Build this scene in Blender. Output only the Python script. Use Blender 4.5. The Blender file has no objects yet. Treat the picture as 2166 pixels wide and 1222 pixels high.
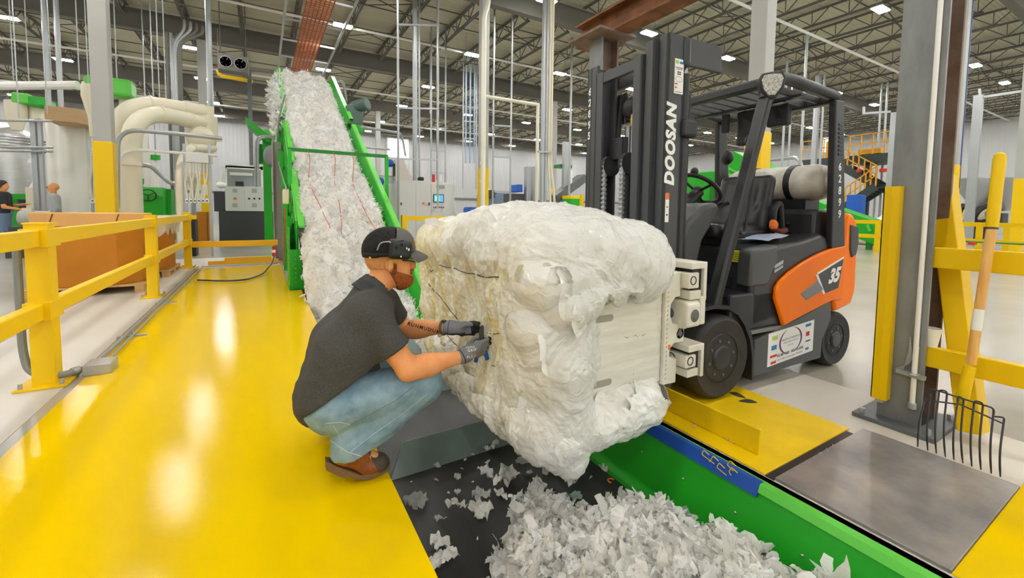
import bpy, bmesh, math, random
import numpy as np
from mathutils import Vector, Matrix, noise as mnoise
from mathutils.bvhtree import BVHTree
PI = math.pi
random.seed(7)
rng = np.random.default_rng(11)
SC = bpy.context.scene
COL = SC.collection

# ------------------------------------------------------------------ camera, sky, exposure
# world axes: X across the pit (towards the truck), Y along the conveyor, floor at z = 0
CAM_H = 1.25
FPX, CXP, CYP = 898.0, 1083.0, 500.0
PITCH, YAW, ROLL = math.radians(3.5), math.radians(30.45), math.radians(0.72)
def cam_basis():
    cy, sy, cp, sp = math.cos(YAW), math.sin(YAW), math.cos(PITCH), math.sin(PITCH)
    f = Vector((sy*cp, cy*cp, -sp)); r = Vector((cy, -sy, 0)); u = r.cross(f)
    c, s = math.cos(ROLL), math.sin(ROLL)
    return r*c + u*s, u*c - r*s, f
CR, CU, CF = cam_basis()
CP = Vector((0, 0, CAM_H))
cd = bpy.data.cameras.new('camera'); cam = bpy.data.objects.new('camera', cd); COL.objects.link(cam)
cam.matrix_world = Matrix((( CR.x, CU.x, -CF.x, 0), (CR.y, CU.y, -CF.y, 0), (CR.z, CU.z, -CF.z, CAM_H), (0, 0, 0, 1)))
cd.sensor_width = 36.0; cd.lens = FPX/2166*36.0
cd.shift_y = -(611-CYP)/2166.0
cd.clip_start = 0.05; cd.clip_end = 300
SC.camera = cam
SC.view_settings.view_transform = 'Standard'; SC.view_settings.look = 'None'
SC.view_settings.gamma = 1.0; SC.view_settings.use_curve_mapping = False
SC.view_settings.exposure = 0.0
w = bpy.data.worlds.new('world'); SC.world = w; w.use_nodes = True
w.node_tree.nodes['Background'].inputs[0].default_value = (0.75, 0.88, 1.0, 1)
w.node_tree.nodes['Background'].inputs[1].default_value = 1.0
LAMP_POWER = 195.0       # radiance of every high-bay diffuser

# ------------------------------------------------------------------ helpers
def ray(px, py): return CF + CR*((px-CXP)/FPX) - CU*((py-CYP)/FPX)
def at(px, py, Y):                       # the point of the plane y = Y seen at a pixel
    d = ray(px, py); return CP + d*(Y/d.y)
def atx(px, py, X):
    d = ray(px, py); return CP + d*(X/d.x)
def onz(px, py, z=0.0):
    d = ray(px, py); return CP + d*((z-CAM_H)/d.z)

FRAME = {}
def thing(name, label, cat, loc=(0, 0, 0), rz=0.0, group=None):
    o = bpy.data.objects.new(name, None); COL.objects.link(o)
    o.location = loc; o.rotation_euler = (0, 0, rz); o.empty_display_size = 0.2
    FRAME[o.name] = Matrix.Translation(Vector(loc)) @ Matrix.Rotation(rz, 4, 'Z')
    return tag(o, label, cat, group)
def tag(o, label, cat, group=None, kind=None):
    o['label'] = label; o['category'] = cat
    if group: o['group'] = group
    if kind: o['kind'] = kind
    return o
def structure(o): o['kind'] = 'structure'; return o
def finish(name, me, mat, parent=None, smooth=0.6, bev=0.0, seg=2, local=False):
    if smooth:
        me.shade_smooth(); me.set_sharp_from_angle(angle=smooth)
    if mat is not None:
        for m in (mat if isinstance(mat, (list, tuple)) else [mat]): me.materials.append(m)
    o = bpy.data.objects.new(name, me); COL.objects.link(o)
    if parent is not None:
        o.parent = parent
        M = FRAME.get(parent.name, Matrix.Identity(4)); FRAME[o.name] = M
        if not local: me.transform(M.inverted())
    if bev:
        b = o.modifiers.new('bevel', 'BEVEL'); b.width = bev; b.segments = seg; b.limit_method = 'ANGLE'; b.angle_limit = 0.7
        b.harden_normals = False
    return o
def clone(root, loc=None, rz=None, label=None, group=None):
    r = root.copy(); COL.objects.link(r)
    if loc is not None: r.location = loc
    if rz is not None: r.rotation_euler = (0, 0, rz)
    if label: r['label'] = label
    if group: r['group'] = group
    for ch in root.children:
        c = ch.copy(); COL.objects.link(c); c.parent = r
        for g in ch.children:
            d = g.copy(); COL.objects.link(d); d.parent = c
    return r

class MB:
    def __init__(s): s.v = []; s.f = []; s.mi = []; s.m = 0
    def add(s, vs, fs):
        b = len(s.v); s.v.extend([tuple(p) for p in vs])
        for f in fs: s.f.append(tuple(b+i for i in f)); s.mi.append(s.m)
        return s
    def box(s, x0, x1, y0, y1, z0, z1):
        vs = [(x, y, z) for z in (z0, z1) for y in (y0, y1) for x in (x0, x1)]
        return s.add(vs, [(0, 2, 3, 1), (4, 5, 7, 6), (0, 1, 5, 4), (2, 6, 7, 3), (0, 4, 6, 2), (1, 3, 7, 5)])
    def cbox(s, c, dx, dy, dz): return s.box(c[0]-dx/2, c[0]+dx/2, c[1]-dy/2, c[1]+dy/2, c[2]-dz/2, c[2]+dz/2)
    def bar(s, p, q, w, h, up=(0, 0, 1)):
        p, q, up = Vector(p), Vector(q), Vector(up); d = (q-p).normalized()
        a = d.cross(up)
        if a.length < 1e-4: a = d.cross(Vector((1, 0, 0)))
        a.normalize(); b = a.cross(d).normalized(); a = a*(w/2); b = b*(h/2)
        vs = [e+i*a+j*b for e in (p, q) for i, j in ((-1, -1), (1, -1), (1, 1), (-1, 1))]
        return s.add(vs, [(3, 2, 1, 0), (4, 5, 6, 7), (0, 1, 5, 4), (1, 2, 6, 5), (2, 3, 7, 6), (3, 0, 4, 7)])
    def tube(s, pts, r, n=10, closed=False, cap=True):
        P = [Vector(p) for p in pts]; k = len(P)
        R = r if isinstance(r, (list, tuple)) else [r]*k
        T = []
        for i in range(k):
            a = P[(i-1) % k] if (closed or i > 0) else P[i]
            b = P[(i+1) % k] if (closed or i < k-1) else P[i]
            T.append((b-a).normalized())
        u = T[0].cross(Vector((0, 0, 1)))
        if u.length < 1e-3: u = T[0].cross(Vector((1, 0, 0)))
        u.normalize(); vs = []
        for i in range(k):
            u = (u - T[i]*u.dot(T[i]))
            if u.length < 1e-6: u = T[i].orthogonal()
            u.normalize(); w2 = T[i].cross(u)
            for j in range(n):
                a = 2*PI*j/n; vs.append(P[i] + (u*math.cos(a) + w2*math.sin(a))*R[i])
        fs = []
        for i in range(k if closed else k-1):
            for j in range(n):
                a, b = i*n+j, i*n+(j+1) % n; c, d = ((i+1) % k)*n+(j+1) % n, ((i+1) % k)*n+j
                fs.append((a, b, c, d))
        if cap and not closed: fs.append(tuple(range(n-1, -1, -1))); fs.append(tuple((k-1)*n+j for j in range(n)))
        return s.add(vs, fs)
    def cyl(s, p, q, r, r2=None, n=20, cap=True): return s.tube([p, q], [r, r if r2 is None else r2], n, cap=cap)
    def lathe(s, prof, c=(0, 0, 0), axis=(0, 0, 1), n=28):
        ax = Vector(axis).normalized(); u = ax.orthogonal().normalized(); w2 = ax.cross(u); c = Vector(c); k = len(prof)
        vs = [c + ax*z + (u*math.cos(2*PI*j/n) + w2*math.sin(2*PI*j/n))*r for r, z in prof for j in range(n)]
        fs = [(i*n+j, i*n+(j+1) % n, (i+1)*n+(j+1) % n, (i+1)*n+j) for i in range(k-1) for j in range(n)]
        if prof[0][0] > 1e-5: fs.append(tuple(range(n-1, -1, -1)))
        if prof[-1][0] > 1e-5: fs.append(tuple((k-1)*n+j for j in range(n)))
        return s.add(vs, fs)
    def prism(s, poly, axis, a, b):
        def P(u, v, t): return (t, u, v) if axis == 'x' else ((u, t, v) if axis == 'y' else (u, v, t))
        n = len(poly)
        vs = [P(u, v, a) for u, v in poly] + [P(u, v, b) for u, v in poly]
        fs = [tuple(range(n)), tuple(range(2*n-1, n-1, -1))] + [(i, i+n, (i+1) % n+n, (i+1) % n) for i in range(n)]
        return s.add(vs, fs)
    def ibeam(s, p, q, w, h, t, up=(0, 0, 1)):
        p, q, up = Vector(p), Vector(q), Vector(up)
        d = (q-p).normalized(); a = d.cross(up).normalized(); b = a.cross(d).normalized()
        s.bar(p+b*(h/2-t/2), q+b*(h/2-t/2), w, t, up); s.bar(p-b*(h/2-t/2), q-b*(h/2-t/2), w, t, up)
        return s.bar(p, q, t*0.8, h-2*t, up)
    def grid(s, pts, nu, nv):
        return s.add(pts, [(i*nv+j, (i+1)*nv+j, (i+1)*nv+j+1, i*nv+j+1) for i in range(nu-1) for j in range(nv-1)])
    def sph(s, c, rx, ry=None, rz=None, n=16, m=10):
        ry = rx if ry is None else ry; rz = rx if rz is None else rz; c = Vector(c)
        vs = [c+Vector((0, 0, rz))] + [c+Vector((rx*math.sin(PI*i/m)*math.cos(2*PI*j/n), ry*math.sin(PI*i/m)*math.sin(2*PI*j/n), rz*math.cos(PI*i/m))) for i in range(1, m) for j in range(n)] + [c-Vector((0, 0, rz))]
        fs = [(0, 1+j, 1+(j+1) % n) for j in range(n)]
        fs += [(1+(i-1)*n+j, 1+i*n+j, 1+i*n+(j+1) % n, 1+(i-1)*n+(j+1) % n) for i in range(1, m-1) for j in range(n)]
        L = len(vs)-1; fs += [(L, 1+(m-2)*n+(j+1) % n, 1+(m-2)*n+j) for j in range(n)]
        return s.add(vs, fs)
    def mesh(s, name, recalc=True):
        me = bpy.data.meshes.new(name); me.from_pydata(s.v, [], s.f)
        if any(s.mi): me.polygons.foreach_set('material_index', s.mi)
        if recalc:
            bm = bmesh.new(); bm.from_mesh(me); bmesh.ops.recalc_face_normals(bm, faces=bm.faces); bm.to_mesh(me); bm.free()
        me.update(); return me
    def build(s, name, mat, parent=None, smooth=0.6, bev=0.0, seg=2, local=False):
        return finish(name, s.mesh(name), mat, parent, smooth, bev, seg, local)

def arc(p, u, v, r, a0, a1, n=8):
    p, u, v = Vector(p), Vector(u), Vector(v)
    return [p + (u*math.cos(a0+(a1-a0)*i/n) + v*math.sin(a0+(a1-a0)*i/n))*r for i in range(n+1)]
def bend(pts, r, n=6):
    P = [Vector(p) for p in pts]; out = [P[0]]
    for i in range(1, len(P)-1):
        a, b, c = P[i-1], P[i], P[i+1]; d1, d2 = (a-b), (c-b); k = min(r, d1.length*0.49, d2.length*0.49)
        s0, s1 = b+d1.normalized()*k, b+d2.normalized()*k
        for j in range(n+1):
            t = j/n; out.append(s0*(1-t)**2 + b*2*t*(1-t) + s1*t*t)
    out.append(P[-1]); return out
def text_mesh(txt, size, mat_, origin, ux, uy, extrude=0.0, align='CENTER', shear=0.0, space=1.0, bold=0.0):
    cu = bpy.data.curves.new('lettering', 'FONT'); cu.body = txt; cu.size = size; cu.align_x = align; cu.align_y = 'CENTER'
    cu.extrude = extrude; cu.shear = shear; cu.space_character = space; cu.offset = bold; cu.resolution_u = 3
    o = bpy.data.objects.new('lettering', cu); COL.objects.link(o)
    dg = bpy.context.evaluated_depsgraph_get(); me = bpy.data.meshes.new_from_object(o.evaluated_get(dg))
    bpy.data.objects.remove(o); bpy.data.curves.remove(cu)
    ux, uy = Vector(ux).normalized(), Vector(uy).normalized(); uz = ux.cross(uy); M = Matrix((ux, uy, uz)).transposed().to_4x4(); M.translation = Vector(origin)
    me.transform(M); me.materials.clear(); return me
def join_meshes(mes):
    bm = bmesh.new()
    for m in mes: bm.from_mesh(m)
    me = bpy.data.meshes.new('joined'); bm.to_mesh(me); bm.free(); return me

# ------------------------------------------------------------------ numpy noise and signed-distance modelling
_perm = rng.permutation(256); _perm = np.concatenate([_perm, _perm, _perm]); _grad = rng.normal(size=(256, 3)); _grad /= np.linalg.norm(_grad, axis=1)[:, None]
def gn(p):                               # gradient noise, about -0.7..0.7
    p = np.asarray(p, float); i = np.floor(p).astype(int); f = p-i; u = f*f*f*(f*(f*6-15)+10); i &= 255; out = 0
    for dx in (0, 1):
        for dy in (0, 1):
            for dz in (0, 1):
                h = _perm[_perm[_perm[i[:, 0]+dx]+i[:, 1]+dy]+i[:, 2]+dz]; g = _grad[h]
                d = (g*(f-np.array([dx, dy, dz]))).sum(1)
                out = out + d*(u[:, 0] if dx else 1-u[:, 0])*(u[:, 1] if dy else 1-u[:, 1])*(u[:, 2] if dz else 1-u[:, 2])
    return out
def fbm(p, o=4, lac=2.03, gain=0.5):
    a, s, t = 1.0, 0.0, np.asarray(p, float)
    for k in range(o): s = s + a*gn(t+k*17.3); t = t*lac; a *= gain
    return s
def ridge(p, o=4, gain=0.55):
    a, s, t = 1.0, 0.0, np.asarray(p, float)
    for k in range(o): s = s + a*(1-2.2*np.abs(gn(t+k*9.1))); t = t*2.1; a *= gain
    return s
def cap_(p, a, b, ra, rb):
    a, b = np.array(a, float), np.array(b, float); ab = b-a; t = np.clip(((p-a)@ab)/max(ab@ab, 1e-9), 0, 1)
    return np.linalg.norm(p-(a+t[:, None]*ab), axis=1)-(ra+(rb-ra)*t)
def ell_(p, c, r, R=None):
    q = p-np.array(c, float)
    if R is not None: q = q@np.array(R)
    r = np.array(r, float); k0 = np.linalg.norm(q/r, axis=1); k1 = np.linalg.norm(q/(r*r), axis=1)
    return np.where(k1 > 1e-9, k0*(k0-1)/np.maximum(k1, 1e-9), -r.min())
def rbox_(p, c, h, rad, R=None):
    q = p-np.array(c, float)
    if R is not None: q = q@np.array(R)
    q = np.abs(q)-np.array(h, float)+rad
    return np.linalg.norm(np.maximum(q, 0), axis=1)+np.minimum(q.max(1), 0)-rad
def smin(a, b, k):
    h = np.clip(0.5+0.5*(b-a)/k, 0, 1); return b*(1-h)+a*h-k*h*(1-h)
def smax(a, b, k): return -smin(-a, -b, k)
def rotm(ax, ang): return np.array(Matrix.Rotation(ang, 3, Vector(ax)))
def isosurf(f, lo, hi, h):               # naive surface nets
    lo = np.array(lo, float); n = np.ceil((np.array(hi)-lo)/h).astype(int)+1
    X, Y, Z = np.meshgrid(*[lo[i]+h*np.arange(n[i]) for i in range(3)], indexing='ij')
    P = np.stack([X.ravel(), Y.ravel(), Z.ravel()], 1); V = np.concatenate([f(c) for c in np.array_split(P, max(1, len(P)//300000))]).reshape(n)
    S = V < 0; c = [slice(0, -1), slice(1, None)]
    cells = np.zeros(n-1, int)
    for a in (0, 1):
        for b in (0, 1):
            for d in (0, 1): cells += S[c[a], c[b], c[d]]
    act = (cells > 0) & (cells < 8); idx = -np.ones(n-1, int); I = np.argwhere(act); idx[act] = np.arange(len(I))
    acc = np.zeros((len(I), 3)); cnt = np.zeros(len(I))
    cor = [(a, b, d) for a in (0, 1) for b in (0, 1) for d in (0, 1)]
    for p in cor:
        for ax in range(3):
            if p[ax]: continue
            q = list(p); q[ax] = 1
            va, vb = V[I[:, 0]+p[0], I[:, 1]+p[1], I[:, 2]+p[2]], V[I[:, 0]+q[0], I[:, 1]+q[1], I[:, 2]+q[2]]
            m = (va < 0) != (vb < 0); t = np.where(m, va/np.where(m, va-vb, 1), 0)
            pt = np.tile(np.array(p, float), (len(I), 1)); pt[:, ax] += t
            acc[m] += pt[m]; cnt[m] += 1
    verts = lo+h*(I+acc/cnt[:, None]); faces = []
    for ax in range(3):
        b, d = [(1, 2), (2, 0), (0, 1)][ax]
        sl0 = [slice(None)]*3; sl1 = [slice(None)]*3; sl0[ax] = slice(0, -1); sl1[ax] = slice(1, None)
        ch = S[tuple(sl0)] != S[tuple(sl1)]; E = np.argwhere(ch)
        E = E[(E[:, b] > 0) & (E[:, d] > 0) & (E[:, b] < n[b]-1) & (E[:, d] < n[d]-1)]
        def cell(ob, od):
            k = E.copy(); k[:, b] += ob; k[:, d] += od; return idx[k[:, 0], k[:, 1], k[:, 2]]
        q = np.stack([cell(-1, -1), cell(0, -1), cell(0, 0), cell(-1, 0)], 1)
        ins = S[tuple(E.T)]; q[~ins] = q[~ins][:, ::-1]; faces.append(q)
    F = np.concatenate(faces); F = F[(F >= 0).all(1)]
    return verts, F
def np_mesh(name, v, f):
    me = bpy.data.meshes.new(name); f = np.asarray(f); k = f.shape[1]
    me.vertices.add(len(v)); me.vertices.foreach_set('co', np.asarray(v, np.float32).ravel())
    me.loops.add(f.size); me.loops.foreach_set('vertex_index', f.astype(np.int32).ravel())
    me.polygons.add(len(f)); me.polygons.foreach_set('loop_start', np.arange(0, f.size, k, dtype=np.int32))
    me.update(calc_edges=True); me.validate(); return me
def sdf_obj(name, f, lo, hi, h, mat, parent=None, it=2):
    v, F = isosurf(f, lo, hi, h)
    for _ in range(it):                  # light smoothing
        acc = np.zeros_like(v); cnt = np.zeros(len(v))
        for a, b in ((0, 1), (1, 2), (2, 3), (3, 0)):
            np.add.at(acc, F[:, a], v[F[:, b]]); np.add.at(acc, F[:, b], v[F[:, a]]); np.add.at(cnt, F[:, a], 1); np.add.at(cnt, F[:, b], 1)
        v = 0.5*v+0.5*acc/np.maximum(cnt, 1)[:, None]
    return finish(name, np_mesh(name, v, F), mat, parent, smooth=PI)

# ------------------------------------------------------------------ materials
MATS = {}
def mat(name, col, rough=0.5, metal=0.0, spec=0.5, var=0.0, vscale=4.0, vcol=None, bump=0.0, bscale=60.0, coat=0.0, emit=None, stretch=None, detail=5.0):
    if name in MATS: return MATS[name]
    m = bpy.data.materials.new(name); m.use_nodes = True; nt = m.node_tree; b = nt.nodes['Principled BSDF']; MATS[name] = m
    b.inputs['Base Color'].default_value = (*col, 1); b.inputs['Roughness'].default_value = rough; b.inputs['Metallic'].default_value = metal
    b.inputs['Specular IOR Level'].default_value = spec; b.inputs['Coat Weight'].default_value = coat; b.inputs['Coat Roughness'].default_value = 0.08
    if emit: b.inputs['Emission Color'].default_value = (*emit[0], 1); b.inputs['Emission Strength'].default_value = emit[1]
    tc = None
    if var or bump:
        tc = nt.nodes.new('ShaderNodeNewGeometry').outputs['Position']
        if stretch:
            mp = nt.nodes.new('ShaderNodeMapping'); mp.inputs['Scale'].default_value = stretch; nt.links.new(tc, mp.inputs[0]); tc = mp.outputs[0]
    if var:
        n = nt.nodes.new('ShaderNodeTexNoise'); n.inputs['Scale'].default_value = vscale; n.inputs['Detail'].default_value = detail; n.inputs['Roughness'].default_value = 0.62
        nt.links.new(tc, n.inputs['Vector'])
        r = nt.nodes.new('ShaderNodeValToRGB'); r.color_ramp.elements[0].position = 0.32; r.color_ramp.elements[1].position = 0.72
        vc = vcol or tuple(c*(1-var) for c in col)
        r.color_ramp.elements[0].color = (*vc, 1); r.color_ramp.elements[1].color = (*col, 1)
        nt.links.new(n.outputs['Fac'], r.inputs[0]); nt.links.new(r.outputs[0], b.inputs['Base Color'])
    if bump:
        n2 = nt.nodes.new('ShaderNodeTexNoise'); n2.inputs['Scale'].default_value = bscale; n2.inputs['Detail'].default_value = 3
        nt.links.new(tc, n2.inputs['Vector'])
        bp = nt.nodes.new('ShaderNodeBump'); bp.inputs['Strength'].default_value = bump; bp.inputs['Distance'].default_value = 0.01
        nt.links.new(n2.outputs['Fac'], bp.inputs['Height']); nt.links.new(bp.outputs[0], b.inputs['Normal'])
    return m
def srgb(r, g, b): return tuple((c/255/12.92 if c/255 <= 0.04045 else ((c/255+0.055)/1.055)**2.4) for c in (r, g, b))
def film(name, col, tint, rough=0.3, clear=0.0, transl=0.35, bscale=30.0, bump=0.6, vscale=5.0, stretch=None, spec=0.5):
    m = bpy.data.materials.new(name); m.use_nodes = True; nt = m.node_tree; b = nt.nodes['Principled BSDF']; out = nt.nodes['Material Output']; L = nt.links; MATS[name] = m
    pos = nt.nodes.new('ShaderNodeNewGeometry').outputs['Position']
    if stretch:
        mp = nt.nodes.new('ShaderNodeMapping'); mp.inputs['Scale'].default_value = stretch; L.new(pos, mp.inputs[0]); pos = mp.outputs[0]
    n = nt.nodes.new('ShaderNodeTexNoise'); n.inputs['Scale'].default_value = vscale; n.inputs['Detail'].default_value = 6; L.new(pos, n.inputs['Vector'])
    r = nt.nodes.new('ShaderNodeValToRGB'); r.color_ramp.elements[0].position = 0.36; r.color_ramp.elements[1].position = 0.62
    r.color_ramp.elements[0].color = (*tint, 1); r.color_ramp.elements[1].color = (*col, 1); L.new(n.outputs['Fac'], r.inputs[0])
    n2 = nt.nodes.new('ShaderNodeTexNoise'); n2.noise_type = 'RIDGED_MULTIFRACTAL'; n2.inputs['Scale'].default_value = bscale; n2.inputs['Detail'].default_value = 5; n2.inputs['Distortion'].default_value = 2.0; L.new(pos, n2.inputs['Vector'])
    bp = nt.nodes.new('ShaderNodeBump'); bp.inputs['Strength'].default_value = bump; bp.inputs['Distance'].default_value = 0.012; L.new(n2.outputs['Fac'], bp.inputs['Height'])
    b.inputs['Roughness'].default_value = rough; b.inputs['Specular IOR Level'].default_value = spec
    L.new(r.outputs[0], b.inputs['Base Color']); L.new(bp.outputs[0], b.inputs['Normal'])
    t = nt.nodes.new('ShaderNodeBsdfTranslucent'); L.new(r.outputs[0], t.inputs[0]); L.new(bp.outputs[0], t.inputs['Normal'])
    mx = nt.nodes.new('ShaderNodeMixShader'); mx.inputs[0].default_value = transl; L.new(b.outputs[0], mx.inputs[1]); L.new(t.outputs[0], mx.inputs[2]); last = mx.outputs[0]
    if clear:
        tr = nt.nodes.new('ShaderNodeBsdfTransparent'); m2 = nt.nodes.new('ShaderNodeMixShader'); m2.inputs[0].default_value = clear
        L.new(last, m2.inputs[1]); L.new(tr.outputs[0], m2.inputs[2]); last = m2.outputs[0]
    L.new(last, out.inputs[0]); return m

YEL = mat('yellow_paint', srgb(240, 198, 0), 0.4, spec=0.3, bump=0.05, bscale=25)
YELF = mat('yellow_floor_paint', srgb(230, 193, 0), 0.1, bump=0.04, bscale=150, spec=0.13)
YELD = mat('yellow_dock_paint', srgb(243, 204, 0), 0.4, var=0.12, vscale=7, bump=0.08, bscale=80)
GRN = mat('green_paint', srgb(26, 172, 30), 0.38, var=0.10, vscale=3, bump=0.04, bscale=40)
GRL = mat('light_green_paint', srgb(96, 205, 70), 0.38, var=0.06, vscale=3)
GRD = mat('deep_green_paint', srgb(10, 120, 22), 0.42)
DKG = mat('dark_grey_paint', srgb(62, 64, 68), 0.5, bump=0.15, bscale=220)
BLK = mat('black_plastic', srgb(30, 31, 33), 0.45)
BLKM = mat('black_paint', srgb(42, 43, 45), 0.4, bump=0.04, bscale=120)
RUB = mat('rubber', srgb(56, 54, 52), 0.75, var=0.3, vscale=18, bump=0.15, bscale=60)
TRUCK = mat('truck_grey_paint', srgb(76, 78, 80), 0.42, bump=0.08, bscale=260)
TRUCKD = mat('truck_dark_paint', srgb(50, 52, 55), 0.36, bump=0.03, bscale=200)
ORG = mat('orange_paint', srgb(255, 126, 0), 0.32, spec=0.2, coat=0.06)
CLAMP = mat('clamp_white_paint', srgb(230, 228, 218), 0.5, var=0.28, vscale=9, vcol=srgb(214, 208, 190), bump=0.10, bscale=35)
CLAMPS = mat('scratched_white_paint', srgb(234, 232, 222), 0.45, var=0.4, vscale=3.5, vcol=srgb(216, 212, 198), bump=0.12, bscale=20, stretch=(1.0, 1.0, 9.0))
STEEL = mat('bare_steel', srgb(112, 116, 118), 0.45, 0.35, var=0.25, vscale=5, bump=0.06, bscale=50)
STEELP = mat('dark_steel_plate', srgb(168, 160, 152), 0.36, 0.25, var=0.42, vscale=3.0, vcol=srgb(112, 112, 118), bump=0.05, bscale=30)
CHROME = mat('chrome', srgb(200, 202, 205), 0.2, 0.9)
GALV = mat('galvanised_steel', srgb(178, 182, 184), 0.38, 0.55, var=0.12, vscale=20)
STAIN = mat('stainless', srgb(196, 197, 196), 0.32, 0.6, var=0.12, vscale=2, stretch=(1, 1, 6))
RUST = mat('rusty_steel', srgb(140, 122, 112), 0.7, 0.1, var=0.35, vscale=6, vcol=srgb(112, 86, 70))
RUSTB = mat('rusty_brown_steel', srgb(150, 96, 54), 0.7, 0.1, var=0.4, vscale=5, vcol=srgb(96, 60, 36))
GREYP = mat('grey_column_paint', srgb(176, 176, 172), 0.55, var=0.05, vscale=3)
GIRD = mat('girder_grey_paint', srgb(108, 106, 99), 0.6)
JOIST = mat('joist_grey_paint', srgb(92, 90, 82), 0.6)
BEIGE = mat('beige_paint', srgb(226, 219, 196), 0.42)
WHITE = mat('white_paint', srgb(240, 240, 236), 0.5)
CABW = mat('cabinet_light_grey', srgb(216, 217, 214), 0.45)
CARD = mat('cardboard', srgb(204, 132, 44), 0.8, spec=0.2, var=0.10, vscale=3, bump=0.06, bscale=120)
CARDL = mat('cardboard_lid', srgb(228, 172, 104), 0.8, var=0.08, vscale=3)
WOOD = mat('pallet_wood', srgb(216, 176, 116), 0.75, var=0.25, vscale=3, stretch=(1, 6, 12))
ASH = mat('ash_wood', srgb(240, 194, 116), 0.45, var=0.35, vscale=5, vcol=srgb(222, 160, 80), stretch=(9, 9, 0.8))
BLUE = mat('blue_plastic', srgb(20, 92, 190), 0.45)
TAPE = mat('blue_tape', srgb(14, 76, 170), 0.5, bump=0.1, bscale=70)
RED = mat('red_plastic', srgb(214, 40, 26), 0.45)
CLOTHW = mat('white_filter_cloth', srgb(238, 236, 228), 0.85, bump=0.15, bscale=14, stretch=(1, 1, 0.15))
CONVB = mat('conveyor_belt_rubber', srgb(72, 70, 70), 0.5, var=0.55, vscale=3.2, vcol=srgb(34, 34, 35), bump=0.10, bscale=50, stretch=(1, 0.35, 1))
FLIGHT = mat('flight_grey_green_steel', srgb(134, 150, 145), 0.42, 0.25, var=0.15, vscale=6)
HOSE = mat('black_hose', srgb(36, 36, 38), 0.4)
BRASS = mat('brass', srgb(206, 178, 96), 0.3, 0.7)
CABLE = mat('grey_cable', srgb(134, 136, 134), 0.5)
CORD = mat('orange_cord', srgb(208, 96, 66), 0.6)
LABELW = mat('white_label', srgb(238, 238, 234), 0.45)
LABELY = mat('yellow_label', srgb(222, 220, 20), 0.5)
LABELO = mat('orange_label', srgb(240, 120, 30), 0.5)
INK = mat('ink', srgb(40, 40, 44), 0.6)
INKR = mat('red_ink', srgb(208, 52, 40), 0.6)
INKB = mat('blue_ink', srgb(36, 130, 190), 0.6)
INKG = mat('green_ink', srgb(178, 196, 96), 0.6)
INKP = mat('purple_ink', srgb(92, 40, 100), 0.6)
FILM = film('white_film', (0.94, 0.94, 0.92), (0.88, 0.86, 0.80), 0.19, transl=0.12, bscale=14, bump=0.55)
FILMY = film('yellowed_film', (0.93, 0.91, 0.80), (0.80, 0.72, 0.42), 0.22, transl=0.12, bscale=16, bump=0.6, vscale=9, stretch=(1, 1, 0.35))
FILMC = film('clear_film', (0.94, 0.94, 0.92), (0.88, 0.88, 0.83), 0.18, clear=0.28, transl=0.2, bscale=16, bump=0.6)
FLUFF = film('shredded_film', (0.95, 0.94, 0.92), (0.84, 0.80, 0.72), 0.3, transl=0.2, bscale=26, bump=0.6, vscale=2.5)
FLAKE = film('film_flake', (0.97, 0.97, 0.96), (0.90, 0.89, 0.85), 0.2, clear=0.08, transl=0.35, bscale=24, bump=0.5, vscale=9)
SHEER = film('torn_clear_film', (0.9, 0.92, 0.91), (0.8, 0.84, 0.82), 0.16, clear=0.4, transl=0.3, bscale=24, bump=0.7)
# ------------------------------------------------------------------ building shell
def concrete(name, col, vcol, rough):
    m = mat(name, col, rough, var=0.2, vscale=0.55, vcol=vcol, bump=0.03, bscale=30, detail=8.0, spec=0.5)
    return m
CONC = concrete('polished_concrete', srgb(182, 177, 166), srgb(164, 158, 146), 0.24)
CONCL = concrete('new_concrete', srgb(214, 209, 200), srgb(200, 194, 184), 0.42)
WALLM = mat('wall_panel_white', srgb(182, 184, 185), 0.6)
def ribs(m, axis, scale, dist):
    nt = m.node_tree; b = nt.nodes['Principled BSDF']; g = nt.nodes.new('ShaderNodeNewGeometry')
    wv = nt.nodes.new('ShaderNodeTexWave'); wv.bands_direction = axis; wv.inputs['Scale'].default_value = scale; nt.links.new(g.outputs['Position'], wv.inputs['Vector'])
    bp = nt.nodes.new('ShaderNodeBump'); bp.inputs['Strength'].default_value = 0.6; bp.inputs['Distance'].default_value = dist
    nt.links.new(wv.outputs['Fac'], bp.inputs['Height']); nt.links.new(bp.outputs[0], b.inputs['Normal'])
ribs(WALLM, 'X', 1.2, 0.03)
WALLY = mat('wall_panel_white_side', srgb(192, 194, 194), 0.6); ribs(WALLY, 'Y', 1.2, 0.03)
DECK = mat('roof_deck_cream', srgb(192, 190, 166), 0.6); ribs(DECK, 'Y', 2.2, 0.05)
X0, X1, Y0, Y1, ZC = -27.0, 46.0, -13.0, 41.0, 8.85
PX0, PX1, PY0, PY1 = 0.33, 2.0, -2.0, 7.7       # the conveyor pit
fl = MB()
for a, b, c, d in ((X0, PX0, Y0, Y1), (PX1, X1, Y0, Y1), (PX0, PX1, Y0, PY0), (PX0, PX1, PY1, Y1)):
    fl.box(a, b, c, d, -0.12, 0)
structure(fl.build('floor', CONC, smooth=0))
ap = MB(); ap.box(-2.05, -1.2, -6, 12.6, 0, 0.003); ap.box(-1.2, 0.3, 10.55, 12.6, 0, 0.003)
structure(ap.build('floor_apron', CONCL, smooth=0))
ap = MB(); ap.box(2.0, 3.62, -6, 9.0, 0, 0.003); structure(ap.build('floor_slab', CONCL, smooth=0))
pit = MB(); pit.box(PX0-0.05, PX1+0.05, PY0, PY1+0.1, -1.05, -1.0)
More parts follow.
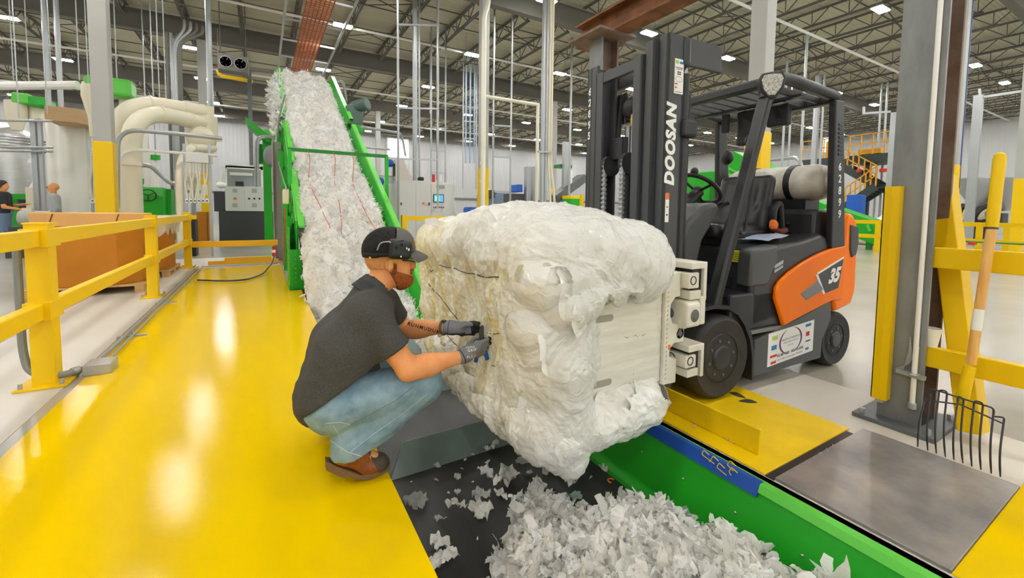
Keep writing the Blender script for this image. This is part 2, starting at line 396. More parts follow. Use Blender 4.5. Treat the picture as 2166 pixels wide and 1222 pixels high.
pit.box(PX0-0.1, PX0, PY0, PY1, -1.05, -0.12); pit.box(PX1, PX1+0.1, PY0, PY1, -1.05, -0.12); pit.box(PX0-0.1, PX1+0.1, PY0-0.1, PY0, -1.05, -0.12); pit.box(PX0-0.1, PX1+0.1, PY1, PY1+0.1, -1.05, -0.12)
structure(pit.build('floor_pit', CONC, smooth=0))
structure(MB().box(X0, X1, Y1, Y1+0.3, -0.1, ZC+0.3).build('wall_back', WALLM, smooth=0))
structure(MB().box(X1, X1+0.3, Y0, Y1, -0.1, ZC+0.3).build('wall_right', WALLY, smooth=0))
structure(MB().box(X0-0.3, X0, Y0, Y1, -0.1, ZC+0.3).build('wall_left', WALLY, smooth=0))
structure(MB().box(X0, X1, Y0-0.3, Y0, -0.1, ZC+0.3).build('wall_front', WALLM, smooth=0))
structure(MB().box(X0-0.3, X1+0.3, Y0-0.3, Y1+0.3, ZC, ZC+0.2).build('ceiling', DECK, smooth=0))
SKYL = mat('daylight_pane', (0.9, 0.95, 1), 0.3, emit=((0.86, 0.94, 1.0), 2.2))
def window(n, px0, py0, px1, py1):
    a, b = at(px0, py1, Y1-0.06), at(px1, py0, Y1-0.06); t = 0.12
    fr = MB(); 
    for x0, x1, z0, z1 in ((a.x-t, b.x+t, a.z-t, a.z), (a.x-t, b.x+t, b.z, b.z+t), (a.x-t, a.x, a.z, b.z), (b.x, b.x+t, a.z, b.z), ((a.x*0.35+b.x*0.65)-t/2, (a.x*0.35+b.x*0.65)+t/2, a.z, b.z)):
        fr.box(x0, x1, Y1-0.12, Y1, z0, z1)
    o = structure(fr.build('window_%d' % n, WHITE, smooth=0))
    structure(MB().box(a.x, b.x, Y1-0.06, Y1-0.04, a.z, b.z).build('window_pane', SKYL, o, smooth=0))
window(1, 821, 296, 862, 330); window(2, -70, 262, 25, 274)
a, b = at(1662, 345, Y1), at(1262, 452, Y1)
bm_ = MB().box(X0, X1, Y1-0.1, Y1, 2.3, 2.5); structure(bm_.build('trim_1', GIRD, smooth=0))
bm_ = MB()                                # daylight door openings at the far left
for k in range(2): bm_.box(X0, X0+0.03, 14+k*8, 18+k*8, 0.1, 3.4)
structure(bm_.build('window_3', SKYL, smooth=0))
bm_ = MB()                                # row of glowing panels added on the unseen wall behind, as fill light
for k in range(6): bm_.box(-12+k*6, -8.4+k*6, Y0, Y0+0.03, 0.2, 3.8)
structure(bm_.build('window_5', SKYL, smooth=0))

def seen(p, m=60):
    d = Vector(p)-CP; z = d.dot(CF)
    if z < 0.3: return False
    x, y = CXP+FPX*d.dot(CR)/z, CYP-FPX*d.dot(CU)/z
    return -m < x < 2166+m and -m < y < 1222+m
ROWS = [-4.8, 4.0, 12.8, 21.6, 30.4, 39.2]; PITCHX = 1.83
# roof girders
for k, y in enumerate(ROWS[1:]):
    g = MB().ibeam((X0, y, 8.32), (X1, y, 8.32), 0.26, 0.74, 0.025)
    lab = ['above the nearest column row', 'above the second column row', 'crossing behind the incline top', 'deep in the hall', 'close to the back wall'][k]
    tag(g.build('roof_girder', GIRD, smooth=0), 'dark grey steel roof girder %s' % lab, 'girder', 'roof girders', 'thing')
# open-web joists
jm = MB(); D = 8.72; yb, yt = 8.2, 8.76
for s in (-1, 1):
    jm.box(s*0.035-0.022, s*0.035+0.022, 0.1, D-0.1, yt-0.05, yt); jm.box(s*0.035-0.022, s*0.035+0.022, 0.75, D-0.75, yb, yb+0.05)
n = 14; yy = [0.3+(D-0.6)*i/n for i in range(n+1)]
for i in range(n):
    za, zb = (yt-0.03, yb+0.03) if i % 2 == 0 else (yb+0.03, yt-0.03)
    jm.bar((0, yy[i], za), (0, yy[i+1], zb), 0.028, 0.028)
    if i % 2 == 0: jm.bar((0, yy[i+1], yb+0.03), (0, yy[i+1], yt-0.03), 0.022, 0.022)
jm = jm.mesh('steel_joist'); jm.materials.append(JOIST)
for k in range(5):
    y = ROWS[k]
    for i in range(40):
        x = -15.2+i*PITCHX
        if x > X1-0.5: break
        if not any(seen((x, y+t*8.8, 8.4)) for t in (0.08, 0.3, 0.5, 0.7, 0.92)): continue
        o = bpy.data.objects.new('steel_joist', jm); COL.objects.link(o); o.location = (x, y+0.04, 0)
        tag(o, 'grey open web steel joist under the cream roof deck', 'joist', 'open web roof joists')
for k in range(5):
    y = ROWS[k]
    for t, z in ((0.3, 8.18), (0.3, 8.69), (0.68, 8.18), (0.68, 8.69)):
        if not any(seen((x, y+t*8.8, z)) for x in range(-14, 46, 4)): continue
        o = MB().bar((-15.5, y+t*8.8, z), (X1, y+t*8.8, z), 0.035, 0.035).build('bridging_rod', JOIST, smooth=0)
        tag(o, 'thin grey bridging rod running across the roof joists', 'rod', 'joist bridging rods')
    if k:
        o = MB().cyl((-16, y+4.6, 8.08), (X1, y+4.6, 8.08), 0.05, n=8).build('sprinkler_pipe', WHITE)
        tag(o, 'thin pale sprinkler pipe slung below the roof joists', 'pipe', 'sprinkler pipes')
        for t in (0.32, 0.66):
            for i in range(8):
                x = -15.2+PITCHX*(4+3*i)+0.08; x2 = x+PITCHX-0.16
                if not seen((x, y+t*8.8, 8.4), 0): continue
                o = MB().bar((x, y+t*8.8, 8.24), (x2, y+t*8.8, 8.68), 0.03, 0.03).bar((x2, y+t*8.8+0.03, 8.24), (x, y+t*8.8+0.03, 8.68), 0.03, 0.03)
                tag(o.build('cross_brace', JOIST, smooth=0), 'crossed pair of thin steel braces between the roof joists', 'brace', 'joist cross braces')
# building columns
def column(x, y, lab, s=0.3, ytop=2.62):
    t = thing('building_column', lab, 'column', (x, y, 0), 0, 'building columns'); t['kind'] = 'thing'
    MB().box(-s/2, s/2, -s/2, s/2, 0, 7.95).build('shaft', GREYP, t, smooth=0, bev=0.012, local=True)
    MB().box(-s/2-0.012, s/2+0.012, -s/2-0.012, s/2+0.012, 0.0, ytop).build('guard_sleeve', YEL, t, smooth=0, bev=0.012, local=True)
    return t
column(-2.93, 12.8-0.25, 'grey steel column with yellow sleeve behind the cardboard boxes')
column(6.25, 12.8-0.25, 'grey column with yellow sleeve beside the pale pipe frame', 0.26)
column(8.0, 4.6, 'wide grey column rising behind the overhead guard', 0.3, 2.75)
tcol = column(16.15, 4.0, 'grey column with yellow sleeve hidden behind the rusty steel post')
MB().box(0.153, 0.157, -0.158, -0.10, 2.62, 7.9).build('blue_film_strip', TAPE, tcol, smooth=0, local=True); MB().box(0.10, 0.157, -0.162, -0.158, 2.0, 7.9).build('blue_film_strip', TAPE, tcol, smooth=0, local=True)
column(23.65, 4.0, 'grey column with yellow sleeve by the wall machines')
column(15.6, 21.6, 'slim grey column far behind the white cabinet')
column(-2.0, 21.6, 'dark shaded column among the conduits beside the beige pipes', 0.28)
column(7.0, 30.4, 'grey column far behind the incline conveyor')
# high-bay lights
LAMP = mat('lamp_diffuser', (1, 1, 1), 0.4, emit=((1.0, 0.975, 0.94), LAMP_POWER))
lt = thing('ceiling_light', 'twin panel ceiling light glowing under the roof joists', 'ceiling light', (2.7, 17.1, 7.95), 0, 'high bay ceiling lights')
MB().box(-0.34, 0.34, -0.17, 0.17, 0.03, 0.09).build('housing', GALV, lt, smooth=0, local=True)
for s in (-1, 1):
    MB().box(s*0.165-0.135, s*0.165+0.135, -0.135, 0.135, 0.0, 0.03).build('diffuser', LAMP, lt, smooth=0, local=True)
    MB().box(s*0.3-0.008, s*0.3+0.008, -0.008, 0.008, 0.09, 0.9).build('hanger', GALV, lt, smooth=0, local=True)
LX = [-18.2, -13.0, -7.85, -2.6, 2.7, 8.0, 12.7, 17.6, 22.6, 27.6, 32.4, 36.9, 42.0]; LY = [-10.0, -4.8, 0.8, 6.3, 11.6, 17.2, 22.9, 28.0, 33.9, 38.6]
for x in LX:
    for y in LY:
        if (x, y) == (2.7, 17.2): continue
        clone(lt, (x, y, 7.95))
# orange mesh cable tray over the conveyor
p = onz(668, 40, 7.3); q = onz(638, 142, 7.3); x = p.x
t = thing('cable_tray', 'orange mesh cable tray hanging above the conveyor top', 'cable tray', (x, p.y, 7.3))
m = MB(); L0, L1 = p.y-4, q.y+1.5
for i in range(7): m.bar((x-0.36+0.12*i, L0, 7.3), (x-0.36+0.12*i, L1, 7.3), 0.03, 0.02)
y = L0
while y < L1: m.bar((x-0.38, y, 7.3), (x+0.38, y, 7.3), 0.05, 0.02); y += 0.16
m.build('tray_mesh', mat('tray_orange', srgb(186, 100, 50), 0.6), t, smooth=0)
for s in (-0.85, 1.0):
    MB().bar((x+s, L0, 7.55), (x+s, L1, 7.55), 0.07, 0.09).build('strut_rail', GALV, t, smooth=0)
for i in range(5):
    yy_ = L0+1.0+i*2.0; MB().bar((x-0.85, yy_, 7.5), (x+1.0, yy_, 7.5), 0.05, 0.06).build('cross_strut', GALV, t, smooth=0)
# twin-fan unit heater and yellow hoist arm
p = at(493, 133, 19.0)
t = thing('unit_heater', 'grey twin fan unit hung from the roof', 'heater', p)
MB().box(p.x-0.48, p.x+0.48, p.y, p.y+0.5, p.z-0.3, p.z+0.3).build('casing', GIRD, t, smooth=0, bev=0.03)
for s in (-0.23, 0.23):
    MB().lathe([(0.2, 0), (0.2, 0.06), (0.18, 0.06), (0.18, 0.0)], (p.x+s, p.y-0.03, p.z), (0, 1, 0)).build('fan_ring', GALV, t)
    f = MB()
    for k in range(5):
        a = k*2*PI/5; f.obox = None
        c, sn = math.cos(a), math.sin(a); f.add([(p.x+s, p.y-0.02, p.z), (p.x+s+0.16*math.cos(a-0.3), p.y-0.05, p.z+0.16*math.sin(a-0.3)), (p.x+s+0.17*math.cos(a+0.2), p.y-0.01, p.z+0.17*math.sin(a+0.2))], [(0, 1, 2)])
    f.build('fan_blades', BLK, t, smooth=0)
for s in (-0.4, 0.4): MB().bar((p.x+s, p.y+0.3, p.z+0.28), (p.x+s, p.y+0.3, 8.85), 0.03, 0.03).build('hanger_rod', JOIST, t, smooth=0)
p, q, r = at(461, 148, 20.5), at(466, 160, 20.5), at(535, 173, 20.5)
t = thing('jib_crane', 'slim jib with yellow arm on a grey mast beyond the incline', 'crane', (r.x, 20.5, 0))
MB().bar(q, r, 0.12, 0.12).build('arm', YEL, t, smooth=0); MB().bar(p, q, 0.12, 0.14).build('arm_tip', YEL, t, smooth=0)
e = at(527, 143, 20.5); MB().bar((e.x, 20.5, 0), (e.x, 20.5, e.z), 0.14, 0.14).build('mast', STEEL, t, smooth=0)
MB().bar(at(530, 146, 20.5), at(580, 152, 20.5), 0.12, 0.14).build('tie_beam', GIRD, t, smooth=0)
MB().cyl(at(460, 60, 20.5), p, 0.014, n=6).build('hoist_line', GALV, t)
# ------------------------------------------------------------------ platform, plates, pit conveyor
o = MB(); o.prism([(-1.14, -3.0), (0.487, -3.0), (0.487, 7.12), (0.33, 7.12), (0.33, 10.5), (-1.12, 10.5)], 'z', 0.0, 0.008)
tag(o.build('walkway_plate', YELF, smooth=0), 'long glossy yellow floor plate the crouching man is on', 'floor plate')
o = MB().box(2.047, 3.15, -3.0, 0.428, 0.0035, 0.009)
tag(o.build('walkway_plate', YELF, smooth=0), 'yellow floor plate beyond the bare steel sheet', 'floor plate')
o = MB(); o.box(2.047, 2.98, 0.43, 1.022, 0.003, 0.018)
tag(o.build('steel_sheet', STEELP, smooth=0, bev=0.003), 'bare dark steel sheet lying on the floor beside the pit', 'steel sheet')
tag(MB().box(2.04, 2.88, 1.0235, 1.0635, 0.0035, 0.006).build('gap_shade_strip', BLK, smooth=0), 'black strip standing in for the shade between loading plate and steel sheet', 'shade strip')  # shade of the open gap, put in as a thin black box
t = thing('dock_plate', 'yellow loading plate with an upright wheel stop under the truck wheel', 'dock plate', (2.5, 1.07, 0))
MB().box(2.04, 2.915, 1.065, 6.3, 0.0035, 0.014).build('plate', YELD, t, smooth=0, bev=0.004)
MB().box(2.165, 2.18, 1.165, 6.0, 0.014, 0.15).build('wheel_stop', YELD, t, smooth=0, bev=0.003)
m = MB()                                   # black rubber scuffs left by the tyre
for (a, b, c, s) in ((1560, 830, 36, 1), (1582, 848, 40, -1)):
    pts = []
    for i in range(9):
        u = i/8; wd = 7*math.sin(PI*u)+1
        for k in (-1, 1): pts.append(onz(a-c/2+c*u, b+0.12*c*u*s+8*u*u+k*wd*0.5, 0.0152))
    m.grid(pts, 9, 2)
m.build('tyre_scuff', RUB, t, smooth=0)
o = MB(); o.prism([(1.929, -0.050), (1.937, -0.053), (1.962, 0.0045), (1.985, 0.0045), (1.985, 0.008), (1.955, 0.008)], 'y', 1.04, 1.80)
tag(o.build('edge_tape', TAPE, smooth=0), 'strip of blue tape along the top edge of the green pit wall', 'tape')

BZ, YB, SL = -0.35, 5.75, 0.598
def belt(y): return BZ if y < YB else BZ+SL*(y-YB)
def wtop(y): return 0.0 if y < 5.62 else SL*(y-5.62)
YEND = 14.6
t = thing('incline_conveyor', 'green walled belt conveyor running through the pit and up a steep incline', 'conveyor', (1.2, 5.6, 0))
b = MB(); ys = list(np.linspace(-1.6, YB, 12))+list(np.linspace(YB, YEND, 16))[1:]
b.grid([(x, y, belt(y)) for y in ys for x in (0.36 if y < 5.7 else 0.50, 1.82)], len(ys), 2); b.grid([(x, y, belt(y)-0.03) for y in ys for x in (0.36 if y < 5.7 else 0.50, 1.82)], len(ys), 2)
b.build('belt', CONVB, t, smooth=0)
def wall(prof, ys, top):                   # sweep a cross profile (x, dz) along the conveyor
    return [(x, y, top(y)+dz) for y in ys for x, dz in prof], len(ys), len(prof)
ysw = [-1.6, 0.5, 2, 4, 5.62, 7.5, 9.5, 11.2]
b = MB(); g = wall([(1.79, -0.36), (1.80, -0.33), (1.865, -0.31), (1.955, -0.02)], ysw, wtop); b.grid(*g)
g = wall([(1.80, -0.37), (1.82, -0.33), (1.885, -0.32), (1.975, -0.02)], ysw, wtop); b.grid(*g)
b.build('trough_wall', GRN, t, smooth=0)
b = MB(); g = wall([(1.94, -0.03), (1.955, 0.003), (2.035, 0.003), (2.035, -0.03), (1.955, -0.03)], ysw, wtop); b.grid(*g); b.build('wall_flange', GRL, t, smooth=0)
b = MB(); g = wall([(1.845, -0.31), (1.855, -0.30), (1.875, -0.285), (1.9, -0.25)], [-1.6, 5.6], lambda y: 0.0)
for y0, y1 in ((11.5, YEND),):             # upper wall piece, past the motor gap
    ysu = [y0, y1]; b2 = MB(); g = wall([(1.80, -0.36), (1.955, 0.0), (2.035, 0.0), (2.035, -0.05), (1.985, -0.05), (1.985, -0.36)], ysu, wtop); b2.grid(*g); b2.build('upper_wall', GRN, t, smooth=0)
    b2 = MB(); g = wall([(1.94, 0.004), (2.04, 0.004), (2.04, -0.04)], ysu, wtop); b2.grid(*g); b2.build('wall_flange', GRL, t, smooth=0)
for k in range(9):
    y = 0.25+0.29*k; z = -0.165; x = 1.865+(0.31-0.165)/0.29*0.09
    MB().sph((x-0.004, y, z), 0.008, n=8, m=6).build('bolt', CHROME, t)
# near-side panel of the incline
def lp(segs, x0, x1, dz0, dz1):
    b = MB()
    for y0, y1 in segs:
        g = [(x, y, wtop(y)+dz) for y in (y0, y1) for x, dz in ((x0, dz0), (x1, dz0), (x1, dz1), (x0, dz1))]
        b.add(g, [(0, 1, 2, 3), (7, 6, 5, 4), (0, 4, 5, 1), (1, 5, 6, 2), (2, 6, 7, 3), (3, 7, 4, 0)])
    return b
lp([(7.25, 9.0), (9.25, 11.0), (11.4, YEND)], 0.455, 0.47, -0.75, 0.0).build('side_panel', GRN, t, smooth=0)
lp([(7.25, 8.9), (9.25, 11.0), (11.4, YEND)], 0.44, 0.56, -0.03, 0.0).build('panel_flange', GRL, t, smooth=0)
lp([(7.4, YEND)], 0.34, 0.455, -0.80, -0.74).build('lower_flange', GRN, t, smooth=0)
for k in range(9):
    y = 7.55+k*0.8; MB().bar((0.40, y, wtop(y)-0.03), (0.40, y+0.42, wtop(y+0.42)-0.76), 0.12, 0.012, (1, 0, 0)).build('stiffener', GRD if k % 2 else GRN, t, smooth=0)
b = MB(); b.box(0.335, 0.35, 7.2, 7.75, 0, 0.95); b.box(0.335, 0.53, 7.18, 7.2, 0, 0.62); b.box(0.335, 0.46, 7.74, 7.76, 0, 1.0); b.box(0.43, 0.445, 7.2, 8.0, 0, 1.05)
b.build('end_frame', GRN, t, smooth=0, bev=0.003)
b = MB()
for i in range(8): b.sph((0.42, 7.176, 0.05+i*0.07), 0.008, n=6, m=4); b.sph((0.50, 7.176, 0.05+i*0.07), 0.008, n=6, m=4); b.sph((0.333, 7.26, 0.05+i*0.1), 0.008, n=6, m=4); b.sph((0.333, 7.66, 0.05+i*0.1), 0.008, n=6, m=4)
b.build('bolt_row', CHROME, t)
for x in (0.42, 2.05):
    for y in (9.6, 12.6):
        MB().box(x-0.07, x+0.07, y-0.07, y+0.07, 0, wtop(y)-0.7).build('support_leg', GRN, t, smooth=0)
# flights across the belt
def flight(y, x0, x1, h, nm='flight'):
    b = MB(); z = belt(y); s = 0.598/1.165 if y > YB else 0; c = 1/1.165 if y > YB else 1
    P = lambda dy, dz: (y+dy*c-dz*s, z+dy*s+dz*c)
    q = [P(-0.04, 0), P(0.07, h), P(0.082, h-0.006), P(-0.02, 0.0)]
    xs = ((x0, x0+0.10), (x1, x1-0.02)); v = []
    for a, bb in xs: v += [(a, *q[0]), (bb, *q[1]), (bb, *q[2]), (a, *q[3])]
    b.add(v, [(0, 1, 2, 3), (7, 6, 5, 4), (0, 4, 5, 1), (1, 5, 6, 2), (2, 6, 7, 3), (3, 7, 4, 0)])
    return b.build(nm, FLIGHT, t, smooth=0, bev=0.002)
for y in (1.22, 2.47, 3.5, 4.53): flight(y, 0.62 if y > 2 else 0.72, 1.80, 0.155)
# portal frame over the incline with pull cords
yF, zF = 8.45, 2.27
b = MB(); b.bar((0.40, yF, zF), (2.13, yF, zF), 0.05, 0.06); b.build('portal_beam', GRD, t, smooth=0)
MB().bar((2.11, yF, zF), (2.11, yF, 0.6), 0.06, 0.06).build('portal_post', GRN, t, smooth=0); MB().bar((0.43, yF, zF), (0.43, yF, 1.55), 0.06, 0.06).build('portal_post', GRN, t, smooth=0)
# gear motor on the far side, small fittings on the near side
p = atx(744, 232, 2.12)
b = MB().lathe([(0.0, -0.02), (0.15, -0.02), (0.17, 0.05), (0.17, 0.42), (0.15, 0.44), (0, 0.44)], (p.x+0.05, p.y, p.z+0.05), (0.6, -0.6, 0.2)); b.cbox((p.x+0.05, p.y, p.z-0.16), 0.4, 0.4, 0.5); b.build('gear_motor', mat('motor_grey_green', srgb(76, 98, 92), 0.4), t, bev=0.02)
b = MB(); 
for k in range(3): b.lathe([(0.09, 0), (0.11, 0.015), (0.09, 0.03)], (p.x+0.28, p.y-0.2, p.z+0.12), (0.6, -0.6, 0.2+0.01*k))
b.build('motor_cap', GALV, t)
MB().cbox((p.x+0.02, p.y-0.1, p.z-0.52), 0.5, 0.5, 0.16).build('motor_bracket', GRN, t, smooth=0)
q = atx(605, 416, 0.36); MB().cbox((0.36, q.y, q.z), 0.10, 0.22, 0.26).build('sensor_box', mat('cream_plastic', srgb(232, 224, 190), 0.5), t, bev=0.02)
MB().tube(bend([atx(603, 200, 0.33), atx(590, 250, 0.33), atx(585, 330, 0.33), atx(606, 400, 0.36)], 0.3), 0.014, 6).build('cable', GALV, t)
MB().tube(bend([atx(604, 440, 0.34), atx(602, 500, 0.32), atx(600, 560, 0.31)], 0.2), 0.012, 6).build('pull_cord', CORD, t)
# bits still running past the conveyor: galvanised hand pipes at the far side
b = MB(); b.tube(bend([atx(765, 268, 2.15), at(850, 282, 13.5), at(858, 330, 13.5)], 0.4), 0.035, 8); b.build('hand_pipe', GALV, t)
MB().tube(bend([atx(765, 311, 2.15), at(824, 316, 13.5)], 0.1), 0.03, 8).build('hand_pipe', GALV, t)
MB().tube(bend([atx(708, 172, 2.1), atx(726, 172, 2.25), atx(733, 214, 2.25)], 0.2), 0.04, 8).build('hand_pipe', GALV, t)

# grey steel post beside the incline
xq = at(590, 500, 11.0).x; o = MB(); o.ibeam((xq, 11.2, 0), (xq, 11.2, 2.75), 0.22, 0.2, 0.02, (1, 0, 0)); o.box(xq-0.14, xq+0.14, 11.0, 11.4, 0, 0.03)
tag(o.build('steel_post', mat('post_grey', srgb(158, 156, 150), 0.6), smooth=0), 'grey steel post standing close beside the incline conveyor', 'post')

# ------------------------------------------------------------------ yellow guard rails
def post(t, x, y, h=1.12, s=0.12, plate=True):
    o = MB().box(x-s/2, x+s/2, y-s/2, y+s/2, 0.012, h).build('post', YEL, t, smooth=0, bev=0.006)
    if plate:
        b = MB(); b.box(x-0.13, x+0.13, y-0.13, y+0.13, 0.003, 0.02); b.build('base_plate', YEL, o, smooth=0, bev=0.004)
        for sx in (-1, 1):
            for sy in (-1, 1): MB().cyl((x+sx*0.10, y+sy*0.10, 0.02), (x+sx*0.10, y+sy*0.10, 0.055), 0.012, n=8).build('anchor_bolt', GALV, o)
    MB().box(x-s/2-0.004, x+s/2+0.004, y-s/2-0.004, y+s/2+0.004, h-0.004, h+0.008).build('post_cap', YEL, o, smooth=0)
    return o
XR = -1.315
t = thing('guard_rail', 'long yellow two rail guard along the pale floor strip', 'guard rail', (XR, 4.13, 0))
for y in (0.6, 4.13, 7.48, 10.69): post(t, XR, y)
for z in (1.025, 0.53):
    MB().box(XR-0.035, XR+0.035, -0.8, 10.8, z-0.055, z+0.055).build('rail', YEL, t, smooth=0, bev=0.006)
    for y in (4.13, 7.48, 10.69): MB().box(XR-0.068, XR+0.068, y-0.11, y+0.11, z-0.062, z+0.062).build('rail_bracket', YEL, t, smooth=0, bev=0.004)
MB().box(XR+0.06, XR+0.16, 10.65, 10.73, 0.99, 1.07).build('rail_stub', YEL, t, smooth=0, bev=0.006)
MB().box(XR+0.06, 0.28, 10.66, 10.72, 0.42, 0.54).build('cross_rail', mat('amber_paint', srgb(243, 184, 6), 0.45), t, smooth=0, bev=0.006)
o = MB(); o.box(-1.02, 0.30, 10.98, 11.02, 0.003, 0.09); o.box(-0.72, 0.16, 10.92, 10.98, 0.003, 0.16); tag(o.build('floor_curb', MATS['amber_paint'], smooth=0, bev=0.004), 'low yellow steel kerb along the end of the walkway plate', 'kerb')

# conduits on the floor strip
t = thing('floor_conduit', 'galvanised conduit run with junction box along the walkway edge', 'conduit', (-1.08, 4.2, 0))
for dx, r in ((0, 0.014), (0.06, 0.010)):
    MB().cyl((-1.09+dx-0.04, 4.36, 0.035), (-1.06+dx-0.08, 10.62, 0.035), r, n=8).build('conduit_pipe', GALV, t)
MB().cyl((-1.10, 10.66, 0.03), (0.28, 10.66, 0.03), 0.016, n=8).build('conduit_pipe', GALV, t)
MB().box(-1.15, -0.99, 4.16, 4.34, 0.006, 0.085).build('junction_box', GALV, t, smooth=0, bev=0.006)
for y in (5.25, 6.9, 8.4):
    b = MB(); b.box(-1.20, -0.98, y-0.02, y+0.02, 0.006, 0.022); b.cyl((-1.09, y, 0.02), (-1.09, y, 0.075), 0.008, n=6); b.build('strut_clamp', GALV, t, smooth=0)
pts = [(XR-0.11, 4.12, 1.0), (XR-0.11, 4.12, 0.26), (XR-0.08, 4.1, 0.10), (-1.26, 4.1, 0.055), (-1.15, 4.24, 0.045)]
MB().tube(bend(pts, 0.22, 8), 0.022, 10).build('flexible_conduit', CABLE, t)
MB().lathe([(0.026, 0), (0.03, 0.01), (0.03, 0.045), (0.024, 0.05)], (-1.21, 4.18, 0.05), (1, 0.9, 0)).build('conduit_fitting', GALV, t)
p0, p1 = onz(418, 592, 0.03), at(580, 540, 10.55)
t = thing('safety_cable', 'dark cable sagging across the walkway end to a red plug', 'cable', p0)
pts = [p0, onz(470, 594, 0.03), onz(520, 592, 0.03), onz(556, 580, 0.03), at(576, 556, 10.2), at(580, 541, 10.5)]
MB().tube(bend(pts, 0.5), 0.013, 8).build('cord', HOSE, t)
q = at(579, 531, 10.5); b = MB().cyl(q-Vector((0, 0, 0.11)), q+Vector((0, 0, 0.11)), 0.035, n=10); b.build('plug', RED, t)
MB().cyl(q-Vector((0, 0, 0.03)), q+Vector((0, 0, 0.03)), 0.037, n=10).build('plug_band', WHITE, t); MB().cyl(q-Vector((0, 0, 0.17)), q-Vector((0, 0, 0.11)), 0.03, n=10).build('plug_end', WHITE, t)

# ------------------------------------------------------------------ cardboard boxes on pallets
def octo(x0, x1, y0, y1, c): return [(x0+c, y0), (x1-c, y0), (x1, y0+c), (x1, y1-c), (x1-c, y1), (x0+c, y1), (x0, y1-c), (x0, y0+c)]
def pallet(x0, x1, y0, y1, lab):
    t = thing('pallet', lab, 'pallet', ((x0+x1)/2, (y0+y1)/2, 0), 0, 'pallets under the boxes')
    for i in range(6):
        y = y0+(y1-y0-0.1)*i/5; MB().box(x0, x1, y, y+0.1, 0.105, 0.125).build('deck_board', WOOD, t, smooth=0)
    for i in range(3):
        x = x0+(x1-x0-0.1)*i/2
        MB().box(x, x+0.1, y0, y1, 0.085, 0.105).build('stringer', WOOD, t, smooth=0)
        for j in range(3): y = y0+(y1-y0-0.14)*j/2; MB().box(x, x+0.1, y, y+0.14, 0.02, 0.085).build('block', WOOD, t, smooth=0)
        MB().box(x, x+0.1, y0, y1, 0.003, 0.02).build('base_board', WOOD, t, smooth=0)
pallet(-2.76, -1.50, 7.92, 9.05, 'wooden pallet under the closed cardboard bin'); pallet(-2.70, -1.44, 9.45, 10.65, 'wooden pallet under the open cardboard bin')
t = thing('cardboard_bin', 'large lidded octagonal cardboard bin behind the yellow rails', 'cardboard box', (-2.1, 8.45, 0.125), 0, 'cardboard bins')
MB().prism(octo(-2.68, -1.55, 7.98, 8.98, 0.24), 'z', 0.126, 1.02).build('bin_wall', CARD, t, smooth=0, bev=0.01)
MB().prism(octo(-2.71, -1.52, 7.95, 9.01, 0.25), 'z', 0.96, 1.14).build('lid', CARDL, t, smooth=0, bev=0.008)
b = MB()
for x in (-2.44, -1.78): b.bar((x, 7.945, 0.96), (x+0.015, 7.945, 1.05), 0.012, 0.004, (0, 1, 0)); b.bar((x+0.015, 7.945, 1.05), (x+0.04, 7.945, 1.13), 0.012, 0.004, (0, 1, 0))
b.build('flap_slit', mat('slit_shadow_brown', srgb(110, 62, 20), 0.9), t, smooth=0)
t = thing('cardboard_bin', 'open cardboard bin with a torn plastic liner hanging out', 'cardboard box', (-2.05, 10.0, 0.125), 0, 'cardboard bins')
b = MB(); P = octo(-2.64, -1.47, 9.5, 10.6, 0.24); Q = octo(-2.62, -1.49, 9.52, 10.58, 0.235)
b.add([(x, y, 0.126) for x, y in P]+[(x, y, 1.06) for x, y in P]+[(x, y, 0.126) for x, y in Q]+[(x, y, 1.06) for x, y in Q], [(i, (i+1) % 8, (i+1) % 8+8, i+8) for i in range(8)]+[(i+16, i+24, (i+1) % 8+24, (i+1) % 8+16) for i in range(8)]+[(i+8, (i+1) % 8+8, (i+1) % 8+24, i+24) for i in range(8)]+[tuple(range(16, 24))])
b.build('bin_wall', CARD, t, smooth=0)
def liner(path, drop, z, nm, parent, m=None):
    pts = []; n = len(path)
    for i, (x, y) in enumerate(path):
        d = drop*(0.45+0.55*abs(math.sin(i*1.9)))
        for j in range(7):
            u = j/6; k = mnoise.noise((x*9, y*9, u*4))*0.035
            pts.append((x+0.03+0.05*math.sin(u*2.6)+k, y-0.03-0.04*math.sin(u*2.6)+k, z+0.03*(1-u)-d*u*u))
    return MB().grid(pts, n, 7).build(nm, m or FILMC, parent, smooth=PI)
liner([(-1.47-0.24+0.02*i, 9.5+0.02*i) for i in range(12)]+[(-1.47, 9.76+0.06*i) for i in range(13)], 0.34, 1.06, 'liner', t)
t2 = thing('plastic_liner', 'crumpled clear liner spilling between the two cardboard bins', 'plastic film', (-1.7, 9.2, 0.9))
liner([(-2.2+0.055*i, 9.18+0.03*math.sin(i)) for i in range(14)], 0.3, 1.0, 'film_sheet', t2)

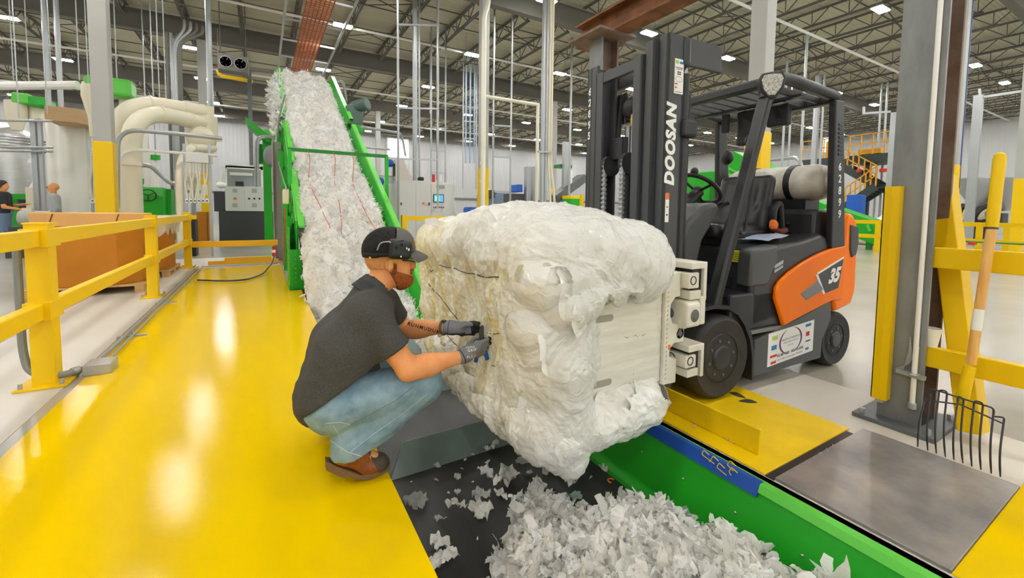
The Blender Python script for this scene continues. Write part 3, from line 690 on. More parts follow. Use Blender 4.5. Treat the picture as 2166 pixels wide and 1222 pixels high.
# ------------------------------------------------------------------ rusty portal: two posts, overhead beam
def hpost(x, y, h, lab):
    t = thing('steel_post', lab, 'post', (x, y, 0), 0, 'rusty posts of the overhead portal')
    MB().box(x-0.22, x+0.24, y-0.19, y+0.19, 0.003, 0.03).build('base_plate', STEEL, t, smooth=0, bev=0.003)
    MB().box(x-0.125, x-0.10, y-0.10, y+0.10, 0.03, h).build('front_flange', mat('mill_scale_steel', srgb(146, 149, 150), 0.5, 0.2, var=0.22, vscale=7, vcol=srgb(118, 119, 120), stretch=(1, 1, 0.3)), t, smooth=0)
    MB().box(x+0.105, x+0.13, y-0.10, y+0.10, 0.03, h).build('rear_flange', RUST, t, smooth=0)
    MB().box(x-0.10, x+0.105, y-0.007, y+0.007, 0.03, h).build('web', RUST, t, smooth=0)
    for sx in (-1, 1):
        for sy in (-1, 1): MB().cyl((x+sx*0.18, y+sy*0.15, 0.03), (x+sx*0.18, y+sy*0.15, 0.06), 0.014, n=6).build('anchor_bolt', GALV, t)
    return t
XP, ZB = 3.36, 3.16
tp = hpost(XP, 0.95, ZB, 'bare steel post on a base plate beside the pitchfork')
tp2 = hpost(XP, 3.72, ZB, 'rusty steel post standing behind the truck mast')
MB().box(XP-0.3, XP+0.22, 3.45, 4.0, ZB, ZB+0.025).build('cap_plate', RUST, tp2, smooth=0)
o = MB(); o.ibeam((XP, -0.2, ZB+0.15), (XP, 4.1, ZB+0.15), 0.22, 0.26, 0.022)
tag(o.build('portal_beam', RUSTB, smooth=0), 'rusty brown steel beam spanning overhead between the two posts', 'beam', None, 'thing')
# things fixed to the near post
p0, p1 = atx(1888, 395, XP-0.14), atx(1873, 842, XP-0.14)
t = thing('angle_guard', 'yellow channel bolted upright to the bare steel post', 'guard', (p1.x, p1.y, p1.z))
y = (p0.y+p1.y)/2
b = MB(); b.box(XP-0.19, XP-0.13, y-0.035, y-0.03, p1.z, p0.z); b.box(XP-0.19, XP-0.185, y-0.03, y+0.04, p1.z, p0.z); b.box(XP-0.19, XP-0.13, y+0.035, y+0.04, p1.z, p0.z); b.box(XP-0.193, XP-0.186, y-0.002, y+0.006, p1.z, p0.z)
b.build('channel', YEL, t, smooth=0); MB().box(XP-0.185, XP-0.127, y-0.02, y+0.02, p1.z-0.02, p1.z+0.006).build('foot_bolt', GALV, t, smooth=0)
a, c = atx(1928, 855, XP-0.15), atx(1998, 60, XP-0.15); yC = 0.95-0.105
t = thing('conduit_pipe', 'slim white conduit strapped up the edge of the bare post', 'conduit', (XP-0.15, a.y, a.z))
MB().cyl((XP-0.145, a.y, a.z), (XP-0.145, a.y, 3.1), 0.012, n=10).build('pipe', WHITE, t)
MB().cyl((XP-0.14, a.y, a.z), (XP-0.14, a.y, a.z+0.34), 0.013, n=10).build('lower_sleeve', mat('yellow_tinted_tube', srgb(226, 214, 110), 0.3), t)
MB().lathe([(0.015, 0), (0.02, 0.005), (0.02, 0.035), (0.015, 0.04)], (XP-0.14, a.y, a.z-0.03), (0, 0, 1)).build('end_fitting', GALV, t)
zc = atx(1928, 790, XP-0.15).z
b = MB(); b.bar((XP-0.15, a.y+0.075, zc), (XP-0.15, a.y-0.05, zc-0.01), 0.03, 0.022); b.tube(arc((XP-0.15, a.y, zc), (1, 0, 0), (0, 1, 0), 0.022, 0, 2*PI, 10), 0.008, 6); b.build('strap_clamp', GALV, t)
b = MB()
for k in range(5): b.tube(bend([(XP-0.14, a.y+0.05+0.01*k, zc), (XP-0.145, a.y+0.04-0.008*k, zc+0.06), (XP-0.14, a.y+0.03, zc+0.13+0.02*k)], 0.05), 0.0025, 5)
b.build('tie_wire', GALV, t)
# guard rail, brace, cup, pitchfork
u0, l0 = atx(1964, 543, 3.30), atx(1950, 749, 3.30)
t = thing('guard_rail', 'short yellow two rail guard running from the bare steel post', 'guard rail', (3.3, 0.8, 0))
for q in (u0, l0): MB().box(3.275, 3.325, -1.6, q.y, q.z-0.058, q.z+0.058).build('rail', YEL, t, smooth=0, bev=0.005)
post(t, 3.3, -1.3, h=u0.z+0.1)
ZL = l0.z+0.058
a, c = Vector((3.40, 0.665, 0.0)), atx(1992, 372, 3.57)
o = MB(); d = (c-a).normalized(); o.bar(a+d*0.05, c, 0.10, 0.15, (1, 0, 0)); tag(o.build('diagonal_brace', YEL, smooth=0, bev=0.006), 'yellow diagonal steel brace slanting behind the pitchfork', 'brace')
q = atx(1969, 705, 3.30)
t = thing('paper_cup', 'white plastic cup standing on the lower yellow rail', 'cup', (3.30, q.y, ZL))
MB().lathe([(0.0, 0.002), (0.031, 0.0), (0.045, 0.098), (0.048, 0.1), (0.048, 0.105), (0.043, 0.105), (0.03, 0.006), (0, 0.006)], (3.30, q.y, ZL), (0, 0, 1), 24).build('cup_body', mat('cup_white', srgb(240, 236, 220), 0.5), t)
t = thing('pitchfork', 'yellow gripped wooden pitchfork leaning head down on the yellow rail', 'pitchfork', (3.1, 0.65, 0))
top, g1, w1, hb, hd = atx(2116, 322, 3.24), atx(2098, 482, 3.21), atx(2052, 775, 3.16), atx(2036, 838, 3.145), atx(2032, 852, 3.14)
MB().tube([w1+(hb-w1)*-0.1, g1+(top-g1)*0.02], 0.0205, 14).build('handle', ASH, t)
b = MB(); d = (top-g1); b.tube([g1, g1+d*0.15, g1+d*0.9, g1+d*0.97, top], [0.023, 0.025, 0.025, 0.021, 0.008], 14); b.build('end_grip', YEL, t)
MB().cyl(g1-d*0.015, g1+d*0.01, 0.0235, n=14).build('grip_ring', DKG, t)
MB().tube([w1, w1+(hb-w1)*0.5, hb, hd], [0.023, 0.025, 0.026, 0.018], 14).build('socket', YEL, t)
l = g1+(w1-g1)*0.58; d = (w1-g1).normalized(); MB().cyl(l, l+d*0.11, 0.0214, n=14, cap=False).build('paper_label', LABELW, t)
XT = 3.03; tips = [(1941, 948), (1962, 957), (1980, 965), (1999, 972), (2017, 980), (2036, 987), (2055, 995), (2074, 1002), (2096, 1010), (2115, 1018)]
tops = [(1958, 835), (1970, 826), (1986, 830), (2003, 833), (2026, 843), (2038, 850), (2060, 853), (2079, 858), (2102, 868), (2124, 884)]
head = []
for (a, b_), (c, d_) in zip(tips, tops):
    lo = atx(a, b_, XT); hi = atx(c, d_, 3.10); lo.z = 0.004; mid = lo*0.45+hi*0.55+Vector((-0.035, 0, 0.0)); head.append((lo, mid, hi))
for k in range(0, 10, 1):
    lo, mid, hi = head[k]
    pts = [lo, (lo+mid)/2+Vector((-0.012, 0, 0)), mid, hi-Vector((0, 0, 0.015))]
    MB().tube(bend(pts, 0.05), [0.0025]+[0.0042]*(len(bend(pts, 0.05))-1), 8).build('tine', BLKM, t)
bk = [h[2] for h in head]
b = MB()
for i, j in ((1, 8), (0, 9)):
    pass
b.tube(bend([bk[1]-Vector((0, 0, 0.02)), bk[1]+Vector((0, 0, 0.012)), (bk[4]+bk[5])/2+Vector((0, 0, 0.012)), bk[8]+Vector((0, 0, 0.012)), bk[8]-Vector((0, 0, 0.02))], 0.03), 0.0045, 8)
for i, j in ((2, 3), (4, 5), (6, 7)): b.tube(bend([bk[i]-Vector((0, 0, 0.02)), bk[i]+Vector((0, 0, 0.016)), bk[j]+Vector((0, 0, 0.016)), bk[j]-Vector((0, 0, 0.02))], 0.02), 0.0042, 8)
for i, j in ((0, 1), (9, 8)): b.tube(bend([bk[i]-Vector((0, 0, 0.02)), bk[i]+Vector((0, 0, 0.004)), bk[j]-Vector((0, 0, 0.03))], 0.03), 0.0042, 8)
b.build('head_bar', BLKM, t); b = MB(); b.tube([head[0][2]*0.8+head[0][1]*0.2, (head[4][2]+head[5][2])/2-Vector((0, 0, 0.022)), head[9][2]*0.8+head[9][1]*0.2], 0.004, 8); b.build('cross_bar', BLKM, t)
# ------------------------------------------------------------------ forklift (local axes: x to the rear, y to the far side)
FT = (2.6, 2.2, 0); FR = math.radians(-3.5)
ft = thing('forklift', 'orange and dark grey forklift gripping the plastic bale in its white clamp', 'forklift', FT, FR)
FM = FRAME[ft.name]
def B(m, name, mt, parent=None, **k): return m.build(name, mt, parent or ft, local=True, **k)
def wheel(x, y, r, wd, side, nb, up=0.0):
    t = B(MB().lathe([(r*0.60, 0), (r*0.66, 0.004), (r*0.90, -0.012), (r*0.985, 0.012), (r, 0.035), (r, wd-0.03), (r*0.97, wd), (r*0.6, wd)], (x, y, r+up), (0, -side, 0), 48), 'tyre', RUB)
    B(MB().lathe([(r*0.60, 0.005), (r*0.575, -0.006), (r*0.54, 0.05), (r*0.50, 0.055), (r*0.48, 0.05), (0.0, 0.05)], (x, y, r+up), (0, -side, 0), 40), 'rim', TRUCKD, t)
    B(MB().lathe([(r*0.30, 0.05), (r*0.30, -0.004), (r*0.26, -0.016), (0, -0.018)], (x, y, r+up), (0, -side, 0), 32), 'hub_cap', TRUCKD, t)
    for i in range(nb):
        a = 2*PI*i/nb+0.2; c = (x+math.cos(a)*r*0.42, y, r+up+math.sin(a)*r*0.42)
        B(MB().lathe([(0.018, 0.05), (0.018, 0.015), (0.011, 0.013), (0.010, -0.006), (0, -0.006)], c, (0, -side, 0), 6), 'wheel_nut', STEEL, t, smooth=0.3)
for s in (-1, 1):
    # lathe runs from the outer face inwards
    wheel(0.03, s*0.53, 0.28, 0.24, s, 8, 0.015); wheel(1.48, s*0.495, 0.226, 0.18, s, 6)
# chassis, hood, counterweight
B(MB().prism([(0.37, 0.10), (0.40, 0.36), (0.75, 0.43), (1.34, 0.56), (1.36, 0.42), (1.25, 0.26), (1.24, 0.11)], 'y', -0.52, 0.52), 'chassis', TRUCK, smooth=0, bev=0.008)
B(MB().box(-0.28, 1.3, -0.28, 0.28, 0.16, 0.5), 'axle_housing', BLK, smooth=0, bev=0.02)
hood = [(0.36, 0.44), (0.37, 0.985), (0.42, 1.0), (0.9, 1.045), (1.18, 1.10), (1.26, 1.08), (1.34, 0.97), (1.36, 0.55)]
B(MB().prism(hood, 'y', -0.50, 0.50), 'engine_hood', TRUCKD, bev=0.03, seg=3)
B(MB().prism([(0.32, 0.74), (0.335, 0.98), (0.36, 1.0), (0.62, 1.03), (0.62, 0.9), (0.52, 0.74)], 'y', -0.515, -0.40), 'hood_corner', TRUCK, bev=0.02)
orange = [(0.71, 0.43), (0.595, 0.64), (0.60, 0.72), (0.64, 0.765), (0.75, 0.825), (0.9, 0.885), (1.08, 0.94), (1.3, 0.985), (1.5, 1.005), (1.5, 0.56), (1.34, 0.565), (0.95, 0.485)]
for s in (-1, 1): B(MB().prism(orange, 'y', *sorted((s*0.50, s*0.533))), 'side_cover', ORG, bev=0.012, seg=3)
B(MB().prism([(1.37, 0.56), (1.49, 0.60), (1.50, 1.2), (1.53, 1.26), (1.60, 1.265), (1.67, 1.2), (1.71, 1.05), (1.715, 0.62), (1.66, 0.50), (1.42, 0.46)], 'y', -0.52, 0.52), 'counterweight', ORG, bev=0.05, seg=4)
for s in (-1, 1):
    B(MB().prism([(1.555, 1.17), (1.67, 1.15), (1.69, 1.02), (1.66, 0.92), (1.60, 0.90), (1.565, 0.97)], 'y', *sorted((s*0.51, s*0.532))), 'tail_lamp', DKG, bev=0.008)
    B(MB().prism([(0.885, 0.655), (1.11, 0.745), (1.20, 0.665), (0.97, 0.60)], 'y', *sorted((s*0.52, s*0.538))), 'air_vent', mat('vent_mesh_grey', srgb(140, 140, 146), 0.5, bump=0.8, bscale=220), bev=0.008)
B(MB().prism([(1.10, 0.79), (1.455, 0.90), (1.40, 0.665), (1.215, 0.635)], 'y', -0.537, -0.52), 'model_badge', DKG, smooth=0)
B(MB().prism([(1.075, 0.785), (1.10, 0.79), (1.215, 0.635), (1.19, 0.628)], 'y', -0.5375, -0.52), 'badge_edge', WHITE, smooth=0)
B(MB().prism([(1.10, 0.79), (1.455, 0.90), (1.455, 0.912), (1.095, 0.802)], 'y', -0.5375, -0.52), 'badge_edge', WHITE, smooth=0)
finish('badge_number', text_mesh('35', 0.15, None, (1.325, -0.5385, 0.765), (1, 0, 0.10), (0.12, 0, 1), shear=0.25, bold=0.008), WHITE, ft, 0, local=True)
# step, fender, cowl
B(MB().box(0.14, 0.73, -0.50, 0.50, 0.43, 0.70), 'step_box', BLKM, smooth=0, bev=0.02)
B(MB().box(0.36, 0.74, -0.515, -0.40, 0.405, 0.43), 'step_tread', mat('tread_grey', srgb(128, 128, 124), 0.6, bump=0.8, bscale=90), smooth=0, bev=0.004)
arcp = [(-0.30, 0.60), (-0.22, 0.645), (-0.05, 0.655), (0.08, 0.64), (0.19, 0.59), (0.28, 0.51), (0.345, 0.40), (0.375, 0.28), (0.385, 0.11)]
for s in (-1, 1):
    m = MB(); n = len(arcp); y0, y1 = s*0.53, s*0.24
    m.add([(x, y0, z) for x, z in arcp]+[(x, y1, z) for x, z in arcp]+[(x-0.02 if i > 4 else x, y0, z-0.025) for i, (x, z) in enumerate(arcp)]+[(x-0.02 if i > 4 else x, y1, z-0.025) for i, (x, z) in enumerate(arcp)],
          [(i, i+1, i+1+n, i+n) for i in range(n-1)]+[(i+2*n, i+3*n, i+1+3*n, i+1+2*n) for i in range(n-1)]+[(i, i+2*n, i+1+2*n, i+1) for i in range(n-1)]+[(i+n, i+1+n, i+1+3*n, i+3*n) for i in range(n-1)])
    B(m, 'fender', BLKM)
B(MB().box(-0.20, 0.36, -0.45, 0.45, 0.62, 0.66), 'floor_plate', BLKM, smooth=0)
B(MB().prism([(-0.12, 0.5), (-0.16, 0.98), (-0.06, 1.18), (0.10, 1.30), (0.24, 1.33), (0.27, 1.26), (0.10, 1.05), (-0.02, 0.6)], 'y', -0.30, 0.34), 'dash_cowl', TRUCK, bev=0.03, seg=3)
B(MB().tube([(0.12, 0.02, 1.2), (0.42, 0.02, 1.42)], 0.045, 12), 'steering_column', BLK)
c = Vector((0.42, 0.02, 1.44)); ax = Vector((0.62, 0, 0.78)); u = Vector((0.78, 0, -0.62)); v = Vector((0, 1, 0))
sw = B(MB().tube(arc(c, u, v, 0.17, 0, 2*PI, 32)[:-1], 0.017, 10, closed=True), 'steering_wheel', BLK)
for a in (0.4, 2.6, 4.4): B(MB().tube([c-ax*0.03, c+(u*math.cos(a)+v*math.sin(a))*0.165], 0.012, 8), 'wheel_spoke', BLK, sw)
B(MB().sph(c+(u*math.cos(2.9)+v*math.sin(2.9)*-1)*0.17+ax*0.04, 0.03), 'steering_knob', BLK, sw)
B(MB().sph(c-ax*0.02, 0.045, 0.045, 0.04), 'wheel_hub', BLK, sw)
for k, y in enumerate((-0.10, -0.16)): B(MB().tube([(0.30, y, 1.18), (0.40, y-0.03, 1.30), (0.44, y-0.08, 1.33)], [0.01, 0.01, 0.016], 8), 'control_lever', BLK)
# seat
def seat_f(p): return smin(rbox_(p, (0.68, 0.02, 1.10), (0.28, 0.24, 0.055), 0.05), rbox_(p, (0.40, 0.02, 1.115), (0.06, 0.23, 0.05), 0.045), 0.04)
def back_f(p):
    R = rotm((0, 1, 0), 0.22); d = rbox_(p, (0.98, 0.02, 1.33), (0.055, 0.24, 0.25), 0.055, R); e = rbox_(p, (0.96, 0.02, 1.20), (0.075, 0.25, 0.10), 0.07, R)
    d = smin(d, e, 0.06); g = rbox_(p, (0.955, 0.02, 1.36), (0.05, 0.15, 0.16), 0.04, R); return d+0.012*np.clip(1-np.abs(g)/0.02, 0, 1)
SEATM = mat('black_vinyl', srgb(46, 46, 48), 0.38, bump=0.05, bscale=80)
def SDF(name, f, lo, hi, h, mt, parent=None, it=2):
    v, F = isosurf(f, lo, hi, h); me = np_mesh(name, v, F); return finish(name, me, mt, parent or ft, PI, local=True)
st = SDF('seat_cushion', seat_f, (0.30, -0.27, 1.0), (1.02, 0.31, 1.2), 0.016, SEATM)
SDF('seat_back', back_f, (0.76, -0.30, 1.02), (1.18, 0.34, 1.65), 0.016, SEATM)
B(MB().tube(bend([(0.95, -0.26, 1.12), (0.93, -0.28, 1.30), (1.0, -0.28, 1.34), (1.06, -0.27, 1.14)], 0.05), 0.026, 10), 'seat_armrest', BLK)
B(MB().box(0.42, 0.98, -0.22, 0.26, 1.0, 1.06), 'seat_base', BLK, smooth=0, bev=0.01)
B(MB().tube(bend([(0.40, -0.24, 1.06), (0.42, -0.26, 1.2), (0.5, -0.26, 1.23), (0.52, -0.25, 1.08)], 0.05), 0.022, 8), 'hip_restraint', BLK)
# rear cowl behind the seat
B(MB().prism([(1.18, 1.0), (1.20, 1.27), (1.24, 1.29), (1.5, 1.29), (1.52, 1.0)], 'y', -0.44, 0.44), 'rear_cowl', TRUCKD, bev=0.02)
B(MB().sph((1.185, -0.24, 1.17), 0.02), 'cowl_knob', BLK)
# gas bottle
tz, tu, tr = 1.515, 1.42, 0.152
tank = B(MB().lathe([(0.05, -0.46), (0.085, -0.46), (0.085, -0.43), (0.10, -0.425), (0.135, -0.39), (tr, -0.33), (tr, 0.36), (0.13, 0.42), (0.06, 0.45), (0.0, 0.455)], (tu, 0, tz), (0, 1, 0), 36), 'gas_bottle',
         mat('tank_aluminium', srgb(236, 233, 224), 0.38, 0.0, var=0.25, vscale=9, vcol=srgb(206, 200, 188)))
for y in (-0.16, 0.2): B(MB().lathe([(tr+0.001, y-0.025), (tr+0.006, y-0.025), (tr+0.006, y+0.025), (tr+0.001, y+0.025)], (tu, 0, tz), (0, 1, 0), 36), 'tank_strap', BLK, tank)
B(MB().box(tu-0.10, tu+0.10, -0.30, 0.30, 1.27, 1.375), 'bottle_cradle', BLKM, smooth=0)
B(MB().box(tu-0.158, tu-0.150, 0.10, 0.17, tz-0.02, tz+0.06), 'bottle_label', LABELW, smooth=0)
# overhead guard
for s in (-1, 1):
    y0, y1 = sorted((s*0.53, s*0.478))
    B(MB().prism([(1.29, 0.985), (1.485, 0.985), (1.345, 2.13), (1.225, 2.13)], 'y', y0, y1), 'rear_pillar', BLKM, smooth=0, bev=0.012)
    B(MB().bar((-0.02, s*0.485, 0.63), (0.445, s*0.485, 2.07), 0.06, 0.085, (0, 1, 0)), 'front_pillar', BLKM, smooth=0, bev=0.015)
    pts = bend([(0.43, s*0.485, 2.03), (0.50, s*0.485, 2.185), (0.68, s*0.485, 2.215), (1.30, s*0.485, 2.165)], 0.14, 6)
    B(MB().tube(pts, 0.042, 12), 'roof_side_rail', BLKM)
B(MB().bar((0.50, -0.49, 2.17), (0.50, 0.49, 2.17), 0.07, 0.075), 'roof_front_bar', BLKM, smooth=0, bev=0.018)
B(MB().bar((1.285, -0.49, 2.145), (1.285, 0.49, 2.145), 0.08, 0.07), 'roof_rear_bar', BLKM, smooth=0, bev=0.015)
for i in range(8):
    y = -0.385+0.11*i; B(MB().bar((0.50, y, 2.175), (1.29, y, 2.15), 0.022, 0.05), 'roof_slat', TRUCK, smooth=0, bev=0.004)
B(MB().bar((0.9, -0.47, 2.13), (0.9, 0.47, 2.13), 0.05, 0.02), 'slat_tie', BLKM, smooth=0)
c = Vector((0.455, -0.505, 2.125))
lp_ = [(0.0, 0.066), (0.05, 0.06), (0.064, 0.03), (0.05, -0.03), (0.02, -0.075), (-0.02, -0.075), (-0.05, -0.03), (-0.064, 0.03), (-0.05, 0.06)]
R = Matrix.Rotation(math.radians(-38), 4, 'Z')
def pod(scale, d0, d1):
    m = MB(); n = len(lp_); vs = [c + R.to_3x3() @ Vector((d, b*scale, h*scale)) for d in (d0, d1) for b, h in lp_]
    # pod faces forward and outward
    return m.add(vs, [tuple(range(n)), tuple(range(2*n-1, n-1, -1))]+[(i, i+n, (i+1) % n+n, (i+1) % n) for i in range(n)])
R = Matrix.Rotation(math.radians(42), 4, 'Z')
wl = B(pod(1.28, -0.05, 0.06), 'work_light', BLKM, bev=0.01)
B(pod(1.0, -0.058, -0.045), 'light_lens', mat('led_lens', srgb(232, 232, 226), 0.2, var=0.5, vscale=90, vcol=srgb(150, 150, 146), bump=1.0, bscale=140, detail=1), wl, smooth=0)
B(MB().tube(bend([(0.42, -0.45, 1.95), (0.40, -0.43, 1.72), (0.45, -0.41, 1.64)], 0.1), 0.012, 8), 'light_cable', BLK)
B(MB().cbox((0.98, 0.02, 1.98), 0.05, 0.17, 0.30), 'roof_lamp_box', BLK, smooth=0, bev=0.03)
B(MB().cbox((1.0, -0.24, 2.035), 0.06, 0.17, 0.17), 'roof_lamp_box', BLK, smooth=0, bev=0.012)
B(MB().cbox((0.9, 0.16, 2.03), 0.03, 0.07, 0.16), 'rear_view_panel', BLK, smooth=0, bev=0.01)
mr = B(MB().lathe([(0, 0.0), (0.055, 0.0), (0.06, 0.01), (0.05, 0.03), (0, 0.045)], (0.60, -0.30, 1.79), (-0.75, -0.6, 0.1), 20), 'mirror', BLK)
B(MB().lathe([(0, -0.002), (0.05, -0.002), (0.05, 0.0)], (0.60, -0.30, 1.79), (-0.75, -0.6, 0.1), 20), 'mirror_glass', CHROME, mr)
B(MB().sph((1.22, 0.37, 1.78), 0.05, 0.06, 0.07), 'far_lamp', BLK)
# grab handle on the near front pillar
B(MB().tube(bend([(0.36, -0.46, 1.76), (0.44, -0.44, 1.70), (0.36, -0.43, 1.12), (0.29, -0.45, 1.10), (0.20, -0.46, 1.22)], 0.05), 0.012, 8), 'grab_handle', BLK)
# mast
MAST = mat('mast_grey_paint', srgb(70, 72, 75), 0.45, bump=0.06, bscale=200)
def chan(s, u0, u1, v0, v1, z0, z1, name):
    m = MB(); t_ = 0.022; a, b = s*v0, s*v1; y0, y1 = min(a, b), max(a, b)
    wy = (y1-t_, y1) if s > 0 else (y0, y0+t_)
    m.box(u0, u1, *wy, z0, z1); m.box(u0, u0+t_, y0, y1, z0, z1); m.box(u1-t_, u1, y0, y1, z0, z1)
    return B(m, name, MAST, smooth=0, bev=0.004)
MO = -0.035                               # the mast sits slightly to the near side
for s in (-1, 1):
    for u0, u1, v0, v1, z0, z1, nm in ((-0.44, -0.30, 0.325, 0.40, 0.12, 2.335, 'outer_mast_channel'), (-0.47, -0.33, 0.24, 0.32, 0.2, 2.32, 'middle_mast_channel'), (-0.49, -0.35, 0.155, 0.235, 0.28, 2.25, 'inner_mast_channel')): chan(s, u0, u1, v0+s*MO, v1+s*MO, z0, z1, nm)
    yc = s*0.365+MO
    B(MB().cyl((-0.255, yc, 0.3), (-0.255, yc, 2.12), 0.03, n=14), 'lift_cylinder', BLKM); B(MB().cyl((-0.255, yc, 2.12), (-0.255, yc, 2.2), 0.02, n=12), 'cylinder_rod', CHROME)
    B(MB().tube(bend([(-0.215, yc, 2.0), (-0.21, yc-s*0.01, 1.4), (-0.215, yc, 0.95), (-0.13, yc-s*0.02, 0.78)], 0.1), 0.016, 8), 'hydraulic_hose', HOSE)
for z, h in ((2.22, 0.13), (0.35, 0.16)): B(MB().box(-0.31, -0.27, -0.38+MO, 0.38+MO, z-h/2, z+h/2), 'outer_crossmember', MAST, smooth=0, bev=0.006)
B(MB().box(-0.34, -0.315, -0.30+MO, 0.30+MO, 2.15, 2.24), 'middle_crossmember', MAST, smooth=0, bev=0.006); B(MB().box(-0.485, -0.45, -0.21+MO, 0.21+MO, 2.17, 2.245), 'inner_crossmember', MAST, smooth=0, bev=0.006)
B(MB().box(-0.27, 0.04, -0.44, -0.415, 2.16, 2.335), 'mast_bracket', MAST, smooth=0, bev=0.02, seg=3)
B(MB().box(-0.32, -0.25, -0.455, -0.39, 2.15, 2.335), 'bracket_frame', TRUCKD, smooth=0, bev=0.03, seg=3)
B(MB().box(-0.32, -0.20, -0.475, -0.41, 1.72, 1.83), 'tilt_bracket', BLKM, smooth=0, bev=0.02)
B(MB().cyl((-0.34, 0.0, 0.3), (-0.34, 0.0, 1.55), 0.055, n=18), 'centre_cylinder', BLKM); B(MB().cyl((-0.34, 0, 1.55), (-0.34, 0, 1.85), 0.03, n=14), 'cylinder_rod', CHROME)
for y in (-0.09, 0.10):
    B(MB().lathe([(0.02, -0.02), (0.075, -0.02), (0.06, -0.008), (0.06, 0.008), (0.075, 0.02), (0.02, 0.02)], (-0.42, y, 1.58), (0, 1, 0), 24), 'chain_pulley', BLKM)
    m = MB(); n = 26
    for i in range(n):
        z = 0.75+0.86*i/n; m.cyl((-0.472, y-0.018, z), (-0.472, y+0.018, z), 0.013, n=6); m.box(-0.477, -0.467, y-0.012, y+0.012, z, z+0.03)
    B(m, 'lift_chain', GALV, smooth=0)
for y in (0.13, 0.18):
    B(MB().tube(bend([(-0.46, y, 0.8), (-0.46, y, 1.55), (-0.36, y-0.03, 1.68), (-0.32, y-0.02, 2.05), (-0.30, y-0.04, 2.12), (-0.28, y-0.05, 1.9)], 0.08), 0.018, 8), 'hydraulic_hose', HOSE)
B(MB().box(-0.42, -0.30, -0.02, 0.13, 1.62, 1.78), 'valve_block', BLKM, smooth=0, bev=0.01); B(MB().lathe([(0.03, 0), (0.03, 0.07), (0.018, 0.10), (0.0, 0.11)], (-0.33, -0.04, 1.86), (0, 0, 1), 14), 'brass_valve', BRASS)
for z in (1.98, 2.05): B(MB().sph((-0.36, -0.10, z), 0.02), 'hose_fitting', CHROME)
B(MB().sph((-0.32, 0.0, 1.98), 0.075), 'hose_reel', BLK)
# writing
finish('lettering', text_mesh('DOOSAN', 0.108, None, (-0.395, -0.4365, 1.665), (0, 0, 1), (-1, 0, 0), space=1.12, bold=0.006, shear=0.18), WHITE, ft, 0, local=True)
B(MB().box(-0.385, -0.31, -0.4375, -0.435, 1.98, 2.19), 'mast_label', LABELW, smooth=0)
def lines(rows, x0, y, s=1, mtl=INK, name='label_print', parent=None):
    m = MB()
    for (a, b, z0, z1) in rows: m.box(a, b, y-0.0004, y, z0, z1)
    return B(m, name, mtl, parent, smooth=0)
lines([(-0.38, -0.315, 2.135, 2.139), (-0.376, -0.32, 2.126, 2.129)]+[(-0.362+0.011*i, -0.354+0.011*i, 2.106-0.012*j, 2.115-0.012*j) for i in range(3) for j in range(2)]+[(-0.375, -0.32, 1.99, 1.993)], 0, -0.4376)
lines([(-0.38, -0.352, 2.16, 2.18)], 0, -0.4376, mtl=INKG, name='label_patch'); lines([(-0.345, -0.314, 2.162, 2.176)], 0, -0.4376, mtl=INKB, name='label_patch'); lines([(-0.38, -0.36, 2.035, 2.043), (-0.378, -0.364, 2.012, 2.022)], 0, -0.4376, mtl=INKR, name='label_patch')
B(MB().tube([Vector((-0.348+0.028*math.cos(a), -0.4377, 2.068+0.016*math.sin(a))) for a in np.linspace(0, 2*PI, 25)[:-1]], 0.0009, 4, closed=True), 'label_ring', INK)
B(MB().box(-0.425, -0.395, -0.4375, -0.435, 1.19, 1.37), 'mast_label', LABELW, smooth=0); lines([(-0.424, -0.396, 1.33, 1.369)], 0, -0.4376, mtl=LABELO, name='label_patch'); lines([(-0.416, -0.404, 1.23, 1.24), (-0.416, -0.404, 1.28, 1.287)], 0, -0.4376)
mes = [text_mesh(ch, 0.075, None, (-0.4412, 0.33, 2.16-0.083*i), (0, -1, 0), (0, 0, 1), bold=0.003) for i, ch in enumerate('62895')]
finish('unit_number', join_meshes(mes), WHITE, ft, 0, local=True)
mes = [text_mesh(ch, 0.085, None, (1.333+0.0085*i, -0.5315, 1.62-0.092*i), (1, 0, 0), (0, 0, 1), bold=0.002) for i, ch in enumerate('62899')]
finish('unit_number', join_meshes(mes), WHITE, ft, 0, local=True)
m = MB()
for i in range(8): m.box(1.30-0.0025*i, 1.355-0.0025*i, -0.534, -0.53, 1.71+0.032*i, 1.727+0.032*i)
B(m, 'pillar_vent', BLK, smooth=0)
# company plate on the chassis: corners follow the sloping edge
PL = lambda a, b: (0.545+0.57*a, -0.5215, 0.145+0.045*a+0.245*b)
sp = B(MB().add([PL(0, 0), PL(1, 0), PL(1, 1), PL(0, 1)], [(0, 1, 2, 3)]), 'side_sign', LABELW, smooth=0)
def sign_text(s, size, a, b, mt=INK, bold=0.0): finish('sign_text', text_mesh(s, size, None, Vector(PL(a, b))+Vector((0, -0.0006, 0)), (0.57, 0, 0.045), (0, 0, 1), bold=bold), mt, sp, 0, local=True)
sign_text('FORKLIFTS OF MINNESOTA', 0.021, 0.48, 0.66, INKP); sign_text('MATERIAL HANDLING SPECIALISTS', 0.012, 0.48, 0.56); sign_text('SINCE 1986', 0.012, 0.48, 0.45, INKB)
sign_text('952.887.5400 - 800.752.4300', 0.028, 0.48, 0.23, INK, 0.0006); sign_text('501 W 78th St, Bloomington, MN 55420', 0.019, 0.48, 0.10)
m = MB()
for a0, a1 in ((1.9, 4.6), (-1.3, 1.4)):
    pts = []
    for k in range(15):
        a = a0+(a1-a0)*k/14; w_ = 0.05*math.sin(PI*k/14)+0.004
        for d in (0, 1): pts.append(Vector(PL(0.48+(0.25-w_*d*0.6)*math.cos(a), 0.58+(0.40-w_*d)*math.sin(a)))+Vector((0, -0.0006, 0)))
    m.grid(pts, 15, 2)
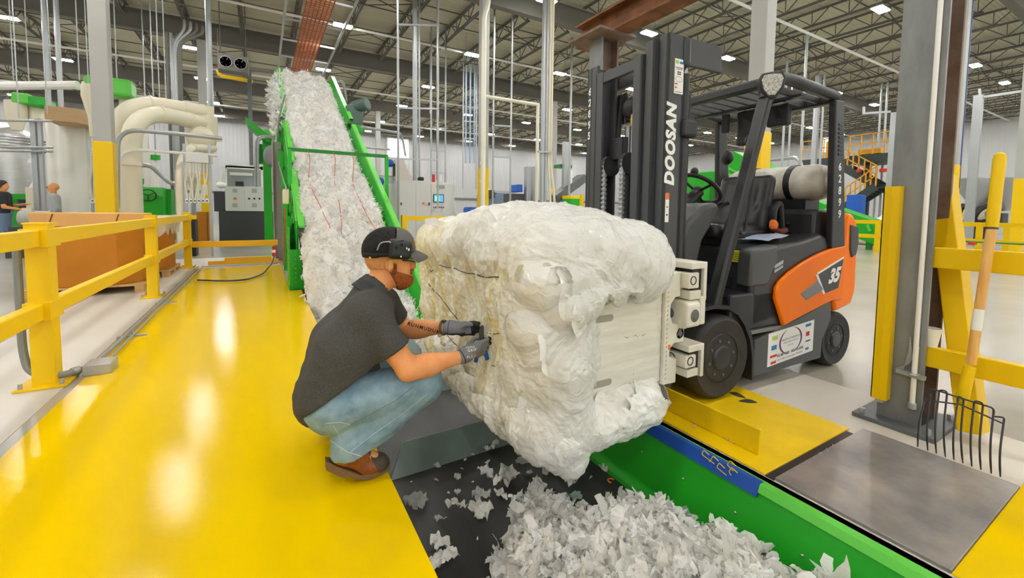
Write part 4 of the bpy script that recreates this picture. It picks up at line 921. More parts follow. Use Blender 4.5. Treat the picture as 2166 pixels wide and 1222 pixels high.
B(m, 'sign_ring', INKP, sp, smooth=0)
def patch(a0, a1, b0, b1, mt): B(MB().add([Vector(PL(a, b))+Vector((0, -0.0006, 0)) for a, b in ((a0, b0), (a1, b0), (a1, b1), (a0, b1))], [(0, 1, 2, 3)]), 'sign_patch', mt, sp, smooth=0)
patch(0.08, 0.19, 0.76, 0.88, INKG); patch(0.07, 0.18, 0.46, 0.60, INKB); patch(0.05, 0.19, 0.24, 0.31, INKR); patch(0.07, 0.18, 0.04, 0.12, INKR); patch(0.80, 0.93, 0.84, 0.93, INKB); patch(0.82, 0.90, 0.54, 0.68, INKR); patch(0.82, 0.93, 0.36, 0.40, INK); patch(0.82, 0.90, 0.10, 0.17, INKB)
# labels on the cowl and hood front
B(MB().box(0.356, 0.3595, -0.40, -0.27, 0.90, 0.985), 'warning_label', LABELY, smooth=0)
m = MB()
for k in range(5): m.box(0.3552, 0.356, -0.39, -0.28, 0.912+0.013*k, 0.916+0.013*k)
B(m, 'label_print', INK, smooth=0)
B(MB().box(0.355, 0.3595, 0.10, 0.17, 0.86, 0.95), 'hood_label', LABELW, smooth=0); B(MB().box(0.3545, 0.355, 0.12, 0.15, 0.90, 0.93), 'label_print', INK, smooth=0)
m = MB()
for i in range(4): 
    for j in range(2): m.box(0.3548, 0.3555, 0.11+0.028*i, 0.13+0.028*i, 0.79+0.02*j, 0.803+0.02*j)
B(m, 'hood_plate', GALV, smooth=0)
m = MB(); m.box(0.353, 0.359, -0.35, -0.19, 0.71, 0.72); m.box(0.353, 0.359, -0.35, -0.34, 0.72, 0.79); m.box(0.353, 0.359, -0.20, -0.19, 0.72, 0.79); B(m, 'hood_recess', BLK, smooth=0)
B(MB().prism([(0.60, 0.855), (0.70, 0.89), (0.70, 0.915), (0.60, 0.88)], 'y', -0.507, -0.50), 'hood_plate', GALV, smooth=0); B(MB().prism([(0.60, 0.825), (0.70, 0.86), (0.70, 0.88), (0.60, 0.845)], 'y', -0.507, -0.50), 'hood_plate', GALV, smooth=0)
B(MB().box(1.175, 1.182, -0.05, 0.03, 1.14, 1.22), 'cowl_label', LABELW, smooth=0); B(MB().box(1.174, 1.175, -0.05, 0.03, 1.195, 1.22), 'label_patch', LABELO, smooth=0)
# ------------------------------------------------------------------ bale clamp (world axes; still part of the truck)
def W(m, name, mt, parent=None, **k): return m.build(name, mt, parent or ft, **k)
XA = 1.985
for z0, z1, nm in ((0.785, 0.985, 'upper_slide'), (0.36, 0.535, 'lower_slide')):
    h = z1-z0
    r = W(MB().box(XA+0.075, XA+0.10, 1.44, 2.95, z0-0.01, z1), nm, CLAMP, smooth=0, bev=0.004)
    W(MB().box(XA-0.03, XA+0.08, 1.44, 2.95, z1-0.035, z1), 'slide_rail', CLAMP, r, smooth=0, bev=0.004)
    W(MB().box(XA-0.045, XA+0.04, 1.445, 2.95, z0+h*0.30, z1-0.055), 'slide_bar', CLAMP, r, smooth=0, bev=0.006)
    W(MB().box(XA-0.03, XA+0.06, 1.445, 2.95, z0, z0+h*0.24), 'slide_rail', CLAMP, r, smooth=0, bev=0.004)
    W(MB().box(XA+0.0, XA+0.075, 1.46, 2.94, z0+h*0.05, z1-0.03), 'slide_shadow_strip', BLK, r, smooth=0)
    W(MB().tube([Vector((XA-0.0465, 1.54+0.024*math.cos(a), z0+h*0.52+0.024*math.sin(a))) for a in np.linspace(0, 2*PI, 21)[:-1]], 0.003, 5, closed=True), 'slide_pin', BLK, r)
    W(MB().tube([Vector((XA-0.01+0.022*math.cos(a), 1.4445, z0+h*0.52+0.022*math.sin(a))) for a in np.linspace(0, 2*PI, 21)[:-1]], 0.003, 5, closed=True), 'slide_pin', BLK, r)
W(MB().box(XA+0.06, XA+0.11, 1.75, 2.7, 0.3, 1.06), 'clamp_carriage', BLKM, smooth=0, bev=0.006)
m = MB(); m.box(XA+0.055, XA+0.10, 1.44, 1.60, 0.64, 0.80); W(m, 'clamp_frame', CLAMP, smooth=0, bev=0.01)
m = MB(); m.prism([(1.435, 0.64), (1.435, 0.76), (1.455, 0.78), (1.62, 0.78), (1.62, 0.62), (1.52, 0.60), (1.50, 0.62)], 'x', XA-0.06, XA+0.05); cyl_ = W(m, 'cylinder_mount', CLAMP, smooth=0, bev=0.012)
W(MB().lathe([(0.0, -0.003), (0.018, -0.003), (0.02, 0.0), (0.035, 0.002), (0.035, 0.02)], (XA-0.0, 1.432, 0.70), (0, 1, 0), 18), 'port_fitting', STEEL, cyl_)
W(MB().lathe([(0.0, -0.004), (0.024, -0.004), (0.03, 0.0), (0.03, 0.02)], (XA-0.062, 1.55, 0.70), (1, 0, 0), 18), 'port_fitting', STEEL, cyl_)
YN = 1.515
arm = [(1.20, 0.34), (1.20, 0.90), (1.845, 0.915), (1.85, 0.335)]
for y0, y1, lab in ((YN, YN+0.03, 'near'), (3.03, 3.06, 'far')):
    a_ = W(MB().prism(arm, 'y', y0, y1), 'clamp_arm', CLAMPS, smooth=0, bev=0.01)
    bp = [(1.82, 0.33), (1.82, 0.925), (1.935, 0.935), (1.94, 0.80), (1.90, 0.795), (1.865, 0.76), (1.865, 0.70), (1.885, 0.655), (1.93, 0.645), (1.98, 0.64), (1.98, 0.545), (1.90, 0.545), (1.87, 0.52), (1.865, 0.48), (1.895, 0.465), (1.925, 0.46), (1.925, 0.325)]
    W(MB().prism(bp, 'y', y0-0.022, y1+0.02), 'arm_root', CLAMP, a_, smooth=0, bev=0.006)
    W(MB().box(1.885, 1.99, y0+0.0, y1+0.12, 0.80, 0.93), 'arm_slide_block', CLAMP, a_, smooth=0, bev=0.006); W(MB().box(1.875, 1.98, y0+0.0, y1+0.12, 0.37, 0.46), 'arm_slide_block', CLAMP, a_, smooth=0, bev=0.006)
    if lab == 'near':
        W(MB().lathe([(0.0, -0.003), (0.014, -0.003), (0.016, 0.002), (0.03, 0.002), (0.03, 0.01)], (1.945, y0-0.024, 0.595), (0, 1, 0), 16), 'port_fitting', STEEL, a_)
        for z in (0.735, 0.415):
            st_ = [(1.325+0.017*math.cos(t_)+dx, z+0.017*math.sin(t_)) for dx, t_s in ((0.13, np.linspace(-PI/2, PI/2, 9)), (0, np.linspace(PI/2, 1.5*PI, 9))) for t_ in t_s]
            W(MB().prism(st_, 'y', y0-0.0015, y0+0.004), 'arm_slot', mat('slot_grey', srgb(160, 156, 144), 0.7), a_, smooth=0)
        m = MB(); m.box(1.852, 1.87, y0-0.0235, y0-0.0215, 0.52, 0.545); W(m, 'arm_sticker', LABELO, a_, smooth=0)
        m = MB()
        for k in range(22): m.bar((1.835, y0-0.0225, 0.36+0.0245*k), (1.842, y0-0.0225, 0.368+0.0245*k), 0.003, 0.002, (0, 1, 0))
        m.tube([(1.823, y0-0.004, 0.34+0.006*k) if False else (1.8195+0.0015*math.sin(k*1.7), y0-0.0015, 0.34+0.019*k) for k in range(31)], 0.0016, 4)
        W(m, 'weld_seam', mat('grime', srgb(150, 140, 118), 0.8), a_, smooth=0)
        m = MB()
        for (xa, za, xb, zb) in ((1.42, 0.352, 1.84, 0.345), (1.62, 0.37, 1.624, 0.46), (1.70, 0.88, 1.78, 0.80), (1.55, 0.62, 1.70, 0.615), (1.78, 0.74, 1.80, 0.60)):
            n_ = 9; pts = []
            for k in range(n_): pts += [(xa+(xb-xa)*k/(n_-1)+0.006*math.sin(k*2.3), y0-0.0012, za+(zb-za)*k/(n_-1)+0.005*math.cos(k*3.1)+d*0.0022*(1+math.sin(k*1.9))) for d in (0, 1)]
            m.grid(pts, n_, 2)
        W(m, 'paint_scuff', mat('scuff_brown', srgb(128, 116, 98), 0.8), a_, smooth=0)
# things lying on the truck
def lump(name, label, cat, c, r, mt, seed, group=None, parent=None, sq=0.35):
    n = 24; mb = MB().sph((0, 0, 0), 1, n=n, m=14); v = np.array(mb.v); d = 1+sq*fbm(v*1.6+seed, 3); v = v*d[:, None]*np.array(r); v[:, 2] = np.maximum(v[:, 2], -r[2]*0.7); mb.v = [tuple(x) for x in v+np.array(c)]
    o = mb.build(name, mt, None, smooth=PI)
    return tag(o, label, cat, group)
P = lambda u_, v_, z_: FM @ Vector((u_, v_, z_))
MAR = mat('maroon_fabric', srgb(150, 84, 72), 0.8, var=0.35, vscale=22); MARD = mat('dark_red_fabric', srgb(116, 44, 52), 0.8, var=0.3, vscale=22)
lump('work_glove', 'dusty pink work glove rolled up on the truck hood', 'glove', P(1.08, -0.24, 1.115), (0.075, 0.05, 0.045), MAR, 1.0, 'gloves on the truck hood')
lump('work_glove', 'reddish brown work glove lying highest on the truck hood', 'glove', P(1.10, -0.20, 1.165), (0.10, 0.045, 0.032), MARD, 4.0, 'gloves on the truck hood')
lump('work_glove', 'striped red and tan glove lying behind the blue sheet', 'glove', P(0.93, -0.30, 1.068), (0.06, 0.045, 0.03), mat('striped_fabric', srgb(214, 170, 130), 0.8, var=0.6, vscale=40, vcol=srgb(150, 40, 60)), 8.0, 'gloves on the truck hood')
lump('ear_plug_pouch', 'small amber pouch tucked beside the truck seat', 'pouch', P(0.90, -0.30, 1.16), (0.035, 0.03, 0.045), LABELO, 3.0)
m = MB(); pts = []
for i in range(6):
    for j in range(5): pts.append(P(0.62+0.05*i, -0.44+0.06*j, 1.05+0.008*i+0.006*math.sin(i*1.3+j)))
m.grid(pts, 6, 5); tag(m.build('paper_sheet', mat('pale_blue_paper', srgb(178, 196, 220), 0.6), smooth=PI), 'pale blue paper sheet lying on the truck hood', 'paper')
# ------------------------------------------------------------------ plastic bale in the clamp
def warp(p, s, a): return p + a*np.stack([gn(p*s+3.1), gn(p*s+11.7), gn(p*s+23.9)], 1)
def normals(v, F):
    a = v[F[:, 2]]-v[F[:, 0]]; b = v[F[:, 3]]-v[F[:, 1]]; n = np.cross(a, b); N = np.zeros_like(v)
    for k in range(4): np.add.at(N, F[:, k], n)
    return N/np.maximum(np.linalg.norm(N, axis=1), 1e-12)[:, None], n/np.maximum(np.linalg.norm(n, axis=1), 1e-12)[:, None]
def bale_f(p):
    d = rbox_(p, (1.41, 2.30, 0.67), (0.39, 0.72, 0.45), 0.10)
    d = smin(d, ell_(p, (1.36, 2.05, 1.06), (0.38, 0.48, 0.17)), 0.10)
    d = smin(d, ell_(p, (1.20, 2.65, 1.02), (0.26, 0.42, 0.17)), 0.08)
    d = smin(d, cap_(p, (1.14, 1.60, 1.02), (1.68, 1.60, 0.99), 0.14, 0.125), 0.05)
    d = smin(d, cap_(p, (1.30, 1.57, 0.92), (1.68, 1.57, 0.95), 0.07, 0.09), 0.05)
    d = smin(d, cap_(p, (1.13, 1.60, 0.95), (1.19, 1.58, 0.34), 0.12, 0.13), 0.06)
    d = smin(d, cap_(p, (1.06, 1.52, 0.94), (1.62, 1.535, 1.0), 0.085, 0.07), 0.03)
    d = smin(d, cap_(p, (1.14, 1.505, 0.84), (1.50, 1.515, 0.945), 0.075, 0.06), 0.025)
    d = smin(d, cap_(p, (1.05, 1.56, 0.72), (1.16, 1.50, 0.50), 0.07, 0.06), 0.03)
    d = smin(d, ell_(p, (1.50, 1.60, 1.0), (0.34, 0.16, 0.11), rotm((0, 1, 0), 0.28)), 0.04)
    d = smin(d, cap_(p, (1.16, 1.58, 0.25), (1.71, 1.62, 0.26), 0.13, 0.125), 0.05)
    d = smin(d, cap_(p, (1.40, 1.58, 0.235), (1.73, 1.58, 0.265), 0.11, 0.10), 0.03)
    d = smin(d, cap_(p, (1.17, 1.55, 0.20), (1.22, 1.52, 0.10), 0.09, 0.045), 0.05)
    d = smin(d, cap_(p, (1.05, 2.45, 0.33), (1.13, 1.70, 0.26), 0.10, 0.12), 0.07)
    d = smin(d, cap_(p, (1.24, 1.535, 0.86), (1.28, 1.50, 0.72), 0.045, 0.025), 0.02)
    d = smin(d, cap_(p, (1.30, 1.53, 0.90), (1.33, 1.495, 0.76), 0.035, 0.03), 0.02)
    d = smin(d, cap_(p, (1.22, 1.53, 0.68), (1.30, 1.515, 0.50), 0.05, 0.03), 0.03)
    # keep the clamp plate clear of the bale
    cut = rbox_(p, (1.66, 1.44, 0.615), (0.34, 0.112, 0.225), 0.02)
    return smax(d, -cut, 0.012)
bv, bF = isosurf(bale_f, (0.80, 1.30, 0.0), (2.06, 3.2, 1.45), 0.0125)
def subdiv(v, F):
    n = len(v); k = len(F); e = np.stack([F, np.roll(F, -1, 1)], 2).reshape(-1, 2); es = np.sort(e, 1); key, inv = np.unique(es[:, 0]*n+es[:, 1], return_inverse=True)
    mids = (v[key//n]+v[key % n])/2; fc_ = v[F].mean(1); m_ = inv.reshape(k, 4)+n; c_ = np.arange(k)+n+len(mids)
    return np.concatenate([v, mids, fc_]), np.concatenate([np.stack([F[:, i], m_[:, i], c_, m_[:, (i+3) % 4]], 1) for i in range(4)])
bv, bF = subdiv(bv, bF)
bN, _ = normals(bv, bF)
for _k in range(2):
    s_ = np.zeros_like(bN); 
    for a_, c_ in ((0, 1), (1, 2), (2, 3), (3, 0)): np.add.at(s_, bF[:, a_], bN[bF[:, c_]]); np.add.at(s_, bF[:, c_], bN[bF[:, a_]])
    bN = s_/np.maximum(np.linalg.norm(s_, axis=1), 1e-9)[:, None]
wl = np.clip(-bN[:, 0]*1.4-0.1, 0, 1)*np.clip((bv[:, 1]-1.5)/0.15, 0, 1)
wp = warp(bv, 2.2, 0.16)
msk = np.clip(0.5+2.2*gn(bv*2.4+60), 0, 1); wq = warp(bv, 1.8, 0.3)
fold = msk*ridge(wq@rotm((0, 1, 0), 0.75)*np.array([2.4, 2.4, 8.0])+5, 5, 0.6)+(1-msk)*ridge(wq@rotm((0, 1, 0), -0.95)*np.array([2.4, 2.4, 8.0])+15, 5, 0.6); soft = fbm(bv*2.6, 3); crink = ridge(warp(bv, 6, 0.08)*np.array([9, 9, 18]), 4, 0.6)
strand = ridge(warp(bv, 5, 0.07)*np.array([7, 15, 3.6]), 5, 0.6); lay = fbm(bv*np.array([5, 7, 3]), 4)
side = np.clip(-bN[:, 1], 0, 1); near_arm = np.clip(1-np.abs(np.where((bv[:, 0] > 1.30) & (bv[:, 2] > 0.36) & (bv[:, 2] < 0.86) & (bv[:, 1] < 1.62), 0, 1)), 0, 1)
disp = (1-wl)*(0.016*fold+0.036*soft+0.0035*crink)+wl*(0.019*strand+0.05*lay+0.004*crink)
disp = disp*(1-near_arm)-0.01*near_arm
b2 = bv+bN*disp[:, None]
cd_ = bF.mean if False else None
fc = b2[bF].mean(1); fw = wl[bF].mean(1)+0.35*fbm(fc*7, 3)
bale = thing('plastic_bale', 'big square bale of crumpled white plastic film held in the truck clamp', 'plastic bale', (1.45, 2.28, 0.2))
me = np_mesh('film_body', b2, bF); me.polygons.foreach_set('material_index', (fw > 0.42).astype(np.int32)[:len(me.polygons)])
body = finish('film_body', me, [FILM, FILMY], bale, PI)
bvh = BVHTree.FromPolygons([tuple(x) for x in b2], [tuple(f) for f in bF])
def hit(px, py, off=0.004):
    d = ray(px, py).normalized(); h = bvh.ray_cast(CP, d, 20)
    return (h[0]-d*off) if h[0] else None
def patch_film(name, sel, off, sc, amp, mt, seed):
    idx = np.where(sel[bF].all(1))[0]; f = bF[idx]; used, inv = np.unique(f, return_inverse=True); v = b2[used].copy(); n = bN[used]
    wv = warp(v+seed, 2.5, 0.2); v += n*(off+amp*np.maximum(ridge(wv*np.array(sc)+seed, 3), -0.25)+amp*0.7*fbm(v*5+seed, 2))[:, None]
    return finish(name, np_mesh(name, v, inv.reshape(f.shape)), mt, bale, PI)
edge = fbm(bv*6, 3)*0.10
patch_film('top_sheet', (bv[:, 2]+edge > 0.98) & (bv[:, 1] < 2.4+edge), 0.012, (3, 3, 5), 0.022, FILMC, 2.0)
patch_film('front_sheet', (bv[:, 1] < 1.66) & (bv[:, 2]+edge*1.5 > 0.86) & (bv[:, 0] > 1.1), 0.014, (6, 4, 3), 0.018, FILMC, 7.0)
patch_film('corner_sheet', (bv[:, 0]+edge*1.2 < 1.31) & (bv[:, 1] < 1.75+edge*2) & (bv[:, 2] < 0.95), 0.010, (5, 5, 2.5), 0.016, FILMC, 4.0)
patch_film('lower_sheet', (bv[:, 2]+edge < 0.33) & (bv[:, 1] < 2.6), 0.006, (3, 5, 5), 0.02, FILM, 9.0)
# hanging loose film at the lower edge of the open face
m = MB(); pts = []; n1, n2 = 40, 14
path = [Vector((0.985, 2.62, 0.42)), Vector((0.95, 2.35, 0.38)), Vector((0.97, 2.05, 0.30)), Vector((1.03, 1.80, 0.27)), Vector((1.10, 1.62, 0.30))]
for i in range(n1):
    t_ = i/(n1-1)*4; k = min(int(t_), 3); c = path[k].lerp(path[k+1], t_-k)
    for j in range(n2):
        u_ = j/(n2-1); q = c+Vector((-0.03*math.sin(u_*PI)-0.02+0.05*u_*u_, -0.02, 0.07-0.24*u_))
        q += Vector((mnoise.noise(q*7)*0.05+mnoise.noise(q*19)*0.02, mnoise.noise(q*7+Vector((5, 0, 0)))*0.04, mnoise.noise(q*9+Vector((0, 8, 0)))*0.05)); pts.append(q)
m.grid(pts, n1, n2).build('hanging_film', FILM, bale, smooth=PI)
def strip(c, d, L, wd, name, mt, parent=None, seed=0.0, n1=14, n2=5):
    pts = []; c, d = Vector(c), Vector(d).normalized(); s_ = d.cross(Vector((0.3, -1, 0.2))).normalized()
    for i in range(n1):
        u_ = i/(n1-1)
        for j in range(n2):
            w_ = (j/(n2-1)-0.5)*wd*(0.45+0.9*math.sin(PI*min(1, u_*0.9+0.1))); q = c+d*(L*u_)+s_*w_
            q += Vector((mnoise.noise(q*14+Vector((seed, 0, 0))), mnoise.noise(q*14+Vector((0, seed, 3))), mnoise.noise(q*14+Vector((2, 0, seed)))))*0.03; pts.append(q)
    m = MB().grid(pts, n1, n2); return m.build(name, mt, parent, smooth=PI)
for (px, py, dx, L, wd) in ((1200, 600, 0.25, 0.20, 0.12), (1222, 640, 0.15, 0.16, 0.08), (1245, 690, 0.1, 0.10, 0.05), (1180, 560, 0.9, 0.26, 0.12), (1150, 700, 0.2, 0.22, 0.10), (1205, 740, 0.1, 0.16, 0.09), (1290, 560, 1.6, 0.24, 0.10), (1110, 830, 0.3, 0.18, 0.10), (1250, 820, 0.9, 0.2, 0.08), (1130, 880, -0.1, 0.12, 0.06), (1185, 930, 0.05, 0.09, 0.05), (1000, 790, 0.1, 0.12, 0.08), (1060, 470, -0.3, -0.08, 0.12), (925, 480, -0.3, -0.05, 0.12)):
    p = hit(px, py, 0.015)
    if p: strip(p, (dx, -0.1, -1), L, wd, 'film_flap', FILM if int(px) % 3 else FILMC, bale, px*0.01)
def wire(pxs, tw=0.0015, nm='tie_wire', sag=0.004):
    pts = []
    for (a, b), (c, d) in zip(pxs[:-1], pxs[1:]):
        n_ = max(2, int(math.hypot(c-a, d-b)/6))
        for k in range(n_):
            q = hit(a+(c-a)*k/n_+1.0*math.sin(k*1.3), b+(d-b)*k/n_+1.5*math.sin(k*0.9), sag)
            if q and (not pts or (q-pts[-1]).length < 0.12): pts.append(q)
    if len(pts) > 2: MB().tube(pts, tw, 5).build(nm, HOSE, bale)
wire([(930, 560), (972, 572), (1016, 584), (1062, 588)], 0.003); wire([(906, 600), (940, 640), (962, 668), (992, 708)], 0.0025); wire([(944, 706), (975, 742)], 0.002)
wire([(1030, 704), (1075, 707), (1118, 708)], 0.0018); wire([(1040, 772), (1075, 783), (1105, 790)], 0.002); wire([(1145, 892), (1200, 880), (1260, 858), (1300, 838)], 0.0016); wire([(905, 566), (912, 574), (918, 566)], 0.0025)
for px, py in ((1098, 622), (1108, 683)):
    q = hit(px, py, 0.006)
    if q: strip(q+Vector((0, 0, 0.03)), (0, 0.1, -1), 0.06, 0.022, 'blue_scrap', mat('pale_blue_film', srgb(150, 180, 225), 0.3), bale, px*0.1, 6, 3)

# ------------------------------------------------------------------ shredded film: incline load, pit heap, scraps
def flakes(P_, N_, size, nu=4, lift=0.5, seed=1, asp=(0.3, 0.5), comb=0.0):
    r = np.random.default_rng(seed); n = len(P_); d = r.normal(size=(n, 3)); d += N_*0.35
    if comb: q = P_*4.5; d = d*(1-comb)+comb*4.0*np.stack([gn(q+3), gn(q+31), gn(q+57)], 1)+N_*0.25
    if True: d /= np.linalg.norm(d, axis=1)[:, None]
    s_ = np.cross(d, r.normal(size=(n, 3))); s_ /= np.linalg.norm(s_, axis=1)[:, None]; b = np.cross(d, s_); L = size*(0.5+r.random(n)*1.0); W_ = L*(asp[0]+asp[1]*r.random(n)); C = (r.random(n)-0.5)*2.6
    V = []
    for i in range(nu):
        t_ = i/(nu-1); a = C*t_; c = P_+d*(L*t_*np.cos(a*0.6))[:, None]+b*(L*t_*np.sin(a))[:, None]
        for j in (-1, 0, 1): V.append(c+s_*(W_*0.5*j*(0.5+0.8*np.sin(np.pi*(0.15+0.75*t_))))[:, None]+b*((0.0 if j else 1.0)*W_*0.25*r.normal(size=n))[:, None]+r.normal(size=(n, 3))*(L*0.08)[:, None])
    V = np.stack(V, 1); k = nu*3; F = []
    for i in range(nu-1):
        for j in range(2): F.append([i*3+j, i*3+j+1, (i+1)*3+j+1, (i+1)*3+j])
    F = np.array(F)[None]+(np.arange(n)*k)[:, None, None]
    return V.reshape(-1, 3), F.reshape(-1, 4)
def scrap_mesh(size, aspect, seed, crump=1.0):
    n = 14; r = np.random.default_rng(seed); U, V_ = np.meshgrid(np.linspace(-0.5, 0.5, n), np.linspace(-0.5, 0.5, n), indexing='ij'); th = np.arctan2(V_, U); rad = np.maximum(np.abs(U), np.abs(V_))*2
    k = rad*(0.72+0.16*np.sin(th*2+r.random()*6)+0.12*np.sin(th*3+r.random()*6)+0.08*np.sin(th*5+r.random()*6)+0.05*np.sin(th*9+r.random()*6)); p = np.stack([np.cos(th)*k*0.5, np.sin(th)*k*0.5*aspect, U*0], -1).reshape(-1, 3)
    q = p*3.2+r.random(3)*50; p[:, 2] = crump*(0.42*np.abs(fbm(q*1.1, 3))+0.20*ridge(q*1.2, 4)); p[:, :2] += 0.12*np.stack([gn(q*2+5), gn(q*2+9)], 1)
    p[:, 2] -= p[:, 2].min(); I = np.arange(n*n).reshape(n, n); F = np.stack([I[:-1, :-1].ravel(), I[1:, :-1].ravel(), I[1:, 1:].ravel(), I[:-1, 1:].ravel()], 1); return p*size, F
def heap(name, H_, us, vs, mt, nfl, size, seed, label, cat, asp=(0.3, 0.5), crumps=0, comb=0.0):
    X_, Y_ = np.meshgrid(us, vs, indexing='ij'); x, y = X_.ravel(), Y_.ravel(); z, keep = H_(x, y)
    p = np.stack([x, y, z], 1); j = warp(p*1.0, 7, 0.05)-p; p = p+j*np.array([0.9, 0.9, 0.6])*keep[:, None]
    nu, nv = len(us), len(vs); I = np.arange(nu*nv).reshape(nu, nv); F = np.stack([I[:-1, :-1].ravel(), I[1:, :-1].ravel(), I[1:, 1:].ravel(), I[:-1, 1:].ravel()], 1)
    F = F[(keep[F] > 0.02).any(1)]
    N_, fn = normals(p, F); c = p[F].mean(1); r = np.random.default_rng(seed); pick = r.choice(len(F), nfl, replace=nfl > len(F))
    fp = c[pick]+r.normal(size=(nfl, 3))*0.012; V2, F2 = flakes(fp, fn[pick], size, seed=seed, asp=asp, comb=comb)
    allv = np.concatenate([p, V2]); allf = np.concatenate([F, F2+len(p)])
    if crumps:
        pk = r.choice(len(F), crumps); vs2, fs2, nb = [], [], len(allv)
        for q_ in range(crumps):
            v_, f_ = scrap_mesh(0.06+0.13*r.random()**1.6, 0.5+0.5*r.random(), seed*1000+q_ % 40, 1.1); R3 = rotm((0, 0, 1), r.random()*6.28)@rotm((1, 0, 0), r.normal()*0.8)@rotm((0, 1, 0), r.normal()*0.8)
            vs2.append((v_-np.array([0, 0, v_[:, 2].mean()]))@R3.T+c[pk[q_]]+fn[pk[q_]]*np.sign(fn[pk[q_]][2]+1e-6)*0.012); fs2.append(f_+nb); nb += len(v_)
        allv = np.concatenate([allv]+vs2); allf = np.concatenate([allf]+fs2)
    me = np_mesh(name, allv, allf)
    mi = np.zeros(len(allf), np.int32); mi[len(F):] = 1; me.polygons.foreach_set('material_index', mi[:len(me.polygons)])
    o = finish(name, me, [mt, FLAKE], None, PI); return tag(o, label, cat, None, 'stuff')
def load_h(x, y):
    u = (x-0.47)/1.40; b = np.where(y < YB, BZ, BZ+SL*(y-YB)); e = np.clip(1-np.abs(2*u-1)**5, 0, 1)
    rise = np.clip((y-4.5)/2.0, 0, 1); rise = rise*rise*(3-2*rise)
    q = np.stack([x, y, b*0.6], 1)
    h = (0.34+0.10*np.sin(y*1.7+1))*e*rise + 0.24*rise*e*(1-u) + rise*(0.24*fbm(q*2.3, 3)+0.085*ridge(warp(q, 2.2, 0.22)*3.6, 5, 0.6)+0.025*fbm(q*16, 2)) - 0.03
    low = np.clip((y-3.9)/0.5, 0, 1)*np.clip((fbm(q*2.7+40, 3)+0.05)*1.5, 0, 0.5)*e*(1-rise)
    end = np.clip((YEND-y)/0.5, 0, 1); h = (h+low)*end**0.5
    return b+np.maximum(h, -0.02), np.clip(h*20, 0, 1)
heap('shredded_film_load', load_h, np.linspace(0.49, 1.86, 76), np.linspace(3.0, YEND, 520), FLUFF, 15000, 0.05, 3, 'deep load of shredded white plastic film riding up the green incline', 'shredded plastic', (0.08, 0.2), 500, 0.35)
cv = bpy.data.objects['incline_conveyor']
for x, sw in ((0.72, 0.10), (1.14, -0.16), (1.46, 0.06)):
    ys_ = np.linspace(8.36, 6.7, 26); xs_ = x+sw*np.clip((8.36-ys_)/1.6, 0, 1)**2+0.03*np.sin(ys_*3); zs_ = load_h(xs_, ys_)[0]+0.05; zs_ = np.maximum(np.convolve(np.pad(zs_, 5, mode='edge'), np.ones(11)/11, 'valid'), zs_-0.06)
    MB().tube(bend([(x, yF-0.02, zF), (x+0.03, yF-0.06, zF-0.12)], 0.02)+[Vector(q) for q in zip(xs_, ys_, zs_)], 0.006, 6).build('pull_cord', CORD, cv)
def spill_h(u, v):
    z = wtop(12.6)+0*u; q = np.stack([u, v, u*0], 1); top = SL*(v-5.62)
    return top-0.05-0.55*np.clip((0.5-u)/0.2, 0, 1)**1.5*(0.7+0.9*fbm(q*3+9, 2))+0.12*fbm(q*7, 3), np.ones(len(u))
o = heap('shredded_film_spill', spill_h, np.linspace(0.27, 0.52, 14), np.linspace(11.4, 14.3, 70), FLUFF, 1300, 0.12, 5, 'tufts of white film hanging over the incline side near the top', 'shredded plastic', (0.1, 0.25))
LUMPS = [(1.22, 0.78, 0.40, 0.32), (1.52, 0.95, 0.30, 0.20), (1.02, 0.86, 0.30, 0.25), (1.45, 1.26, 0.26, 0.15), (1.20, 1.22, 0.28, 0.19), (1.64, 0.62, 0.26, 0.18), (1.0, 1.42, 0.21, 0.14), (1.18, 1.62, 0.15, 0.11), (1.42, 0.45, 0.40, 0.28), (1.36, 1.46, 0.16, 0.08), (1.56, 1.44, 0.14, 0.07)]
def heap_h(x, y):
    q = np.stack([x, y, x*0], 1); h = np.zeros(len(x))
    for cx, cy, r, a in LUMPS: h = np.maximum(h, a*np.clip(1-((x-cx)**2+(y-cy)**2)/(r*r), 0, 1)**0.6)
    k = np.clip(h*8, 0, 1); h = h+k*(0.07*fbm(q*6, 3)+0.05*ridge(warp(q, 6, 0.08)*9, 4))
    lim = 1.80+np.clip(h, 0, 0.4)*0.5; k = k*(x < lim)
    return BZ+np.maximum(h, -0.01), k
heap('shredded_film_heap', heap_h, np.linspace(0.62, 1.95, 190), np.linspace(0.25, 1.95, 240), FLUFF, 2200, 0.05, 8, 'heap of torn clear plastic film filling the near end of the pit', 'shredded plastic', (0.2, 0.5), 420)
SCR = [(942, 924, .085, .6), (880, 947, .16, .3), (1039, 952, .13, .55), (925, 986, .05, .9), (984, 973, .035, .4), (1000, 962, .03, .5), (968, 1014, .07, .7), (922, 1017, .04, .4), (880, 1066, .15, .8), (930, 1100, .07, .5), (932, 1155, .12, .8), (935, 1190, .15, .7),
       (1029, 1005, .13, .6), (1073, 1014, .19, .8), (1136, 1038, .15, .7), (1018, 1052, .13, .7), (966, 1078, .13, .4), (1015, 1090, .16, .8), (1156, 1000, .07, .9), (1180, 1003, .06, .7), (1208, 1024, .09, .6), (1277, 993, .09, .6), (1125, 935, .045, .8), (1056, 1173, .05, .6), (968, 1042, .045, .8),
       (949, 1043, .03, .4), (1032, 978, .05, .5), (977, 992, .025, .5), (1000, 1020, .022, .6), (1090, 945, .022, .7), (1250, 1010, .03, .6), (870, 1020, .02, .6), (1010, 1140, .02, .5), (1120, 1000, .05, .6), (1060, 1050, .10, .7), (1100, 1060, .13, .6), (1165, 1062, .10, .7), (1230, 1075, .10, .6), (1290, 1060, .10, .7)]
